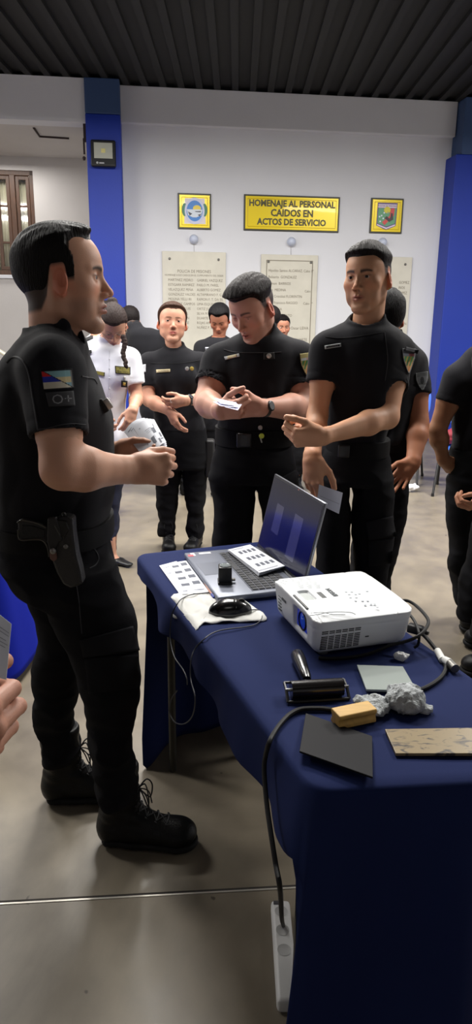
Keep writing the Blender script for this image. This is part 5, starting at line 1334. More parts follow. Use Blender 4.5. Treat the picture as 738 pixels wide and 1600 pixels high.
# white shoe shaped paper on the floor
def crumple(name, c, r, m, label, cat, seed, h=.004, amp=.35, f=1.0):
    V, Q = field_mesh([ell(c, r)], np.array(c)-np.array(r)*1.7, np.array(c)+np.array(r)*1.7, h, post=lambda P, d: d-noise(P, 1.6*f/max(r), seed)*min(r)*amp-noise(P, 4.5*f/max(r), seed+2)*min(r)*amp*.5, margin=min(r))
    V = relax(V, Q, 1, .3); lo = V[:, 2].min(); V[:, 2] += max(0, (c[2]-r[2])-lo) if lo < c[2]-r[2] else 0
    o = link(name, mesh_np(name, V, Q), m); tag(o, label, cat); return o
pw = on(640, 768); crumple('crumpled_paper', (float(pw[0]), float(pw[1]), .040), (.085, .05, .038), mat('white_paper', (232, 232, 236), rough=.7), 'white crumpled paper on the floor beside the hand on the hip', 'paper', 3, h=.006)
# second table with the royal blue cloth, left
# ------------------------------------------------------------------ tables and cloths
def cloth(name, poly_, ztop, hang, rc, m, amp=.018, fold=26.0, flare=.05, K=26, seed=1, thick=.0025, push=None):
    """poly_ counter clockwise; hang(edge, t) gives the lower edge height"""
    n = len(poly_); pts = []
    for i in range(n):
        A0, B0, C0 = [np.array(poly_[(i+k) % n], float) for k in (-1, 0, 1)]
        d0 = unit(B0-A0); d1 = unit(C0-B0); L_ = np.linalg.norm(C0-B0)
        s_ = B0-d0*rc; e_ = B0+d1*rc
        for k in range(8):
            t = k/8; p = (1-t)**2*s_+2*t*(1-t)*B0+t*t*e_; pts.append((p, i if t >= .5 else (i-1) % n, 0.0 if t >= .5 else 1.0))
        m_ = max(4, int((L_-2*rc)/.012))
        for k in range(m_):
            f = k/m_; p = e_+(C0-d1*rc-e_)*f; pts.append((p, i, (np.linalg.norm(p-B0))/L_))
    P = np.array([p for p, _, _ in pts]); N_ = len(P)
    tg = np.roll(P, -1, 0)-np.roll(P, 1, 0); tg /= np.linalg.norm(tg, axis=1)[:, None]; nr = np.stack([tg[:, 1], -tg[:, 0]], 1)
    for _ in range(10): nr = (np.roll(nr, 1, 0)+nr+np.roll(nr, -1, 0)); nr /= np.linalg.norm(nr, axis=1)[:, None]
    zb = np.array([hang(e, t) for _, e, t in pts]); s = np.cumsum(np.linalg.norm(P-np.roll(P, 1, 0), axis=1))
    for _ in range(2): zb = (np.roll(zb, 1)+2*zb+np.roll(zb, -1))/4
    PV = np.array([push(e, t) for _, e, t in pts]) if push is not None else None
    cen = P.mean(0); rings = []
    for f in (0.0, .25, .5, .75, .9, .97):
        q = cen+(P-cen)*f; z = np.full(N_, ztop)+noise(np.column_stack([q, np.zeros(N_)]), 9, seed)*.0012*(1 if f < .95 else .4)
        rings.append(np.column_stack([q, z]))
    re = .016
    for a in (25, 50, 75):
        r = math.radians(a); rings.append(np.column_stack([P+nr*re*math.sin(r), ztop-re*(1-math.cos(r))*np.ones(N_)]))
    ph = np.sin(s*fold+seed)+.6*np.sin(s*fold*.57+seed*2)+.35*np.sin(s*fold*1.9+1)
    for k in range(1, K+1):
        t = k/K; z = (ztop-re)-(ztop-re-zb)*t; dep = (ztop-re-zb)*t
        off = re+dep*flare+ph*amp*np.clip(dep/.35, 0, 1)**.8+np.abs(ph)*amp*.3*np.clip(dep/.35, 0, 1)
        pq = P+nr*off[:, None]
        if push is not None: pq = pq+PV*((dep/.74).clip(0, 1)**1.1)[:, None]
        rings.append(np.column_stack([pq, z]))
    R_ = len(rings); V = np.concatenate(rings); F_ = []
    for r in range(R_-1):
        for i in range(N_):
            j = (i+1) % N_; F_.append((r*N_+i, (r+1)*N_+i, (r+1)*N_+j, r*N_+j))
    F_ = F_[N_:]; c0 = len(V); V = np.concatenate([V, [[cen[0], cen[1], ztop]]])
    for i in range(N_): F_.append((c0, N_+i, N_+(i+1) % N_))
    me = bpy.data.meshes.new(name); me.from_pydata([tuple(v) for v in V], [], F_); me.update()
    o = link(name, me, m); s_ = o.modifiers.new('s', 'SOLIDIFY'); s_.thickness = thick; s_.offset = -1
    return o
NL = np.array([.145, 1.05]); LD = unit([-.362, .932]); TL_ = 1.298; FLc = NL+LD*TL_; FRc = FLc+np.array([.938, .347])*.50; NRc = np.array([.66, 1.10])
TOP = .75
_ls = [(0, .59), (.07, .585), (.13, .59), (.25, .61), (.38, .635), (.56, .655), (.73, .665), (.88, .65), (.95, .635), (1.0, .69), (1.15, .70), (1.298, .69)]
def hang_main(e, t):
    if e == 0: return -.001
    if e == 1: return .40
    if e == 2: return -.001 if t < .86 else -.001+min(1, (t-.86)/.05)*.691
    s = (1-t)*TL_
    return float(np.interp(s, [a for a, _ in _ls], [b for _, b in _ls]))
def push_main(e, t):
    if e == 2: w = float(ss(np.array(t), .35, .86)); return (-.05*w, -.22*w)
    if e == 0 and t < .3: w = (1-t/.3)**1.5; return (-.035*w, -.012*w)
    return (0.0, 0.0)
NAVY = mat('navy_cloth', (23, 35, 78), rough=.85, bump=.22, bscale=1400, sheen=.0, spec=.15, var=.05, vscale=3)
cl = cloth('tablecloth', [NL, NRc, FRc, FLc], TOP, hang_main, .035, NAVY, amp=.026, fold=22, flare=.07, seed=2, push=push_main)
tag(cl, 'navy blue cloth covering the table with the projector and laptop', 'tablecloth')
tb = empty('folding_table', (*((NL+FRc)/2), 0)); tag(tb, 'table under the navy blue cloth, carrying the laptop and projector', 'table')
def shrink(P, k):
    c = np.mean(P, 0); return [tuple(c+(np.array(p)-c)*k) for p in P]
mb = MB(); mb.prism(shrink([NL, NRc, FRc, FLc], .985), TOP-.030, TOP-.004); mb.build('tabletop', mat('table_board', (150, 130, 100), rough=.5), tb)
for i, p in enumerate(shrink([NL, NRc, FRc, FLc], .76)):
    mb = MB(); mb.tube([(p[0], p[1], 0), (p[0], p[1], TOP-.03)], .013, 12); mb.build('leg', mat('leg_steel', (60, 58, 52), rough=.4, metal=.5), tb, smooth=True)
# royal blue table on the left
ROYAL = mat('royal_cloth', (16, 34, 160), rough=.85, bump=.15, bscale=1200, spec=.15)
q2 = [(-2.5, 2.66), (-1.0, 2.66), (-1.0, 3.5), (-2.5, 3.5)]
cl2 = cloth('tablecloth', q2, .76, lambda e, t: .04 if e != 0 else .035, .10, ROYAL, amp=.012, fold=9, flare=.10, seed=5)
tag(cl2, 'royal blue cloth on the table at the left behind the man in profile', 'tablecloth')
tb2 = empty('covered_table', (-1.75, 3.1, 0)); tag(tb2, 'table under the royal blue cloth at the left', 'table')
mb = MB(); mb.rbox((-2.48, 2.68, .73), (-1.02, 3.48, .756), .004); mb.build('tabletop', mat('table_board', (150, 130, 100)), tb2)
for x in (-2.4, -1.10):
    for y in (2.76, 3.40): mb = MB(); mb.tube([(x, y, 0), (x, y, .73)], .016, 10); mb.build('leg', mat('black_tube', (20, 20, 22)), tb2)

# ------------------------------------------------------------------ flat things: sheets of paper
PAPER = mat('paper', (226, 229, 238), rough=.75); INKM = mat('print_ink', (96, 100, 112), rough=.8); INKL = mat('pale_print', (150, 154, 166), rough=.8)
def quad_pt(c, s, t, bend=0.0, nrm=None):
    p = (1-s)*(1-t)*c[0]+s*(1-t)*c[1]+s*t*c[2]+(1-s)*t*c[3]
    if bend and nrm is not None: p = p+nrm*bend*math.sin(math.pi*s)
    return p
def sheet(name, c, label, cat='paper', bend=0.0, marks=(), pale=(), text=(), m=None, group=None, th=.0006, parent=None, nu=10, wav=0.0):
    """c: 4 corners tl, tr, br, bl in space"""
    c = [np.asarray(p, float) for p in c]; nrm = unit(np.cross(c[1]-c[0], c[3]-c[0]))
    f = lambda s, t: quad_pt(c, s, t, bend, nrm)+nrm*wav*math.sin(5*s+3*t)
    V = [f(i/nu, j/nu) for i in range(nu+1) for j in range(nu+1)]; n = len(V)
    fs = []
    for i in range(nu):
        for j in range(nu): a = i*(nu+1)+j; fs.append((a, a+nu+1, a+nu+2, a+1))
    F_ = fs+[tuple(k+n for k in reversed(q)) for q in fs]; V2 = [p-nrm*th for p in V]
    bd = [i*(nu+1) for i in range(nu+1)]; 
    loop = [j for j in range(nu+1)]+[i*(nu+1)+nu for i in range(1, nu+1)]+[nu*(nu+1)+j for j in range(nu-1, -1, -1)]+[i*(nu+1) for i in range(nu-1, 0, -1)]
    for k in range(len(loop)): a, b = loop[k], loop[(k+1) % len(loop)]; F_.append((a, b, b+n, a+n))
    mb = MB(); mb.add([tuple(p) for p in V+V2], F_); o = mb.build(name, m or PAPER, None, smooth=True)
    if parent is None: tag(o, label, cat, group)
    else: adopt(parent, o)
    for lst, mm, nm in ((marks, INKM, 'print'), (pale, INKL, 'fine_print')):
        if not lst: continue
        k = MB()
        for (s0, t0, s1, t1) in lst:
            for sg in (1,):
                ns = max(1, int((s1-s0)*12)); vs = []
                for i in range(ns+1):
                    s = s0+(s1-s0)*i/ns; vs += [tuple(f(s, t0)+nrm*sg*.0005), tuple(f(s, t1)+nrm*sg*.0005)]
                k.add(vs, [(2*i, 2*i+2, 2*i+3, 2*i+1) for i in range(ns)])
        if cam_side(c, nrm) < 0:
            k.v = [tuple(np.array(v)-nrm*(.0010+th)) for v in k.v]
        q = k.build(nm, mm)
        adopt(o, q)
    return o
def cam_side(c, nrm): return float((np.array([0, 0, CH])-np.mean(c, 0))@nrm)
def zq(q, z): return [on(u, v, z) for u, v in q]
# fingerprint sheets beside and on the laptop
def prints(r, cn, x0=.12, y0=.14, w=.13, h=.07, gx=.2, gy=.2):
    return [(x0+i*gx, y0+j*gy, x0+i*gx+w, y0+j*gy+h) for i in range(cn) for j in range(r)]
sheet('fingerprint_sheet', zq([(249, 884), (276, 877), (318, 926), (283, 931)], TOP+.0035), 'lower fingerprint sheet, its left margin showing beside the laptop', marks=[], pale=[(.1, .1, .5, .12), (.1, .3, .4, .32)], group='fingerprint sheets left of the laptop')
sheet('fingerprint_sheet', zq([(262, 881), (291, 876), (327, 925), (284, 929)], TOP+.0055), 'upper fingerprint sheet with rows of dark prints beside the laptop', marks=[(.15+.0*i, .10+.2*i, .48, .17+.2*i) for i in range(4)]+[(.62, .06+.2*i, .92, .15+.2*i) for i in range(4)], pale=[(.1, .9, .9, .93)], group='fingerprint sheets left of the laptop')
# pen
p0 = on(317, 905, TOP+.008); p1 = on(334, 933, TOP+.008); pen = empty('pen', tuple(p0)); tag(pen, 'pale orange pen with a blue tip lying between laptop and paper', 'pen')
pd = p1-p0; mb = MB(); mb.tube([tuple(p0-pd*.35), tuple(p0+pd*.15)], .0042, 10); mb.build('cap', mat('pen_white', (214, 208, 204), rough=.35), pen, smooth=True)
mb = MB(); mb.tube([tuple(p0+pd*.12), tuple(p0+pd*.86)], .0038, 10); mb.build('barrel', mat('pen_orange', (196, 140, 116), rough=.4), pen, smooth=True)
mb = MB(); mb.tube([tuple(p0+pd*.85), tuple(p0+pd*1.02)], [.0042, .0030], 10); mb.build('tip', mat('pen_blue', (40, 62, 160), rough=.35), pen, smooth=True)
# white cloth under the mouse, its corners hanging over the table edge
outl = [(267, 934), (282, 926), (300, 924), (330, 925), (372, 932), (392, 946), (417, 966), (404, 971), (360, 972), (330, 974), (317, 975), (309, 982), (300, 993), (292, 980), (284, 968), (270, 965), (274, 948)]
def table_surface_z(x, y):
    """height of the cloth surface near the left edge"""
    d = (np.array([x, y])-NL)@np.array([LD[1], -LD[0]])
    return TOP+.002 if d > 0 else TOP+.002-max(0, (-d))*1.6
def cloth_pt(u, v):
    lo, hi = TOP+.003, TOP-.25
    z = TOP+.003
    for _ in range(25):
        p = on(u, v, z); z2 = table_surface_z(p[0], p[1])+.001; z = z*.6+z2*.4
    return on(u, v, z)
cx_, cy_ = 330, 950; V = []; n = len(outl); RN = 8
OUT = curve_pts([(a, b, 0) for a, b in outl+[outl[0]]], 3)[:-1]; n = len(OUT)
for r in range(1, RN+1):
    for p in OUT:
        f = r/RN; u, v = cx_+(p.x-cx_)*f, cy_+(p.y-cy_)*f; q = cloth_pt(u, v); w_ = .0035*math.sin(u*.16+v*.10)+.0025*math.sin(u*.31-v*.2)
        V.append(tuple(q+np.array([0, 0, abs(w_)])))
F_ = []
for r in range(RN-1):
    for i in range(n): j = (i+1) % n; F_.append((r*n+i, (r+1)*n+i, (r+1)*n+j, r*n+j))
V.append(tuple(cloth_pt(cx_, cy_))); F_ += [(len(V)-1, i, (i+1) % n) for i in range(n)]
mb = MB(); mb.add(V, F_); wc = mb.build('cleaning_cloth', mat('white_cotton', (222, 222, 218), rough=.9, bump=.3, bscale=700), None, smooth=True, auto=False)
s_ = wc.modifiers.new('s', 'SOLIDIFY'); s_.thickness = .002; s_.offset = 1; tag(wc, 'rumpled white cloth under the computer mouse', 'cloth')
# mouse
mp0 = on(328, 956, TOP+.008); mp1 = on(392, 954, TOP+.008); md = unit(mp1-mp0); ml = np.linalg.norm(mp1-mp0); mc = (mp0+mp1)/2
MM = frame(tuple(mc), tuple(md), (-md[1], md[0], 0)); Rm = np.array(MM.to_3x3())
mpr = [Pr(lambda P: (np.sqrt((((P-mc)@Rm)[:, 0]/(ml*.53))**2+(((P-mc)@Rm)[:, 1]/(.034-.006*((P-mc)@Rm)[:, 0]/ml))**2+((P-mc)@Rm)[:, 2].clip(0)**2/.036**2)-1)*.03)]
def mpost(P, d):
    q = (P-mc)@Rm; g = np.exp(-(np.abs(q[:, 1])/.0008)**2)*(q[:, 0] > .012)*.001+np.exp(-(np.abs(q[:, 0]-.012)/.001)**2)*(q[:, 2] > .01)*.0007
    return np.maximum(d+g, np.maximum(-q[:, 2]-.004, -.1))
V, Q = field_mesh(mpr, mc-[.07, .07, .01], mc+[.07, .07, .045], .0016, post=mpost)
mo = empty('computer_mouse', tuple(mc)); tag(mo, 'black wired computer mouse on the white cloth', 'mouse')
adopt(mo, link('mouse_shell', mesh_np('mouse_shell', V, Q), mat('gloss_black', (14, 14, 16), rough=.22, coat=.3)))
mb = MB(); mb.lathe([(.009, -.003), (.0095, 0), (.009, .003)], 16, MM @ Matrix.Translation((.030, 0, .027)) @ Matrix.Rotation(math.pi/2, 4, 'X')); mb.build('scroll_wheel', mat('rubber', (30, 30, 32), rough=.7), mo, smooth=True)
# cables
def cable(pts, r, label, m=None, name='cable', group=None, parent=None, n=7):
    mb = MB(); mb.tube(curve_pts([tuple(p) for p in pts], n), r, 8); o = mb.build(name, m or mat('cable_black', (17, 17, 19), rough=.55, spec=.25), None, smooth=True)
    if parent is not None: adopt(parent, o)
    else: tag(o, label, 'cable', group)
    return o
T = lambda u, v, dz=.004: on(u, v, TOP+dz)
def side_pt(u, v, off=.03):
    d = ray(u, v); n_ = np.array([LD[1], -LD[0]]); o = NL-n_*off; t = (o@n_)/(d[:2]@n_); return O+d*t
thin = mat('thin_cable', (52, 54, 60), rough=.5)
cable([T(392, 953, .012), T(402, 953, .008), T(409, 957, .005), T(409, 967), T(399, 976), T(382, 980), T(364, 982, .006), T(345, 985, .006), T(331, 990, .006), T(320, 998, .006), side_pt(306, 1012, .022), side_pt(299, 1030, .04), side_pt(298, 1060, .05), side_pt(305, 1090, .06), side_pt(301, 1118, .06), side_pt(288, 1131, .06), side_pt(273, 1128, .06), side_pt(265, 1112, .06), side_pt(268, 1093, .06), side_pt(277, 1079, .06)],
      .0016, 'thin grey mouse cable looping down beside the table edge', thin)
cable([T(420, 934), T(405, 931), T(385, 928, .006), T(351, 929, .006), T(322, 927, .008), T(300, 929, .010), T(287, 934, .010), side_pt(279, 941, .020), side_pt(269, 960, .035), side_pt(266, 985, .04), side_pt(267, 1005, .045), side_pt(273, 1027, .05), side_pt(286, 1046, .05), side_pt(292, 1060, .05), side_pt(293, 1070, .05)],
      .0016, 'thin black cable from behind the projector hanging over the table edge', thin)
# ------------------------------------------------------------------ laptop
Af = np.array([-.172, 2.222]); fx = unit([.307, -.952]); gy = np.array([-fx[1], fx[0]]); LW, LDp = .405, .262
ML = Matrix(((fx[0], gy[0], 0, Af[0]), (fx[1], gy[1], 0, Af[1]), (0, 0, 1, TOP+.004), (0, 0, 0, 1)))
lap = empty('laptop', tuple(ML @ Vector((LW/2, LDp/2, 0)))); tag(lap, 'open grey laptop with a dark screen at the far end of the table', 'laptop')
GR = mat('laptop_grey', (112, 117, 130), rough=.4, metal=.35); DK = mat('key_black', (34, 36, 42), rough=.5)
mb = MB(); mb.rbox((0, 0, 0), (LW, LDp, .017), .005, ML); mb.build('base', GR, lap, smooth=True)
mb = MB(); mb.rbox((.035, .108, .0165), (LW-.02, .235, .0180), .004, ML)
mb.build('keyboard_deck', mat('deck_grey', (84, 88, 100), rough=.45, metal=.3), lap)
mb = MB(); rnd_ = random.Random(3)
for r in range(6):
    y = .112+r*.0202; x = .040; ws = [1]*19
    if r == 0: ws = [1.3, 1, 1, 1.2, 5.2, 1.2, 1, 1, 1, 1, 1, 1, 1, 1]
    if r == 1: ws = [2.2]+[1]*10+[2.4, 1, 1, 1, 1]
    if r == 2: ws = [1.7]+[1]*11+[1.8, 1, 1, 1, 1]
    if r == 3: ws = [1.4]+[1]*12+[1.3, 1, 1, 1, 1]
    tot = sum(ws); k = (LW-.062)/tot
    for w_ in ws: mb.rbox((x+.0012, y, .018), (x+w_*k-.0012, y+.0172, .0205), .0012, ML, seg=1); x += w_*k
mb.build('keyboard', DK, lap)
mb = MB(); mb.rbox((.115, .012, .0168), (.225, .088, .0176), .002, ML); mb.build('touchpad', mat('touchpad_grey', (104, 109, 122), rough=.35, metal=.3), lap)
mb = MB(); mb.box((.012, .018, .0170), (.040, .031, .0174), ML); mb.box((.016, .046, .0170), (.030, .086, .0174), ML); mb.build('white_sticker', mat('sticker_white', (222, 222, 226), rough=.5), lap)
mb = MB(); mb.box((.026, .006, .0171), (.044, .024, .0176), ML); mb.build('red_sticker', mat('sticker_red', (206, 60, 74), rough=.5), lap)
al = math.radians(77); MS = ML @ Matrix.Translation((0, LDp-.004, .014)) @ Matrix.Rotation(al, 4, 'X')   # screen: local x width, y up the panel, z facing the keyboard
SH = .262
mb = MB(); mb.rbox((0, 0, -.008), (LW, SH, 0), .0035, MS); sc_ = mb.build('screen_lid', mat('lid_silver', (150, 154, 164), rough=.3, metal=.6), lap, smooth=True)
mb = MB(); mb.rbox((.002, .002, -.001), (LW-.002, SH-.002, .0012), .001, MS); adopt(sc_, mb.build('bezel', mat('bezel_black', (24, 24, 28), rough=.35)))
m_scr, nt, bb = new_mat('display'); N = nt.nodes; Lk = nt.links
bb.inputs['Base Color'].default_value = (.003, .003, .008, 1); bb.inputs['Roughness'].default_value = .15; bb.inputs['Specular IOR Level'].default_value = .25
tc = N.new('ShaderNodeTexCoord'); sx = N.new('ShaderNodeSeparateXYZ'); Lk.new(tc.outputs['Generated'], sx.inputs[0])
rp = N.new('ShaderNodeValToRGB'); rp.color_ramp.elements[0].position = .15; rp.color_ramp.elements[0].color = lin((14, 16, 62))+(1,); rp.color_ramp.elements[1].position = .95; rp.color_ramp.elements[1].color = lin((40, 36, 52))+(1,)
x_ = rp.color_ramp.elements.new(.62); x_.color = lin((18, 24, 76))+(1,)
Lk.new(sx.outputs[2], rp.inputs[0]); Lk.new(rp.outputs[0], bb.inputs['Emission Color']); bb.inputs['Emission Strength'].default_value = .22
mb = MB(); mb.box((.008, .016, .0012), (LW-.008, SH-.010, .0018), MS); adopt(sc_, mb.build('display', m_scr))
refl_m = mat('display_reflection', (28, 28, 40), rough=.12, emit=(52, 52, 84), estr=.4)  # pale bands imitate reflections on the screen, painted with a faint glow
for q_ in ((.085, .085, .145, .180), (.235, .045, .300, .185)):
    mb = MB(); mb.box((q_[0], q_[1], .0019), (q_[2], q_[3], .0021), MS); adopt(sc_, mb.build('display_reflection', refl_m))
mb = MB(); mb.lathe([(.0028, 0), (.0028, .0006)], 10, MS @ Matrix.Translation((LW/2+.012, SH-.0062, .0012))); adopt(sc_, mb.build('webcam', mat('webcam', (190, 120, 120), rough=.2)))
mb = MB(); mb.tube([ML @ Vector((.03, LDp-.004, .014)), ML @ Vector((LW-.03, LDp-.004, .014))], .007, 12); mb.build('hinge', mat('hinge_dark', (44, 46, 52), rough=.4), lap, smooth=True)
print('laptop proj', [tuple(ML @ Vector(p)) for p in ((0, 0, .017),)], 'screen top', tuple(MS @ Vector((0, SH, 0))), tuple(MS @ Vector((LW, SH, 0))))
# cards on the keyboard
z0 = TOP+.0265
for k in range(4):
    dx = k*1.6; q = [(356+dx*.2, 861-k*.6), (391, 853-k*.6), (445+dx*.1, 886-k*.5), (404+dx*.3, 897+3-k*1.5)]
    sheet('fingerprint_card', zq(q, z0+k*.0032), ['bottom', 'second from bottom', 'second from top', 'topmost'][k]+' fingerprint card of the stack lying on the laptop keyboard',
          marks=([] if k < 3 else [(.20+.19*i+.0, .16+.27*j, .20+.19*i+.12, .16+.27*j+.11) for i in range(4) for j in range(3)]), pale=([] if k < 3 else [(.05, .05, .6, .07), (.05, .93, .8, .95)]), group='fingerprint cards on the keyboard', th=.0012)
# black device with a glass top
bp = on(352, 910, TOP+.021); MD = frame(tuple(bp), (1, .06, 0), (-.06, 1, 0))
dv = empty('fingerprint_scanner', tuple(bp)); tag(dv, 'small black box device with a glass top standing on the laptop palm rest', 'scanner')
mb = MB(); mb.rbox((-.020, -.018, .004), (.019, .022, .052), .003, MD); mb.build('body', mat('matte_black', (16, 16, 18), rough=.4), dv, smooth=True)
mb = MB(); mb.rbox((-.022, -.020, 0), (.021, .024, .006), .002, MD); mb.build('base', mat('matte_black', (16, 16, 18)), dv, smooth=True)
mb = MB(); mb.lathe([(.016, 0), (.017, .002), (.013, .004), (.012, .003)], 24, MD @ Matrix.Translation((0, .002, .052))); mb.build('glass_window', mat('smoke_glass', (150, 158, 160), rough=.08, metal=.3), dv, smooth=True)
mb = MB(); mb.rbox((.019, -.006, .006), (.030, .006, .012), .001, MD); mb.build('plug', mat('dull_metal', (110, 108, 104)), dv)
# ------------------------------------------------------------------ projector
pn = np.array([.188, 1.500]); pa = unit([-.30, .954]); pb = np.array([pa[1], -pa[0]]); PW, PD, PH = .298, .264, .093
MP = Matrix(((pb[0], pa[0], 0, pn[0]), (pb[1], pa[1], 0, pn[1]), (0, 0, 1, TOP+.014), (0, 0, 0, 1))); MPi = MP.inverted()
pj = empty('projector', tuple(MP @ Vector((PD/2, PW/2, -.012)))); tag(pj, 'white video projector with its lens lit blue, standing on the navy cloth', 'projector')
Rp = np.array(MP.to_3x3()); Tp = np.array(MP.to_translation())
def ppost(P, d):
    x, y, z = P[:, 0], P[:, 1], P[:, 2]
    d = np.maximum(d, z-(PH-.010*((y-PW/2)/(PW/2))**4-.003*(x < .02)))            # softly crowned lid
    d = d+.0016*np.exp(-((z-.062+.0*x)/.0016)**2)*(y < .05)                        # seam on the side
    d = d+.0014*np.exp(-((x-.215)/.0012)**2)*(z > PH-.012)
    return d
R0 = .024
def pbody(P):
    q = np.abs(P-[PD/2, PW/2, PH/2+.002]); h_ = np.array([PD/2, PW/2, PH/2+.002])
    tape = (1-P[:, 2]/PH).clip(0, 1)*.016
    qx = q[:, 0]-(h_[0]-tape*.5)+R0; qy = q[:, 1]-(h_[1]-tape)+R0; qz = q[:, 2]-h_[2]+.014
    return np.sqrt(np.maximum(qx, 0)**2+np.maximum(qy, 0)**2+np.maximum(qz*R0/.014*.6, 0)**2)+np.minimum(np.maximum(np.maximum(qx, qy), qz), 0)-R0
prb = [Pr(pbody), rboxp((-.002, .105, .045), (.016, .040, .028), r=.008, k=.006, sub=True), rboxp((.040, .150, PH+.004), (.016, .032, .012), r=.006, k=.003, sub=True)]
V, Q = field_mesh(prb, (-.01, -.01, -.01), (PD+.01, PW+.01, PH+.01), .0030, post=ppost); V = relax(V, Q, 2, .4); V = V@Rp.T+Tp
WP = mat('projector_white', (226, 229, 232), rough=.38, coat=.1)
adopt(pj, link('housing', mesh_np('housing', V, Q), WP))
for (x, y) in ((.04, .04), (.04, PW-.04), (PD-.04, .04), (PD-.04, PW-.04)):
    mb = MB(); mb.lathe([(.012, -.0135), (.012, -.002), (.009, .008)], 14, MP @ Matrix.Translation((x, y, 0))); mb.build('foot', mat('foot_grey', (90, 92, 96), rough=.6), pj, smooth=True)
mb = MB(); mb.lathe([(.026, 0), (.026, .006), (.022, .008), (.020, .003), (.002, .002)], 32, MP @ Matrix.Translation((.017, .105, .045)) @ Matrix.Rotation(-math.pi/2, 4, 'Y'))
ln = mb.build('lens_barrel', mat('lens_black', (16, 18, 26), rough=.3), pj, smooth=True)
mb = MB(); mb.lathe([(.0195, 0), (.016, .003), (.009, .005), (.001, .006)], 32, MP @ Matrix.Translation((.016, .105, .045)) @ Matrix.Rotation(-math.pi/2, 4, 'Y')); adopt(ln, mb.build('lens_glass', mat('lens_glow', (20, 40, 120), rough=.05, emit=(40, 90, 230), estr=.14), smooth=True))
mb = MB(); mb.rbox((.0125, .066, .018), (.0145, .144, .072), .001, MP); mb.build('lens_recess', mat('recess_blue_black', (16, 24, 66), rough=.3, emit=(20, 50, 190), estr=.25), pj)
# side grille
vdm = mat('vent_dark', (38, 40, 44), rough=.7)
gx0, gx1 = .020, .120
mb = MB()
def yside(z): return (1-z/PH)*.016
for k in range(11):
    z = .008+k*.0048
    if k == 8: continue
    mb.add([MP @ Vector(p) for p in ((gx0, yside(z)-.0012, z), (gx1, yside(z)-.0012, z), (gx1, yside(z+.0021)-.0012, z+.0021), (gx0, yside(z+.0021)-.0012, z+.0021), (gx0, yside(z)+.003, z), (gx1, yside(z)+.003, z), (gx1, yside(z)+.003, z+.0021), (gx0, yside(z)+.003, z+.0021))], [(0, 1, 2, 3), (4, 7, 6, 5), (0, 4, 5, 1), (3, 2, 6, 7), (0, 3, 7, 4), (1, 5, 6, 2)])
vd = mat('vent_dark', (38, 40, 44)); mb.build('vent_slots', vd, pj)
mb = MB()
for k in range(1, 6):
    x = gx0+(gx1-gx0)*k/6; z0_, z1_ = .006, .060
    mb.add([MP @ Vector(p) for p in ((x-.0012, yside(z0_)-.0016, z0_), (x+.0012, yside(z0_)-.0016, z0_), (x+.0012, yside(z1_)-.0016, z1_), (x-.0012, yside(z1_)-.0016, z1_), (x-.0012, .02, z0_), (x+.0012, .02, z0_), (x+.0012, .02, z1_), (x-.0012, .02, z1_))], [(0, 1, 2, 3), (4, 7, 6, 5), (0, 4, 5, 1), (3, 2, 6, 7), (0, 3, 7, 4), (1, 5, 6, 2)])
mb.build('vent_rib', WP, pj)
mb = MB(); mb.box((.135, yside(.03)-.0008, .028), (.145, .01, .031), MP); mb.build('lock_slot', vd, pj)
# top: lid of the zoom ring, levers, badge, keys, warning label
ZT = PH-.0005
def top_xy(u, v): p = MPi @ Vector(on(u, v, TOP+.014+PH)); return p.x, p.y
mb = MB(); mb.rbox((.026, .120, PH-.0085), (.054, .180, PH-.0065), .001, MP); mb.build('focus_window', mat('window_grey', (172, 178, 176), rough=.4), pj)
mb = MB(); mb.rbox((.006, .07, ZT-.002), (.012, .160, ZT+.0006), .0008, MP); mb.rbox((.068, .118, ZT-.002), (.082, .158, ZT+.0012), .0015, MP); mb.build('zoom_lever', mat('lever_dark', (52, 56, 58), rough=.5), pj)
e0 = Vector(on(527, 932, TOP+.014+PH+.0008)); e1 = Vector(on(511, 919, TOP+.014+PH+.0008))
xd = (e1-e0).normalized(); ME = Matrix.Translation((e0+e1)/2+Vector((0, 0, .0002))) @ Matrix(((xd.x, -xd.y, 0, 0), (xd.y, xd.x, 0, 0), (0, 0, 1, 0), (0, 0, 0, 1)))
mb = MB(); vs, fs = text_bm('EPSON', .017, ME, ext=.0003, bold=.0006); mb.add(vs, fs); mb.build('brand_lettering', mat('badge_grey', (72, 78, 82), rough=.4), pj)
mb = MB()
for (u, v) in ((541, 925), (550, 925), (546, 929), (556, 929), (562, 928), (548, 934), (557, 934), (556, 939), (567, 939), (575, 939), (571, 945), (580, 944), (586, 944), (590, 949), (574, 924)):
    p = Vector(on(u, v, TOP+.014+PH+.0003)); mb.lathe([(.0034, 0), (.0034, .0006), (.002, .0008)], 10, Matrix.Translation(p))
mb.build('control_keys', mat('key_pale', (176, 182, 188), rough=.4), pj)
mb = MB()
for r in range(9):
    for c in range(3):
        a = on(453+c*13+r*1.9, 903.5+r*1.9+c*0, TOP+.014+PH+.0004); b = on(463+c*13+r*1.9-(r % 3)*1.5, 903+r*1.9, TOP+.014+PH+.0004)
        mb.tube([tuple(a), tuple(b)], .00035, 4)
for r in range(3):
    a = on(432+r*4, 911-r*2.0, TOP+.014+PH-.002); b = on(444+r*3, 917-r*4, TOP+.014+PH-.001); mb.tube([tuple(a), tuple(b)], .0004, 4)
mb.build('warning_print', mat('warning_print', (140, 146, 146), rough=.6), pj)
mb = MB(); q = curve_pts([on(u, v, TOP+.014+PH+.0012) for u, v in ((484, 962), (498, 960), (512, 957), (530, 956), (548, 957), (556, 960))], 5); mb.tube([tuple(p) for p in q], .0010, 5)
q = curve_pts([on(u, v, TOP+.014+PH+.0012) for u, v in ((486, 958), (505, 957), (520, 960), (540, 960))], 5); mb.tube([tuple(p) for p in q], .0008, 5); mb.build('tape_residue', mat('tape_grey', (176, 180, 182), rough=.25), pj)
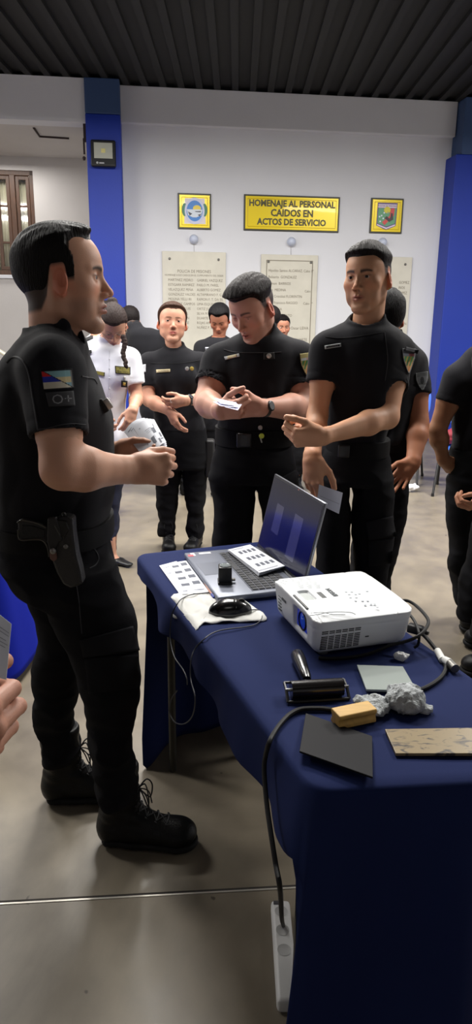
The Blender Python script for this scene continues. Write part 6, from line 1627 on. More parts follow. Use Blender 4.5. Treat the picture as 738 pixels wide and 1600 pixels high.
mb = MB(); vs, fs = text_bm('EPSON', .010, MP @ Matrix.Translation((-.0006+.002, .208, .058)) @ Matrix(((0, 0, -1, 0), (-1, 0, 0, 0), (0, 1, 0, 0), (0, 0, 0, 1))), ext=.0006); mb.add(vs, fs)
for k in range(6): mb.box((.003, .232+.0, .018+k*.009), (.0065, .252, .0205+k*.009), MP)
mb.build('front_marking', mat('badge_grey', (72, 78, 82)), pj)
# ------------------------------------------------------------------ cables at the projector
RB = mat('cable_black', (17, 17, 19), rough=.55, spec=.25); pc = lambda u, v, z: on(u, v, TOP+z)
cable([pc(618, 946, .06), pc(628, 939, .07), pc(638, 939, .07), pc(650, 946, .065), pc(664, 960, .06), pc(670, 972, .055), pc(663, 986, .05), pc(650, 996, .042), pc(632, 1003, .032), pc(612, 1008, .022), pc(594, 1015, .012), pc(574, 1022, .006), pc(548, 1027, .005), pc(520, 1029, .005), pc(498, 1028, .005)], .0042, 'black power cable looping out behind the projector and along its side', RB)
cable([pc(632, 953, .06), pc(642, 962, .055), pc(650, 974, .05), pc(655, 990, .045), pc(654, 1006, .02), pc(648, 1012, .008)], .0036, 'short black cable hanging at the rear corner of the projector', RB)
pg = empty('power_plug', tuple(pc(650, 982, .03))); tag(pg, 'black plug at the rear corner of the projector', 'plug')
Mg = frame(tuple(pc(650, 983, .030)), (.8, -.6, 0), (.6, .8, 0)); mb = MB(); mb.rbox((-.020, -.011, -.011), (.020, .011, .011), .004, Mg); mb.build('plug_body', mat('plug_black', (18, 18, 20), rough=.5), pg, smooth=True)
mb = MB(); mb.tube([Mg @ Vector((.018, 0, 0)), Mg @ Vector((.034, 0, -.002))], [.008, .005], 10); mb.build('strain_relief', mat('plug_black', (18, 18, 20)), pg, smooth=True)
cable([pc(656, 987, .030), pc(666, 996, .022), pc(676, 1008, .015), pc(684, 1018, .010), pc(692, 1030, .008), pc(697, 1042, .006), pc(692, 1055, .006), pc(680, 1066, .006), pc(664, 1075, .006), pc(648, 1080, .006), pc(628, 1084, .006), pc(608, 1092, .006)], .0048, 'thick black cable running from the plug past the white sleeve to the cotton wads', RB)
slv = MB(); a, b = pc(684, 1017, .011), pc(692, 1031, .009); slv.tube([tuple(a), tuple(b)], .0085, 14); tag(slv.build('cable_sleeve', mat('sleeve_white', (218, 218, 214), rough=.5), None, smooth=True), 'white tape sleeve around the thick cable at the table edge', 'tape')
ad = empty('plug_adapter', tuple(pc(704, 1040, .008))); tag(ad, 'white and metal plug adapter lying at the right table edge', 'adapter')
a, b, c = pc(694, 1030, .012), pc(703, 1036, .012), pc(712, 1045, .012); mb = MB(); mb.tube([tuple(a), tuple(b)], [.008, .011], 12); mb.build('white_shell', mat('sleeve_white', (218, 218, 214)), ad, smooth=True)
mb = MB(); mb.tube([tuple(b), tuple(c)], .0105, 12); mb.build('metal_tip', mat('dull_metal', (110, 108, 104)), ad, smooth=True)
# cable in front: from the wooden block down to the power strip
fr = [pc(520, 1109, .005), pc(500, 1107, .006), pc(472, 1108, .006), pc(455, 1115, .006), pc(442, 1127, .006), pc(430, 1143, .006), pc(421, 1160, .008)]
fr += [side_pt(415, 1182, .030), side_pt(413, 1205, .035), side_pt(417, 1255, .045), side_pt(424, 1305, .055), side_pt(431, 1350, .06), side_pt(438, 1390, .06)]
q0 = on(443, 1446, .04); fr += [(fr[-1]+q0)/2+np.array([0, 0, -.02]), q0]
cable(fr, .0050, 'thick black power cable hanging over the near table edge to the floor socket', RB)
ps = empty('power_strip', tuple(on(440, 1470, 0))); tag(ps, 'white power strip on the floor beside the tablecloth', 'power strip')
a = on(437, 1424, .0); b = on(449, 1585, .0); d_ = unit(b-a); Mp = frame((a[0], a[1], 0), tuple(d_), (-d_[1], d_[0], 0))
Lp = float(np.linalg.norm(b-a)); mb = MB(); mb.rbox((0, -.024, 0), (Lp, .026, .040), .010, Mp); mb.build('strip_body', mat('strip_white', (214, 214, 212), rough=.4), ps, smooth=True)
for k in range(3):
    x = .04+k*.058; mb = MB(); mb.lathe([(.016, .0405), (.017, .041), (.015, .0385), (.001, .0385)], 20, Mp @ Matrix.Translation((x, .001, 0))); so_ = mb.build('outlet', mat('outlet_grey', (180, 180, 178), rough=.5), ps, smooth=True)
mb = MB(); mb.rbox((.006, -.018, .0395), (.018, -.004, .0415), .001, Mp); mb.build('marking', mat('marking_dark', (70, 70, 74), rough=.5), ps)
# ------------------------------------------------------------------ fingerprint kit on the near end
rl, rr_ = pc(452, 1078, .020), pc(538, 1073, .020); ax = unit(rr_-rl); ro = empty('ink_roller', tuple((rl+rr_)/2)); tag(ro, 'black rubber ink roller with a black handle', 'roller')
mb = MB(); mb.tube([tuple(rl+ax*.004), tuple(rr_-ax*.004)], .019, 28); mb.build('rubber_cylinder', mat('inked_rubber', (26, 23, 23), rough=.22, coat=.3), ro, smooth=True)
mb = MB(); mb.tube([tuple(rl-ax*.008), tuple(rr_+ax*.010)], .0035, 10); mb.build('axle', mat('steel', (150, 150, 150), rough=.3, metal=.9), ro, smooth=True)
fwd = np.array([-ax[1], ax[0], 0]); dn = -fwd
mb = MB(); L0, R0_ = rl-ax*.006, rr_+ax*.006
def bar(mb, p, q, w, h):
    mb.tube([tuple(p), tuple(q)], w, 6, sq=h)
for e_ in (L0, R0_): bar(mb, e_, e_+dn*.022+np.array([0, 0, -.016]), .0035, 1.0)
bar(mb, L0+dn*.022+np.array([0, 0, -.016]), R0_+dn*.022+np.array([0, 0, -.016]), .0035, 1.0)
bar(mb, L0, L0+fwd*.024+np.array([0, 0, .004]), .003, 1.0); bar(mb, R0_, R0_+fwd*.024+np.array([0, 0, .004]), .003, 1.0); bar(mb, L0+fwd*.024+np.array([0, 0, .004]), R0_+fwd*.024+np.array([0, 0, .004]), .003, 1.0)
mb.build('frame', mat('frame_black', (20, 20, 22), rough=.4), ro, smooth=True)
h0, h1 = pc(480, 1062, .018), pc(464, 1022, .016); mb = MB(); hd_ = h1-h0
mb.tube([tuple(h0+hd_*f) for f in (0, .1, .35, .7, .95, 1.0)], [.009, .012, .0135, .016, .016, .012], 18); mb.build('handle', mat('handle_black', (16, 16, 18), rough=.25, coat=.3), ro, smooth=True)
def coplanar(q):
    a, b, c, d = q; n_ = np.cross(b-a, c-a); d = d.copy(); d[2] = a[2]-((d[0]-a[0])*n_[0]+(d[1]-a[1])*n_[1])/n_[2]; return [a, b, c, d]
# grey glass plate
gp = zq([(558, 1038.5), (630, 1041), (652, 1079), (573, 1077)], TOP+.010); m_gl = mat('grey_plate', (158, 166, 162), rough=.2, coat=.3)
def slabq(name, c, th, m, label, cat, bevel=.0008, extra=None):
    c = [np.asarray(p, float) for p in c]; nrm = unit(np.cross(c[1]-c[0], c[3]-c[0])); nrm = nrm*(1 if nrm[2] > 0 else -1)
    mb = MB(); mb.add([tuple(p) for p in c]+[tuple(p-nrm*th) for p in c], [(0, 3, 2, 1), (4, 5, 6, 7), (0, 1, 5, 4), (1, 2, 6, 5), (2, 3, 7, 6), (3, 0, 4, 7)])
    o = mb.build(name, m, None, bevel=bevel); tag(o, label, cat); return o
slabq('inking_plate', gp, .0055, m_gl, 'grey glass inking plate beside the cotton wads', 'plate')
# black plate lying near the front edge
slabq('inking_plate', coplanar([pc(478, 1114, .009), pc(582, 1150, .009), pc(583, 1214, .018), pc(468, 1178, .012)]), .004, mat('black_plate', (20, 20, 24), rough=.55, spec=.12), 'matt black plate nearest the table corner, tilted slightly', 'plate')
# inked board
mi, nt, bb = new_mat('inked_board'); N = nt.nodes; Lk = nt.links; tc = N.new('ShaderNodeTexCoord'); n1 = N.new('ShaderNodeTexNoise'); n1.inputs['Scale'].default_value = 42; n1.inputs['Detail'].default_value = 7; n1.inputs['Distortion'].default_value = 1.2
mpn = N.new('ShaderNodeMapping'); mpn.inputs['Scale'].default_value = (.6, 1.3, 1); Lk.new(tc.outputs['Object'], mpn.inputs[0]); Lk.new(mpn.outputs[0], n1.inputs['Vector'])
rp = N.new('ShaderNodeValToRGB'); rp.color_ramp.elements[0].position = .38; rp.color_ramp.elements[0].color = lin((62, 54, 46))+(1,); rp.color_ramp.elements[1].position = .47; rp.color_ramp.elements[1].color = lin((138, 120, 86))+(1,)
Lk.new(n1.outputs[0], rp.inputs[0]); Lk.new(rp.outputs[0], bb.inputs['Base Color']); bb.inputs['Roughness'].default_value = .35
slabq('inked_board', [pc(602, 1139, .009), pc(790, 1136, .009), pc(812, 1177, .009), pc(619, 1177, .009)], .006, mi, 'beige wooden board smeared with black ink at the right', 'board')
# wooden block with a grooved grip
wa_, wb_, wc_, wd_ = pc(517, 1109, .030), pc(573, 1096, .030), pc(592, 1110, .030), pc(532, 1121, .030)
xw = unit(((wb_-wa_)+(wc_-wd_))/2); yw = unit(np.array([-xw[1], xw[0], 0])); wl_ = float(np.linalg.norm(wb_-wa_)+np.linalg.norm(wc_-wd_))/2; ww_ = abs(float((wa_-wd_)@yw)+float((wb_-wc_)@yw))/2
w0 = (wa_+wb_+wc_+wd_)/4; MW = frame((w0[0], w0[1], TOP+.003), tuple(xw), tuple(yw)); hh = .030
prof = [(-.5, 0), (.5, 0), (.52, .003), (.50, .008), (.42, .013), (.44, .018), (.53, .022), (.55, .026), (.50, hh), (-.50, hh), (-.55, .026), (-.53, .022), (-.44, .018), (-.42, .013), (-.50, .008), (-.52, .003)]
mb = MB(); k = len(prof); vs = [MW @ Vector((s*wl_/2, y*ww_, z)) for s in (-1, 1) for y, z in prof]
mb.add(vs, [tuple(range(k)), tuple(reversed(range(k, 2*k)))]+[(i, k+i, k+(i+1) % k, (i+1) % k) for i in range(k)])
bl = mb.build('wooden_block', mat('light_wood', (206, 164, 88), rough=.45, var=.12, vscale=30, stretch=(1, 6, 1)), None, bevel=.002); tag(bl, 'light wooden block with grooved sides resting on the black plate corner', 'block')
CG = mat('used_cotton', (172, 176, 178), rough=.95, bump=.6, bscale=260, var=.25, vscale=45)
def cotton(us, r, m, label, seed, h=.0022):
    c = pc(us[0], us[1], r[2]*.8); pr = [ell(c, np.array(r))]
    rg = random.Random(seed)
    for _ in range(9):
        a = rg.uniform(0, 6.28); f = rg.uniform(.35, .95); pr.append(ell(c+np.array([math.cos(a)*r[0]*f, math.sin(a)*r[1]*f, rg.uniform(-.3, .55)*r[2]]), np.array(r)*rg.uniform(.28, .5), k=.003))
    V, Q = field_mesh(pr, c-np.array(r)*1.7, c+np.array(r)*1.7, h, post=lambda P, d: np.maximum(d-noise(P, 60, seed % 7)*.0030-(.35-np.abs(noise(P, 110, seed % 5+3)))*.0050-noise(P, 230, seed % 6)*.0010, TOP+.001-P[:, 2]), margin=.006)
    o = link('cotton_wad', mesh_np('cotton_wad', V, Q), m); tag(o, label, 'cotton wad'); return o
cotton((583, 1102), (.034, .030, .017), CG, 'flatter grey inked cotton wad touching the glass plate', 3)
cotton((634, 1092), (.040, .036, .030), CG, 'larger grey inked cotton wad heaped right of the wooden block', 8)
cotton((666, 1108), (.016, .012, .010), CG, 'small grey tuft of cotton at the right end of the heap', 6)
cotton((628, 1026), (.015, .013, .012), mat('clean_cotton', (222, 222, 222), rough=.95, bump=.5, bscale=260), 'small white cotton ball behind the projector side', 11, h=.0018)
# ------------------------------------------------------------------ further people
N_p = dict(label='person in a pale shirt with black epaulettes, mostly hidden at left', foot=(-1.1, 5.4),
    skin=(176, 122, 96), h=.006, hc=.011, nr=.050, wr=.006, shirt_mat=mat('pale_grey_shirt', (196, 198, 202), rough=.8),
    head=dict(pos=P3(155, 502, 5.4), yaw=150, pitch=-20, s=.95, o=dict(top=.012, side=.006)),
    neck=P3(152, 528, 5.42), necktop=P3(152, 520, 5.40),
    torso=rows(5.42, [(523, 140, 166, .07), (531, 130, 176, .11), (545, 124, 182, .13), (580, 124, 180, .13), (640, 126, 178, .12)]),
    arms=[dict(sh=P3(126, 545, 5.42), el=P3(123, 596, 5.40), wr=P3(126, 640, 5.3), r=(.043, .038, .026), sleeve=(.7, .062, .060), hand=dict(d=(0, 0, -1), t=(0, -1, 0), right=True)),
          dict(sh=P3(180, 545, 5.42), el=P3(182, 596, 5.40), wr=P3(178, 640, 5.3), r=(.043, .038, .026), sleeve=(.7, .062, .060), hand=dict(d=(0, 0, -1), t=(0, -1, 0), right=False))],
    pelvis=rows(5.42, [(632, 126, 178, .12), (660, 126, 180, .13)]),
    legs=[leg(5.42, [(652, 126, 150, .08), (720, 128, 149, .08)]), leg(5.42, [(652, 153, 180, .08), (720, 155, 176, .08)])],
    boots=[((at(138, 780, 5.42)[0], 5.42, 0), 175, False, 1.0, False), ((at(165, 780, 5.42)[0], 5.42, 0), 185, False, 1.0, False)])
rN = make('N', N_p)
R_p = dict(label='person in black at the far right, only hand, trouser leg and boots in view', foot=(1.25, 3.0),
    skin=(176, 124, 96), h=.0045, hc=.0075, nr=.056, wr=.006,
    head=dict(pos=P3(800, 470, 3.0), yaw=110, s=1.0, o=dict(top=.016, side=.006)),
    neck=P3(800, 512, 3.0), necktop=P3(800, 496, 3.0),
    torso=rows(3.0, [(510, 770, 830, .08), (525, 756, 848, .11), (560, 750, 858, .13), (620, 750, 856, .13), (690, 752, 852, .125), (720, 752, 852, .125)]),
    arms=[dict(sh=P3(762, 560, 2.98), el=P3(768, 668, 2.92), wr=P3(758, 778, 2.80), r=(.050, .042, .028), sleeve=(.55, .062, .062), hand=dict(d=(-.75, -.3, -.35), t=(.2, -.6, .7), right=False, curls=[(50, 60, 40)]*4, s=.95)),
          dict(sh=P3(850, 560, 3.0), el=P3(862, 668, 2.98), wr=P3(860, 760, 2.9), r=(.050, .042, .028), sleeve=(.55, .062, .062), hand=dict(d=(0, 0, -1), t=(0, -1, 0), right=False))],
    pelvis=rows(3.0, [(708, 752, 852, .12), (740, 750, 854, .13), (780, 750, 854, .13)]),
    legs=[leg(3.08, [(775, 752, 806, .11), (830, 739, 800, .10), (891, 726, 786, .095), (925, 718, 776, .09), (965, 716, 768, .085)]),
          leg(2.84, [(790, 790, 850, .11), (900, 758, 818, .095), (960, 742, 798, .09), (990, 738, 790, .085)])])
R_p['boots'] = [((float(on(788, 1004)[0]), 3.08, 0), 75, False, 1.0), ((float(on(800, 1060)[0]), 2.82, 0), 80, False, 1.0)]
make('R', R_p)
L_p = dict(label='hand of a person outside the left edge, gripping a white sheet', foot=(-.92, .45),
    skin=(182, 132, 110), h=.0026, hc=.0100, nr=.058, wr=.005,
    head=dict(ctr=True, pos=(-.86, .50, 1.62), yaw=-60, s=1.0, o=dict(top=.016, side=.006)),
    neck=(-.90, .46, 1.45), necktop=(-.895, .465, 1.49),
    torso=[(.92, -.92, .45, .17, .12), (1.10, -.92, .45, .16, .12), (1.28, -.92, .45, .19, .13), (1.40, -.92, .45, .18, .11), (1.46, -.91, .46, .09, .08)],
    arms=[dict(sh=(-.72, .42, 1.36), el=(-.58, .40, 1.06), wr=(-.335, .615, 1.122), r=(.048, .042, .029), sleeve=(.8, .062, .062),
               hand=dict(d=(.95, .10, -.04), t=(.03, .10, .99), right=True, curls=[(72, 72, 40), (74, 78, 45), (76, 82, 45), (78, 84, 50)], spread=3, s=1.06, thumb=[(.62, .45, .6), (.70, .10, .75), (.45, -.2, .9)])),
          dict(sh=(-1.12, .46, 1.36), el=(-1.16, .48, 1.08), wr=(-1.12, .55, .84), r=(.048, .042, .029), sleeve=(.6, .062, .062), hand=dict(d=(0, 0, -1), t=(0, 1, 0), right=False))],
    pelvis=[(.98, -.92, .45, .165, .12), (.88, -.92, .45, .175, .13), (.78, -.92, .45, .175, .13)],
    legs=[[(.17, -1.02, .45, .065, .075), (.50, -1.02, .45, .075, .085), (.84, -1.00, .45, .09, .11)], [(.17, -.82, .45, .065, .075), (.50, -.82, .45, .075, .085), (.84, -.84, .45, .09, .11)]],
    boots=[((-1.02, .42, 0), -50, False, 1.0, False), ((-.82, .42, 0), -60, False, 1.0, False)])
make('L', L_p)
# ------------------------------------------------------------------ badges, papers, belongings
VC = lambda: vcol_mat('woven_patch', rough=.8, bump=.25, bscale=900, spec=.2)
DKP = mat('patch_black', (22, 22, 24), rough=.8, bump=.3, bscale=900); SILV = mat('badge_silver', (176, 176, 172), rough=.35, metal=.5); GOLD = mat('badge_gold', (190, 166, 84), rough=.4, metal=.4)
GREYT = mat('thread_grey', (128, 128, 132), rough=.8); STITCH = mat('seam_grey', (62, 63, 66), rough=.85); STITCHD = mat('seam_dark', (44, 44, 48), rough=.85)
rA, A_ = PEOPLE['A']; sA = A_['_shirt']
def flag(s, t):
    e = .045
    if s < e or s > 1-e or t < e*1.5 or t > 1-e*1.5: return (20, 20, 24)
    if s > .93: return (120, 120, 120)
    if abs(s-t-.02) < .022: return (26, 26, 34)
    if s > t:
        return (132, 172, 178) if t < .38 else (206, 192, 150) if t < .68 else (140, 176, 188)
    return (196, 44, 44) if t < .34 else (44, 56, 156) if t < .62 else (196, 190, 172)
decal('flag_patch', sA, [(63, 578.5), (113, 575.5), (117, 607), (67.5, 610.5)], 1.4, 1.9, VC(), rA, flag, nu=44, nv=32, off=.002)
decal('blood_group_patch', sA, [(71, 613.5), (115, 610.5), (118, 634), (76, 635.5)], 1.4, 1.9, mat('patch_dark_grey', (44, 44, 48), rough=.8), rA, nu=14, nv=8, off=.002)
surf_text('patch_lettering', sA, [(78, 614), (114, 612), (116, 633), (80, 634.5)], 'O+', 1.4, 1.9, GREYT, rA, size=.72, off=.0042, font_w=.86)
seam('shoulder_seam', sA, [(10, 566), (20, 558), (31, 560), (40, 571), (46, 590), (50, 615), (55, 645), (60, 676)], 1.3, 2.2, .0022, STITCH, rA)
seam('chest_seam', sA, [(128, 588), (138, 590), (147, 592), (152, 600)], 1.3, 2.2, .0018, STITCHD, rA)
seam('sleeve_hem_stitch', sA, [(58, 671), (75, 669), (95, 664), (115, 662), (134, 664)], 1.3, 1.9, .0012, STITCHD, rA)
pb_ = at(169, 631, 1.77); mb = MB(); Mb = frame(tuple(pb_), (.5, .1, -.85), (.85, 0, .5)); mb.rbox((-.014, -.008, -.004), (.014, .008, .004), .003, Mb); mb.build('chest_badge', mat('badge_silver', (176, 176, 172)), rA, smooth=True)
mb = MB(); mb.rbox((-.020, -.022, -.006), (.016, -.006, .005), .003, Mb); mb.build('badge_backing', DKP, rA)
decal('pocket_flap', A_['_tr'], [(124, 1001), (208, 978), (219, 1016), (130, 1028)], 1.4, 1.9, mat('trouser_flap', (30, 30, 33), rough=.9, spec=.1), rA, nu=20, nv=10, off=.003, thick=.005)
decal('cargo_pocket', A_['_tr'], [(132, 1030), (216, 1022), (214, 1076), (138, 1084)], 1.4, 1.9, mat('trouser_pocket', (26, 26, 29), rough=.92, spec=.1), rA, nu=16, nv=12, off=.0015, thick=.0025)
seam('trouser_seam', A_['_tr'], [(112, 880), (122, 930), (128, 990)], 1.3, 2.2, .0015, STITCHD, rA)
seam('pocket_edge', A_['_tr'], [(134, 846), (146, 856), (154, 870), (150, 882), (140, 888)], 1.3, 2.2, .0018, STITCHD, rA)
# holster and pistol on the hip
YH = 1.628
def flat_px(name, pts, y0, th, m, parent, bevel=.004):
    P_ = [at(u, v, y0) for u, v in pts]; mb = MB(); n = len(P_)
    vs = [tuple(p) for p in P_]+[(p[0], p[1]+th, p[2]) for p in P_]
    mb.add(vs, [tuple(range(n)), tuple(reversed(range(n, 2*n)))]+[(i, n+i, n+(i+1) % n, (i+1) % n) for i in range(n)])
    return mb.build(name, m, parent, bevel=bevel)
LE = mat('holster_leather', (24, 24, 25), rough=.45, bump=.3, bscale=300)
hs = flat_px('holster', [(86, 812), (100, 806), (114, 810), (115, 831), (120, 867), (126, 890), (130, 912), (121, 917), (110, 920), (98, 914), (88, 896), (81, 877), (75, 857), (72, 838), (73, 814)], YH-.012, .040, LE, rA, .007)
flat_px('holster_strap', [(74, 810), (87, 808), (93, 822), (97, 846), (92, 847), (86, 862), (78, 864), (73, 846)], YH-.018, .012, mat('strap_leather', (17, 17, 18), rough=.5), None, .003); so_ = bpy.data.objects['holster_strap']; adopt(hs, so_)
adopt(hs, flat_px('leather_tab', [(77, 864), (88, 864), (89, 874), (84, 878), (78, 874)], YH-.020, .006, mat('brown_leather', (96, 66, 56), rough=.6), None, .002))
for (u, v, r, nm) in ((83, 861, .0075, 'snap_button'), (103, 854, .0055, 'rivet')):
    p = at(u, v, YH-.022); mb = MB(); mb.lathe([(r, 0), (r, .002), (r*.6, .004), (.001, .004)], 18, Matrix.Translation(Vector(p)) @ Matrix.Rotation(math.pi/2, 4, 'X')); adopt(hs, mb.build(nm, mat('button_steel', (130, 130, 128), rough=.3, metal=.7), smooth=True))
pis = empty('pistol', tuple(at(60, 830, YH))); tag(pis, 'black pistol in the holster on the belt of the man in profile', 'pistol')
flat_px('grip', [(27, 816), (32, 812), (45, 813.5), (58, 817), (74, 823), (74, 850), (66, 844), (50, 843.5), (31, 844.5), (28, 828)], YH+.0, .026, mat('pistol_grip', (28, 28, 29), rough=.5), pis, .004)
flat_px('grip_panel', [(34, 821), (50, 822), (70, 828), (70, 842), (34, 841)], YH-.003, .006, mat('grip_panel', (20, 20, 21), rough=.7, bump=.6, bscale=900), pis, .001)
GM = mat('gun_metal', (74, 73, 70), rough=.3, metal=.7)
for pts in ([(27, 817), (33, 813), (46, 814.5), (59, 818), (72, 824)], [(28, 828), (31, 843), (50, 843), (64, 843.5), (71, 849), (75, 858), (77, 870)]):
    mb = MB(); mb.tube(curve_pts([tuple(at(u, v, YH-.002)) for u, v in pts], 5), .0022, 8); mb.build('frame_edge', GM, pis, smooth=True)
flat_px('slide', [(84, 812), (97, 813), (104, 815), (108, 828), (100, 842), (92, 836)], YH-.016, .014, mat('slide_metal', (44, 43, 42), rough=.35, metal=.6), pis, .003)
mb = MB(); mb.tube([tuple(at(84, 808, YH-.014)), tuple(at(86, 822, YH-.016)), tuple(at(94, 836, YH-.016))], .0024, 8); mb.build('safety_lever', GM, pis, smooth=True)
c = at(99.5, 804, YH-.004); mb = MB(); q = [tuple(c+np.array([math.cos(a)*.0045, 0, math.sin(a)*.0045])) for a in np.linspace(0, 6.28, 13)]; mb.tube(q, .0018, 8); mb.build('hammer', GM, pis, smooth=True)
# papers in his hands
fan = [((226, 653), (262, 700), (238, 717), (196, 674)), ((231, 655), (263, 697), (240, 716), (198, 671)), ((236, 655), (261, 692), (243, 715), (203, 668)), ((241, 656), (260, 690), (247, 714), (212, 664))]
pc4 = [(194, 673), (241, 655), (261, 694), (245, 716)]
for k in range(4):
    sx = (-4+k*3.5); c = [at(194+k*5, 675-k*2, 1.93-k*.004), at(226+k*5, 653+k*.8, 1.97-k*.004), at(262-k*.6, 700-k*3.0, 1.86-k*.004), at(226+k*4, 717-k*.5, 1.82-k*.004)]
    sheet('printed_sheet', c, ['rearmost', 'second from the rear', 'second from the front', 'front'][k]+' sheet of the printed papers held by the man in profile', bend=-.012,
          marks=([] if k < 3 else [(.35, .62, .52, .84), (.60, .35, .76, .55), (.66, .78, .76, .95), (.84, .58, .93, .76), (.80, .80, .95, .84)]),
          pale=([(.1, .1, .5, .12)] if k < 3 else [(.30, .32, .62, .335), (.32, .38, .66, .39), (.34, .43, .7, .44), (.50, .62, .60, .63), (.52, .67, .62, .68), (.12, .5, .14, .7), (.14, .14, .20, .16), (.76, .2, .8, .34)]), group='printed sheets held by the man in profile')
# --- woman in white
rB, B_ = PEOPLE['B']; sB = B_['_shirt']
def goldlabel(s, t):
    if s < .05 or s > .95 or t < .10 or t > .9: return (28, 28, 26)
    return (128, 120, 62)
BKG = mat('patch_olive', (104, 98, 50), rough=.8)
decal('name_tape', sB, [(140, 577.5), (164, 582), (163.5, 588), (139.5, 582.5)], 3.8, 4.6, VC(), rB, goldlabel, nu=24, nv=10, off=.003, thick=.003)
decal('service_patch', sB, [(179.5, 571.5), (204, 573.5), (204, 585.5), (180.5, 583.5)], 3.8, 4.6, VC(), rB, goldlabel, nu=24, nv=12, off=.003, thick=.003)
surf_text('patch_lettering', sB, [(181, 572.5), (203, 574.5), (203, 584.5), (182, 582.5)], ['SERVICIO', 'PENITENCIA'], 3.8, 4.6, DKP, rB, size=.62, off=.008, font_w=.88)
decal('epaulette', sB, [(129, 548), (143, 546.5), (143.5, 552), (131, 554.5)], 3.8, 4.7, DKP, rB, nu=10, nv=6, off=.004, thick=.006)
decal('key_card', sB, [(189.5, 594.5), (199.5, 595), (199, 605.5), (189.5, 605)], 3.8, 4.6, DKP, rB, nu=6, nv=6, off=.006, thick=.004)
decal('card_badge', sB, [(192, 597.5), (196.5, 598), (196, 602.5), (192, 602)], 3.8, 4.6, GOLD, rB, nu=4, nv=4, off=.012, thick=.003)
decal('card_clip', sB, [(193, 588), (196.5, 588), (196, 595.5), (193.5, 595.5)], 3.8, 4.6, SILV, rB, nu=3, nv=4, off=.005, thick=.003)
for v in (560, 575, 590, 606, 622, 640): decal('button', sB, [(170, v), (172, v), (172, v+2), (170, v+2)], 3.8, 4.7, mat('button_white', (206, 206, 214), rough=.4), rB, nu=2, nv=2, off=.002, thick=.002)
seam('front_placket', sB, [(171, 548), (171, 580), (170, 620), (170, 655), (171, 692)], 3.6, 4.8, .002, mat('seam_white', (196, 197, 208), rough=.8), rB)
MBm = B_['_M']
mb = MB()
for s in (-1, 1):
    q = [MBm @ Vector((s*.031+.0235*math.cos(a), .0985-.004*abs(math.cos(a))*(1), -.004+.0175*math.sin(a))) for a in np.linspace(0, 2*math.pi, 25)]
    mb.tube(q, .0011, 6)
    mb.tube([MBm @ Vector((s*.054, .096, .002)), MBm @ Vector((s*.078, .070, .004)), MBm @ Vector((s*.080, .0, .004))], .0016, 6)
mb.tube([MBm @ Vector((-.0085, .100, -.001)), MBm @ Vector((0, .103, .001)), MBm @ Vector((.0085, .100, -.001))], .0012, 6)
gf = mb.build('eyeglasses', mat('glasses_frame', (150, 136, 120), rough=.25, metal=.7), rB, smooth=True)
br = [ell(P3(193+1.8*math.sin(i*.9)+i*.25, 527+i*5.0, 4.17-.006*i), (.017-.0006*i, .017-.0006*i, .017), R=(0, 35*(-1)**i, 0), k=.004) for i in range(10)]
V, Q = field_mesh(br, P3(186, 582, 4.02)-[.03, 0, 0], P3(204, 520, 4.27)+[.03, 0, 0], .004); hb_ = mat('hair_46_36_34', (46, 36, 34), rough=.55)
adopt(rB, link('braid', mesh_np('braid', V, Q), hb_))
ht = MB(); ht.tube([MBm @ Vector((.036*math.cos(a), -.082+.02*math.sin(a), .078+.026*math.sin(a))) for a in np.linspace(0, 6.3, 20)], .006, 8); ht.build('hair_band', DKP, rB, smooth=True)
for yaw_, x_ in ((215, 180), (190, 146)):
    f0 = at(x_, 870, 4.30)[0]; Mf = Matrix.Translation((f0, 4.26, 0)) @ Matrix.Rotation(math.radians(yaw_+20), 4, 'Z')
    pr = [ecap((0, -.05, .028), (0, .05, .022), .028, .026, .032, .018, (1, 0, 0), k=.02), ecap((0, .05, .022), (0, .14, .018), .036, .020, .024, .012, (1, 0, 0), k=.02)]
    V, Q = field_mesh(pr, (-.05, -.1, -.01), (.05, .19, .07), .005, post=lambda P, d: np.maximum(np.maximum(d, -P[:, 2]), -ell((0, -.005, .062), (.028, .062, .036)).f(P)))
    o = link('flat_shoe', mesh_np('flat_shoe', V, Q), mat('shoe_black', (18, 18, 20), rough=.4)); o.matrix_basis = Mf; adopt(rB, o)
    ft = [ecap((0, -.045, .034), (0, .10, .018), .024, .022, .026, .012, (1, 0, 0), k=.02), cap((0, -.02, .05), (0, -.03, .17), .030, .036, k=.03)]
    V, Q = field_mesh(ft, (-.05, -.1, 0), (.05, .15, .2), .005); o = link('foot', mesh_np('foot', V, Q, np.tile(np.array(lin(B_['skin'])), (len(V), 1))), SKINM()); o.matrix_basis = Mf; adopt(rB, o)
# --- woman in black
rD, D_ = PEOPLE['D']; sD = D_['_shirt']
TAN = mat('tape_tan', (176, 162, 128), rough=.8)
decal('name_tape', sD, [(244, 577.5), (266, 576.5), (266, 581), (244.5, 582.5)], 4.1, 4.9, TAN, rD, nu=12, nv=4, off=.002, thick=.003)
surf_text('tape_lettering', sD, [(247, 577.5), (264, 577), (264, 581), (247, 582)], 'GONZALEZ', 4.1, 4.9, DKP, rD, size=.6, off=.008)
for (u, m_) in ((292.5, SILV), (300, GOLD)):
    p = sD.hit([(u, 576)], 4.1, 4.9, .004)[0]; mb = MB(); mb.lathe([(.0125, 0), (.0125, .003), (.009, .005), (.001, .005)], 18, Matrix.Translation(Vector(p)) @ Matrix.Rotation(math.pi/2, 4, 'X')); mb.build('round_badge', m_, rD, smooth=True)
decal('arm_patch', sD, [(221.5, 570), (228, 569), (228, 581), (221, 583)], 4.1, 4.9, mat('patch_pale', (176, 178, 184), rough=.8), rD, nu=5, nv=8, off=.003, thick=.003)
seam('yoke_seam', sD, [(236, 567), (255, 568), (275, 568), (295, 566), (312, 563)], 4.0, 5.0, .0022, mat('seam_black', (12, 12, 14), rough=.9), rD)
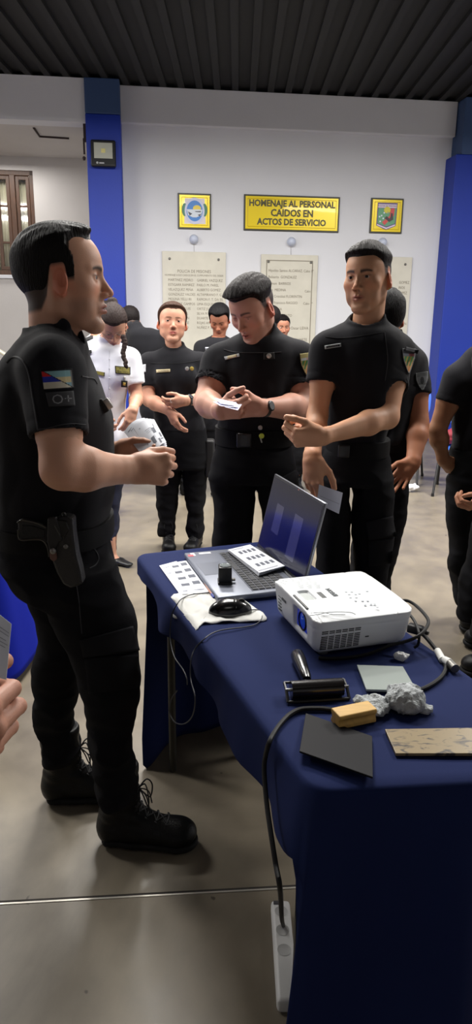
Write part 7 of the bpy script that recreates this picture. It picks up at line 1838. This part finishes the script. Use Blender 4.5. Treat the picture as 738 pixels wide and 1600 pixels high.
def watch(parent, w, e, axis_off, r, m_face, thick=.0, up=None, rf=.020):
    """band round a wrist, dial on the side facing up"""
    w = np.asarray(w, float); e = np.asarray(e, float); f = unit(w-e); c = w-f*axis_off; up = unit(up-f*(np.asarray(up)@f)); sd = np.cross(f, up)
    q = [tuple(c+up*math.cos(a)*r[0]+sd*math.sin(a)*r[1]) for a in np.linspace(0, 2*math.pi, 25)]
    V = []; 
    t = empty('wristwatch', tuple(c)); adopt(parent, t)
    mb = MB()
    for k in range(24):
        a, b = np.array(q[k]), np.array(q[k+1]); ra, rb = unit(a-c), unit(b-c)
        vs = [a+f*.009, a-f*.009, b-f*.009, b+f*.009, a+ra*.003+f*.009, a+ra*.003-f*.009, b+rb*.003-f*.009, b+rb*.003+f*.009]
        mb.add([tuple(v) for v in vs], [(0, 1, 2, 3), (4, 7, 6, 5), (0, 4, 5, 1), (3, 2, 6, 7), (0, 3, 7, 4), (1, 5, 6, 2)])
    mb.build('strap', mat('watch_strap', (20, 20, 22), rough=.5), t)
    Mw = frame(tuple(c+up*r[0]), tuple(f), tuple(sd)); zz = Vector((Mw[0][2], Mw[1][2], Mw[2][2]))
    if zz.dot(Vector(up)) < 0: Mw = frame(tuple(c+up*r[0]), tuple(f), tuple(-sd))
    mb = MB(); mb.lathe([(rf, .0), (rf, .008), (rf*.85, .010), (.001, .010)], 26, Mw); mb.build('case', mat('watch_case', (34, 34, 36), rough=.35, metal=.5), t, smooth=True)
    mb = MB(); mb.lathe([(rf*.76, .0102), (rf*.76, .0108), (.001, .0108)], 26, Mw); mb.build('dial', m_face, t)
    return t
aD = D_['arms'][1]; watch(rD, aD['wr'], aD['el'], .028, (.026, .032), mat('watch_screen', (60, 62, 66), rough=.15), up=np.array([-.1, -.8, .5]), rf=.019)
p = aD['wr']+np.array([-.085, -.03, .0]); mb = MB(); mb.tube([tuple(p+np.array([math.sin(a)*.003, -.0, math.cos(a)*.011])+np.array([0, math.sin(a)*.011, 0])) for a in np.linspace(0, 6.3, 16)], .0014, 6); mb.build('ring', SILV, rD, smooth=True)
# holster at her side
mb = MB(); hp = at(326, 705, 4.58); mb.rbox((hp[0]-.02, hp[1]-.05, hp[2]-.17), (hp[0]+.04, hp[1]+.05, hp[2]+.08), .015); mb.build('holster', LE, rD, smooth=True)
# --- far man
fo = [at(321, 544, 5.93), at(341, 543, 5.93), at(340, 566, 5.85), at(324, 566, 5.85)]
t = empty('dark_folder', tuple(fo[0])); tag(t, 'dark folder with a pale top edge held by the far man with bowed head', 'folder')
mb = MB(); mb.add([tuple(p) for p in fo]+[tuple(p+np.array([0, .012, 0])) for p in fo], [(0, 3, 2, 1), (4, 5, 6, 7), (0, 1, 5, 4), (1, 2, 6, 5), (2, 3, 7, 6), (3, 0, 4, 7)]); mb.build('cover', mat('folder_dark', (30, 30, 34), rough=.5), t)
mb = MB(); mb.tube([tuple(fo[0]), tuple(fo[1])], .008, 6); mb.build('pale_edge', mat('edge_pale', (176, 178, 196), rough=.4), t); mb = MB(); mb.tube(curve_pts([tuple(at(333, 544, 5.91)), tuple(at(332.5, 552, 5.90)), tuple(at(329, 560, 5.90))], 4), .006, 6); mb.build('ribbon', mat('edge_pale', (176, 178, 196)), t)
# --- man with the wristwatch
rF, F_p = PEOPLE['F']; sF = F_p['_shirt']
decal('name_tape', sF, [(350.5, 557.5), (374, 552), (375, 557), (352, 562.5)], 2.5, 3.3, mat('tape_silver', (168, 168, 170), rough=.6), rF, nu=14, nv=4, off=.0015, thick=.002)
decal('name_tape_panel', sF, [(355, 556.6), (370, 553.2), (370.5, 557.2), (356, 561)], 2.5, 3.3, TAN, rF, nu=10, nv=4, off=.0045, thick=.001)
decal('badge_holder', sF, [(412, 551), (429, 550), (430, 561), (412, 562)], 2.5, 3.3, DKP, rF, nu=8, nv=6, off=.002, thick=.003)
p = sF.hit([(420.5, 556)], 2.5, 3.3, .006)[0]; mb = MB(); mb.lathe([(.0100, 0), (.0100, .003), (.007, .005), (.001, .0055)], 20, Matrix.Translation(Vector(p)) @ Matrix.Rotation(math.pi/2, 4, 'X')); mb.build('round_badge', SILV, rF, smooth=True)
seam('yoke_seam', sF, [(350, 546), (366, 550), (385, 551), (405, 551), (425, 551), (440, 550)], 2.4, 3.4, .0020, STITCHD, rF)
def shield(gold):
    ed = (168, 158, 112) if gold else (112, 114, 118)
    def f(s, t):
        w_ = .5*(1-max(0, t-.28)**1.7*1.55); d = w_-abs(s-.5)
        if d < .075 or t < .055: return ed
        if t < .22: return (170, 160, 108) if gold else (46, 48, 56)
        if t < .32: return ((188, 196, 198) if s < .5 else (196, 158, 150)) if gold else ((96, 100, 110) if s < .5 else (110, 56, 60))
        if (s*7+t*5) % 2 < 1: return (150, 138, 66) if t < .55 else (186, 146, 96)
        return (58, 116, 74) if t < .72 else (176, 112, 70)
    return f
msk = lambda s, t: abs(s-.5) < .5*(1-max(0, t-.28)**1.7*1.55)+.01
decal('shoulder_shield', sF, [(469, 553), (489, 550), (490, 585), (472, 588)], 2.5, 3.3, VC(), rF, shield(True), nu=26, nv=36, off=.003, thick=.003, mask=msk)
aF = F_p['arms'][1]; watch(rF, aF['wr'], aF['el'], .022, (.027, .034), mat('watch_dial_grey', (96, 98, 100), rough=.25), up=np.array([0.05, -1, .25]), rf=.020)
cx, cy, ba, bb_ = F_p['_belt']; zc = sum(F_p['belt'])/2
p = at(381, 677, 3.0); by = cy-bb_
mb = MB(); mb.rbox((p[0]-.030, by-.012, zc-.030), (p[0]+.030, by+.006, zc+.030), .006); mb.build('belt_buckle', mat('buckle_black', (20, 20, 22), rough=.35), rF, smooth=True)
mb = MB(); mb.box((p[0]-.012, by-.015, zc-.022), (p[0]+.012, by-.010, zc+.022)); mb.build('buckle_clasp', mat('clasp_black', (28, 28, 30), rough=.3), rF)
p = at(407, 668, 3.0-bb_-.02); mb = MB(); mb.lathe([(.009, 0), (.009, .008), (.004, .010)], 14, Matrix.Translation(Vector(p)) @ Matrix.Rotation(math.pi/2, 4, 'X')); mb.build('belt_snap', SILV, rF, smooth=True)
p = at(409, 681, 3.0-bb_-.03); mb = MB(); mb.lathe([(.010, 0), (.011, .004), (.008, .008), (.001, .009)], 16, Matrix.Translation(Vector(p)) @ Matrix.Rotation(math.pi/2, 4, 'X')); mb.build('key_fob', mat('lime_plastic', (186, 206, 50), rough=.3, emit=(160, 190, 30), estr=.0), rF, smooth=True)
p2 = at(408, 687, 3.0-bb_-.025); mb = MB(); mb.tube([tuple(p2+np.array([-.006, 0, .02])), tuple(p2), tuple(p2+np.array([.004, 0, -.012]))], .003, 6); mb.build('key_ring', SILV, rF, smooth=True)
decal('pocket_flap', F_p['_tr'], [(436, 748), (462, 734), (467, 752), (444, 768)], 2.5, 3.3, mat('trouser_flap', (25, 25, 29)), rF, nu=8, nv=6, off=.003, thick=.006)
FP = mat('folded_paper', (202, 204, 232), rough=.7)
ql = [((336, 622), (370, 629), (366, 634), (345, 631)), ((333, 627), (371, 630), (372, 636), (345, 634)), ((346, 629), (378, 631), (372, 640), (352, 635))]
for k, q in enumerate(ql):
    c = [at(*q[0], 2.66), at(*q[1], 2.62), at(*q[2], 2.58), at(*q[3], 2.60)]
    c = [p+np.array([0, -.012*k, 0]) for p in c]
    sheet('folded_paper', c, ['upper', 'middle', 'lower'][k]+' folded paper in the hands of the man with the wristwatch', m=FP, group='folded papers held by the man with the wristwatch', pale=[(.3, .4, .6, .5)] if k == 1 else [])
# --- tall young man
rY, Y_ = PEOPLE['Y']; sY = Y_['_shirt']
decal('name_tape', sY, [(507.5, 540), (533, 536), (533.5, 541.5), (508, 545.5)], 2.1, 2.8, mat('tape_grey', (120, 120, 124), rough=.7), rY, nu=12, nv=5, off=.002, thick=.002)
decal('name_tape_panel', sY, [(510, 540.7), (531, 537.5), (531.3, 540.8), (510.4, 544)], 2.1, 2.8, DKP, rY, nu=10, nv=4, off=.0045, thick=.0008)
surf_text('tape_lettering', sY, [(512, 540.6), (529, 538), (529.4, 540.6), (512.4, 543.3)], 'GOMEZ', 2.1, 2.8, GREYT, rY, size=.8, off=.007)
decal('shoulder_shield', sY, [(629, 544), (650, 545), (647, 583), (632, 583)], 2.1, 2.8, VC(), rY, shield(False), nu=26, nv=36, off=.0025, thick=.002, mask=msk)
decal('rank_tab', sY, [(634, 541.5), (655, 547), (653, 553), (633, 547.5)], 2.1, 2.8, mat('tab_dark', (40, 40, 46), rough=.8), rY, nu=10, nv=4, off=.006, thick=.002)
seam('yoke_seam', sY, [(509, 526), (530, 528), (555, 526), (580, 522), (600, 519)], 2.0, 2.9, .0016, STITCHD, rY)
seam('sleeve_seam', sY, [(601, 519), (604, 540), (606, 565), (602, 595)], 2.0, 2.9, .0016, STITCHD, rY)
decal('pocket_flap', Y_['_tr'], [(572, 816), (614, 806), (620, 838), (576, 845)], 2.1, 2.9, mat('trouser_flap', (25, 25, 29)), rY, nu=12, nv=8, off=.003, thick=.006)
decal('cargo_pocket', Y_['_tr'], [(576, 846), (616, 840), (612, 880), (576, 886)], 2.1, 2.9, mat('trouser_pocket', (22, 22, 25)), rY, nu=10, nv=8, off=.002, thick=.004)
cx, cy, ba, bb_ = Y_['_belt']; zc = sum(Y_['belt'])/2; p = at(530, 697, 2.55)
mb = MB(); mb.rbox((p[0]-.020, cy-bb_-.006, zc-.022), (p[0]+.020, cy-bb_+.006, zc+.022), .004); mb.build('belt_buckle', mat('buckle_black', (20, 20, 22)), rY, smooth=True)
mb = MB(); p = Y_['_M'] @ Vector((-.0805, .0, -.043)); mb.lathe([(.003, 0), (.003, .002), (.001, .003)], 10, Matrix.Translation(p) @ Matrix.Rotation(math.pi/2, 4, 'X')); mb.build('ear_stud', GOLD, rY, smooth=True)
sheet('folded_note', [at(499, 757, 2.24), at(536, 770, 2.22), at(530, 803, 2.20), at(495, 786, 2.22)], 'pale folded note in the lowered hand of the tall slim young man', m=mat('note_paper', (206, 208, 222), rough=.7), bend=.004, pale=[(.1, .55, .95, .57)])
# --- man with his back turned behind him
rP, P_ = PEOPLE['P']; sP = P_['_shirt']
def grey_shield(s, t):
    w_ = .5*(1-max(0, t-.28)**1.7*1.55)
    if w_-abs(s-.5) < .09: return (104, 106, 108)
    if (s-.5)**2+(t-.45)**2*.7 < .03: return (34, 34, 36)
    return (76, 78, 80) if t > .24 else (58, 60, 62)
decal('shoulder_shield', sP, [(650, 583), (669, 580), (670, 607), (652, 612)], 2.9, 3.6, VC(), rP, grey_shield, nu=22, nv=28, off=.003, thick=.003, mask=msk)
# sheet gripped at the left edge
k = np.array([-.225, .655, 1.16])
def dp(u, v, d_): return O+ray(u, v)*d_
sheet('held_sheet', [dp(-40, 930, .73), dp(18, 975, .73), dp(10, 1062, .715), dp(-48, 1050, .72)], 'white printed sheet gripped by the hand at the left edge', marks=[], pale=[(.35, .18, .96, .19), (.35, .24, .96, .25), (.5, .34, .9, .35), (.55, .40, .95, .41), (.55, .46, .9, .47), (.4, .6, .7, .75)], bend=.002)
# hair band and epaulettes of the hidden person in a pale shirt
sN = PEOPLE['N'][1]['_shirt']; decal('epaulette', sN, [(130, 529), (145, 523), (146, 528), (131, 534)], 5.0, 5.8, DKP, rN, nu=8, nv=4, off=.004, thick=.006)
sc = bpy.context.scene
sc.view_settings.view_transform = 'Standard'; sc.view_settings.look = 'None'; sc.view_settings.gamma = 1.0; sc.view_settings.use_curve_mapping = False
sc.view_settings.exposure = EXPOSURE
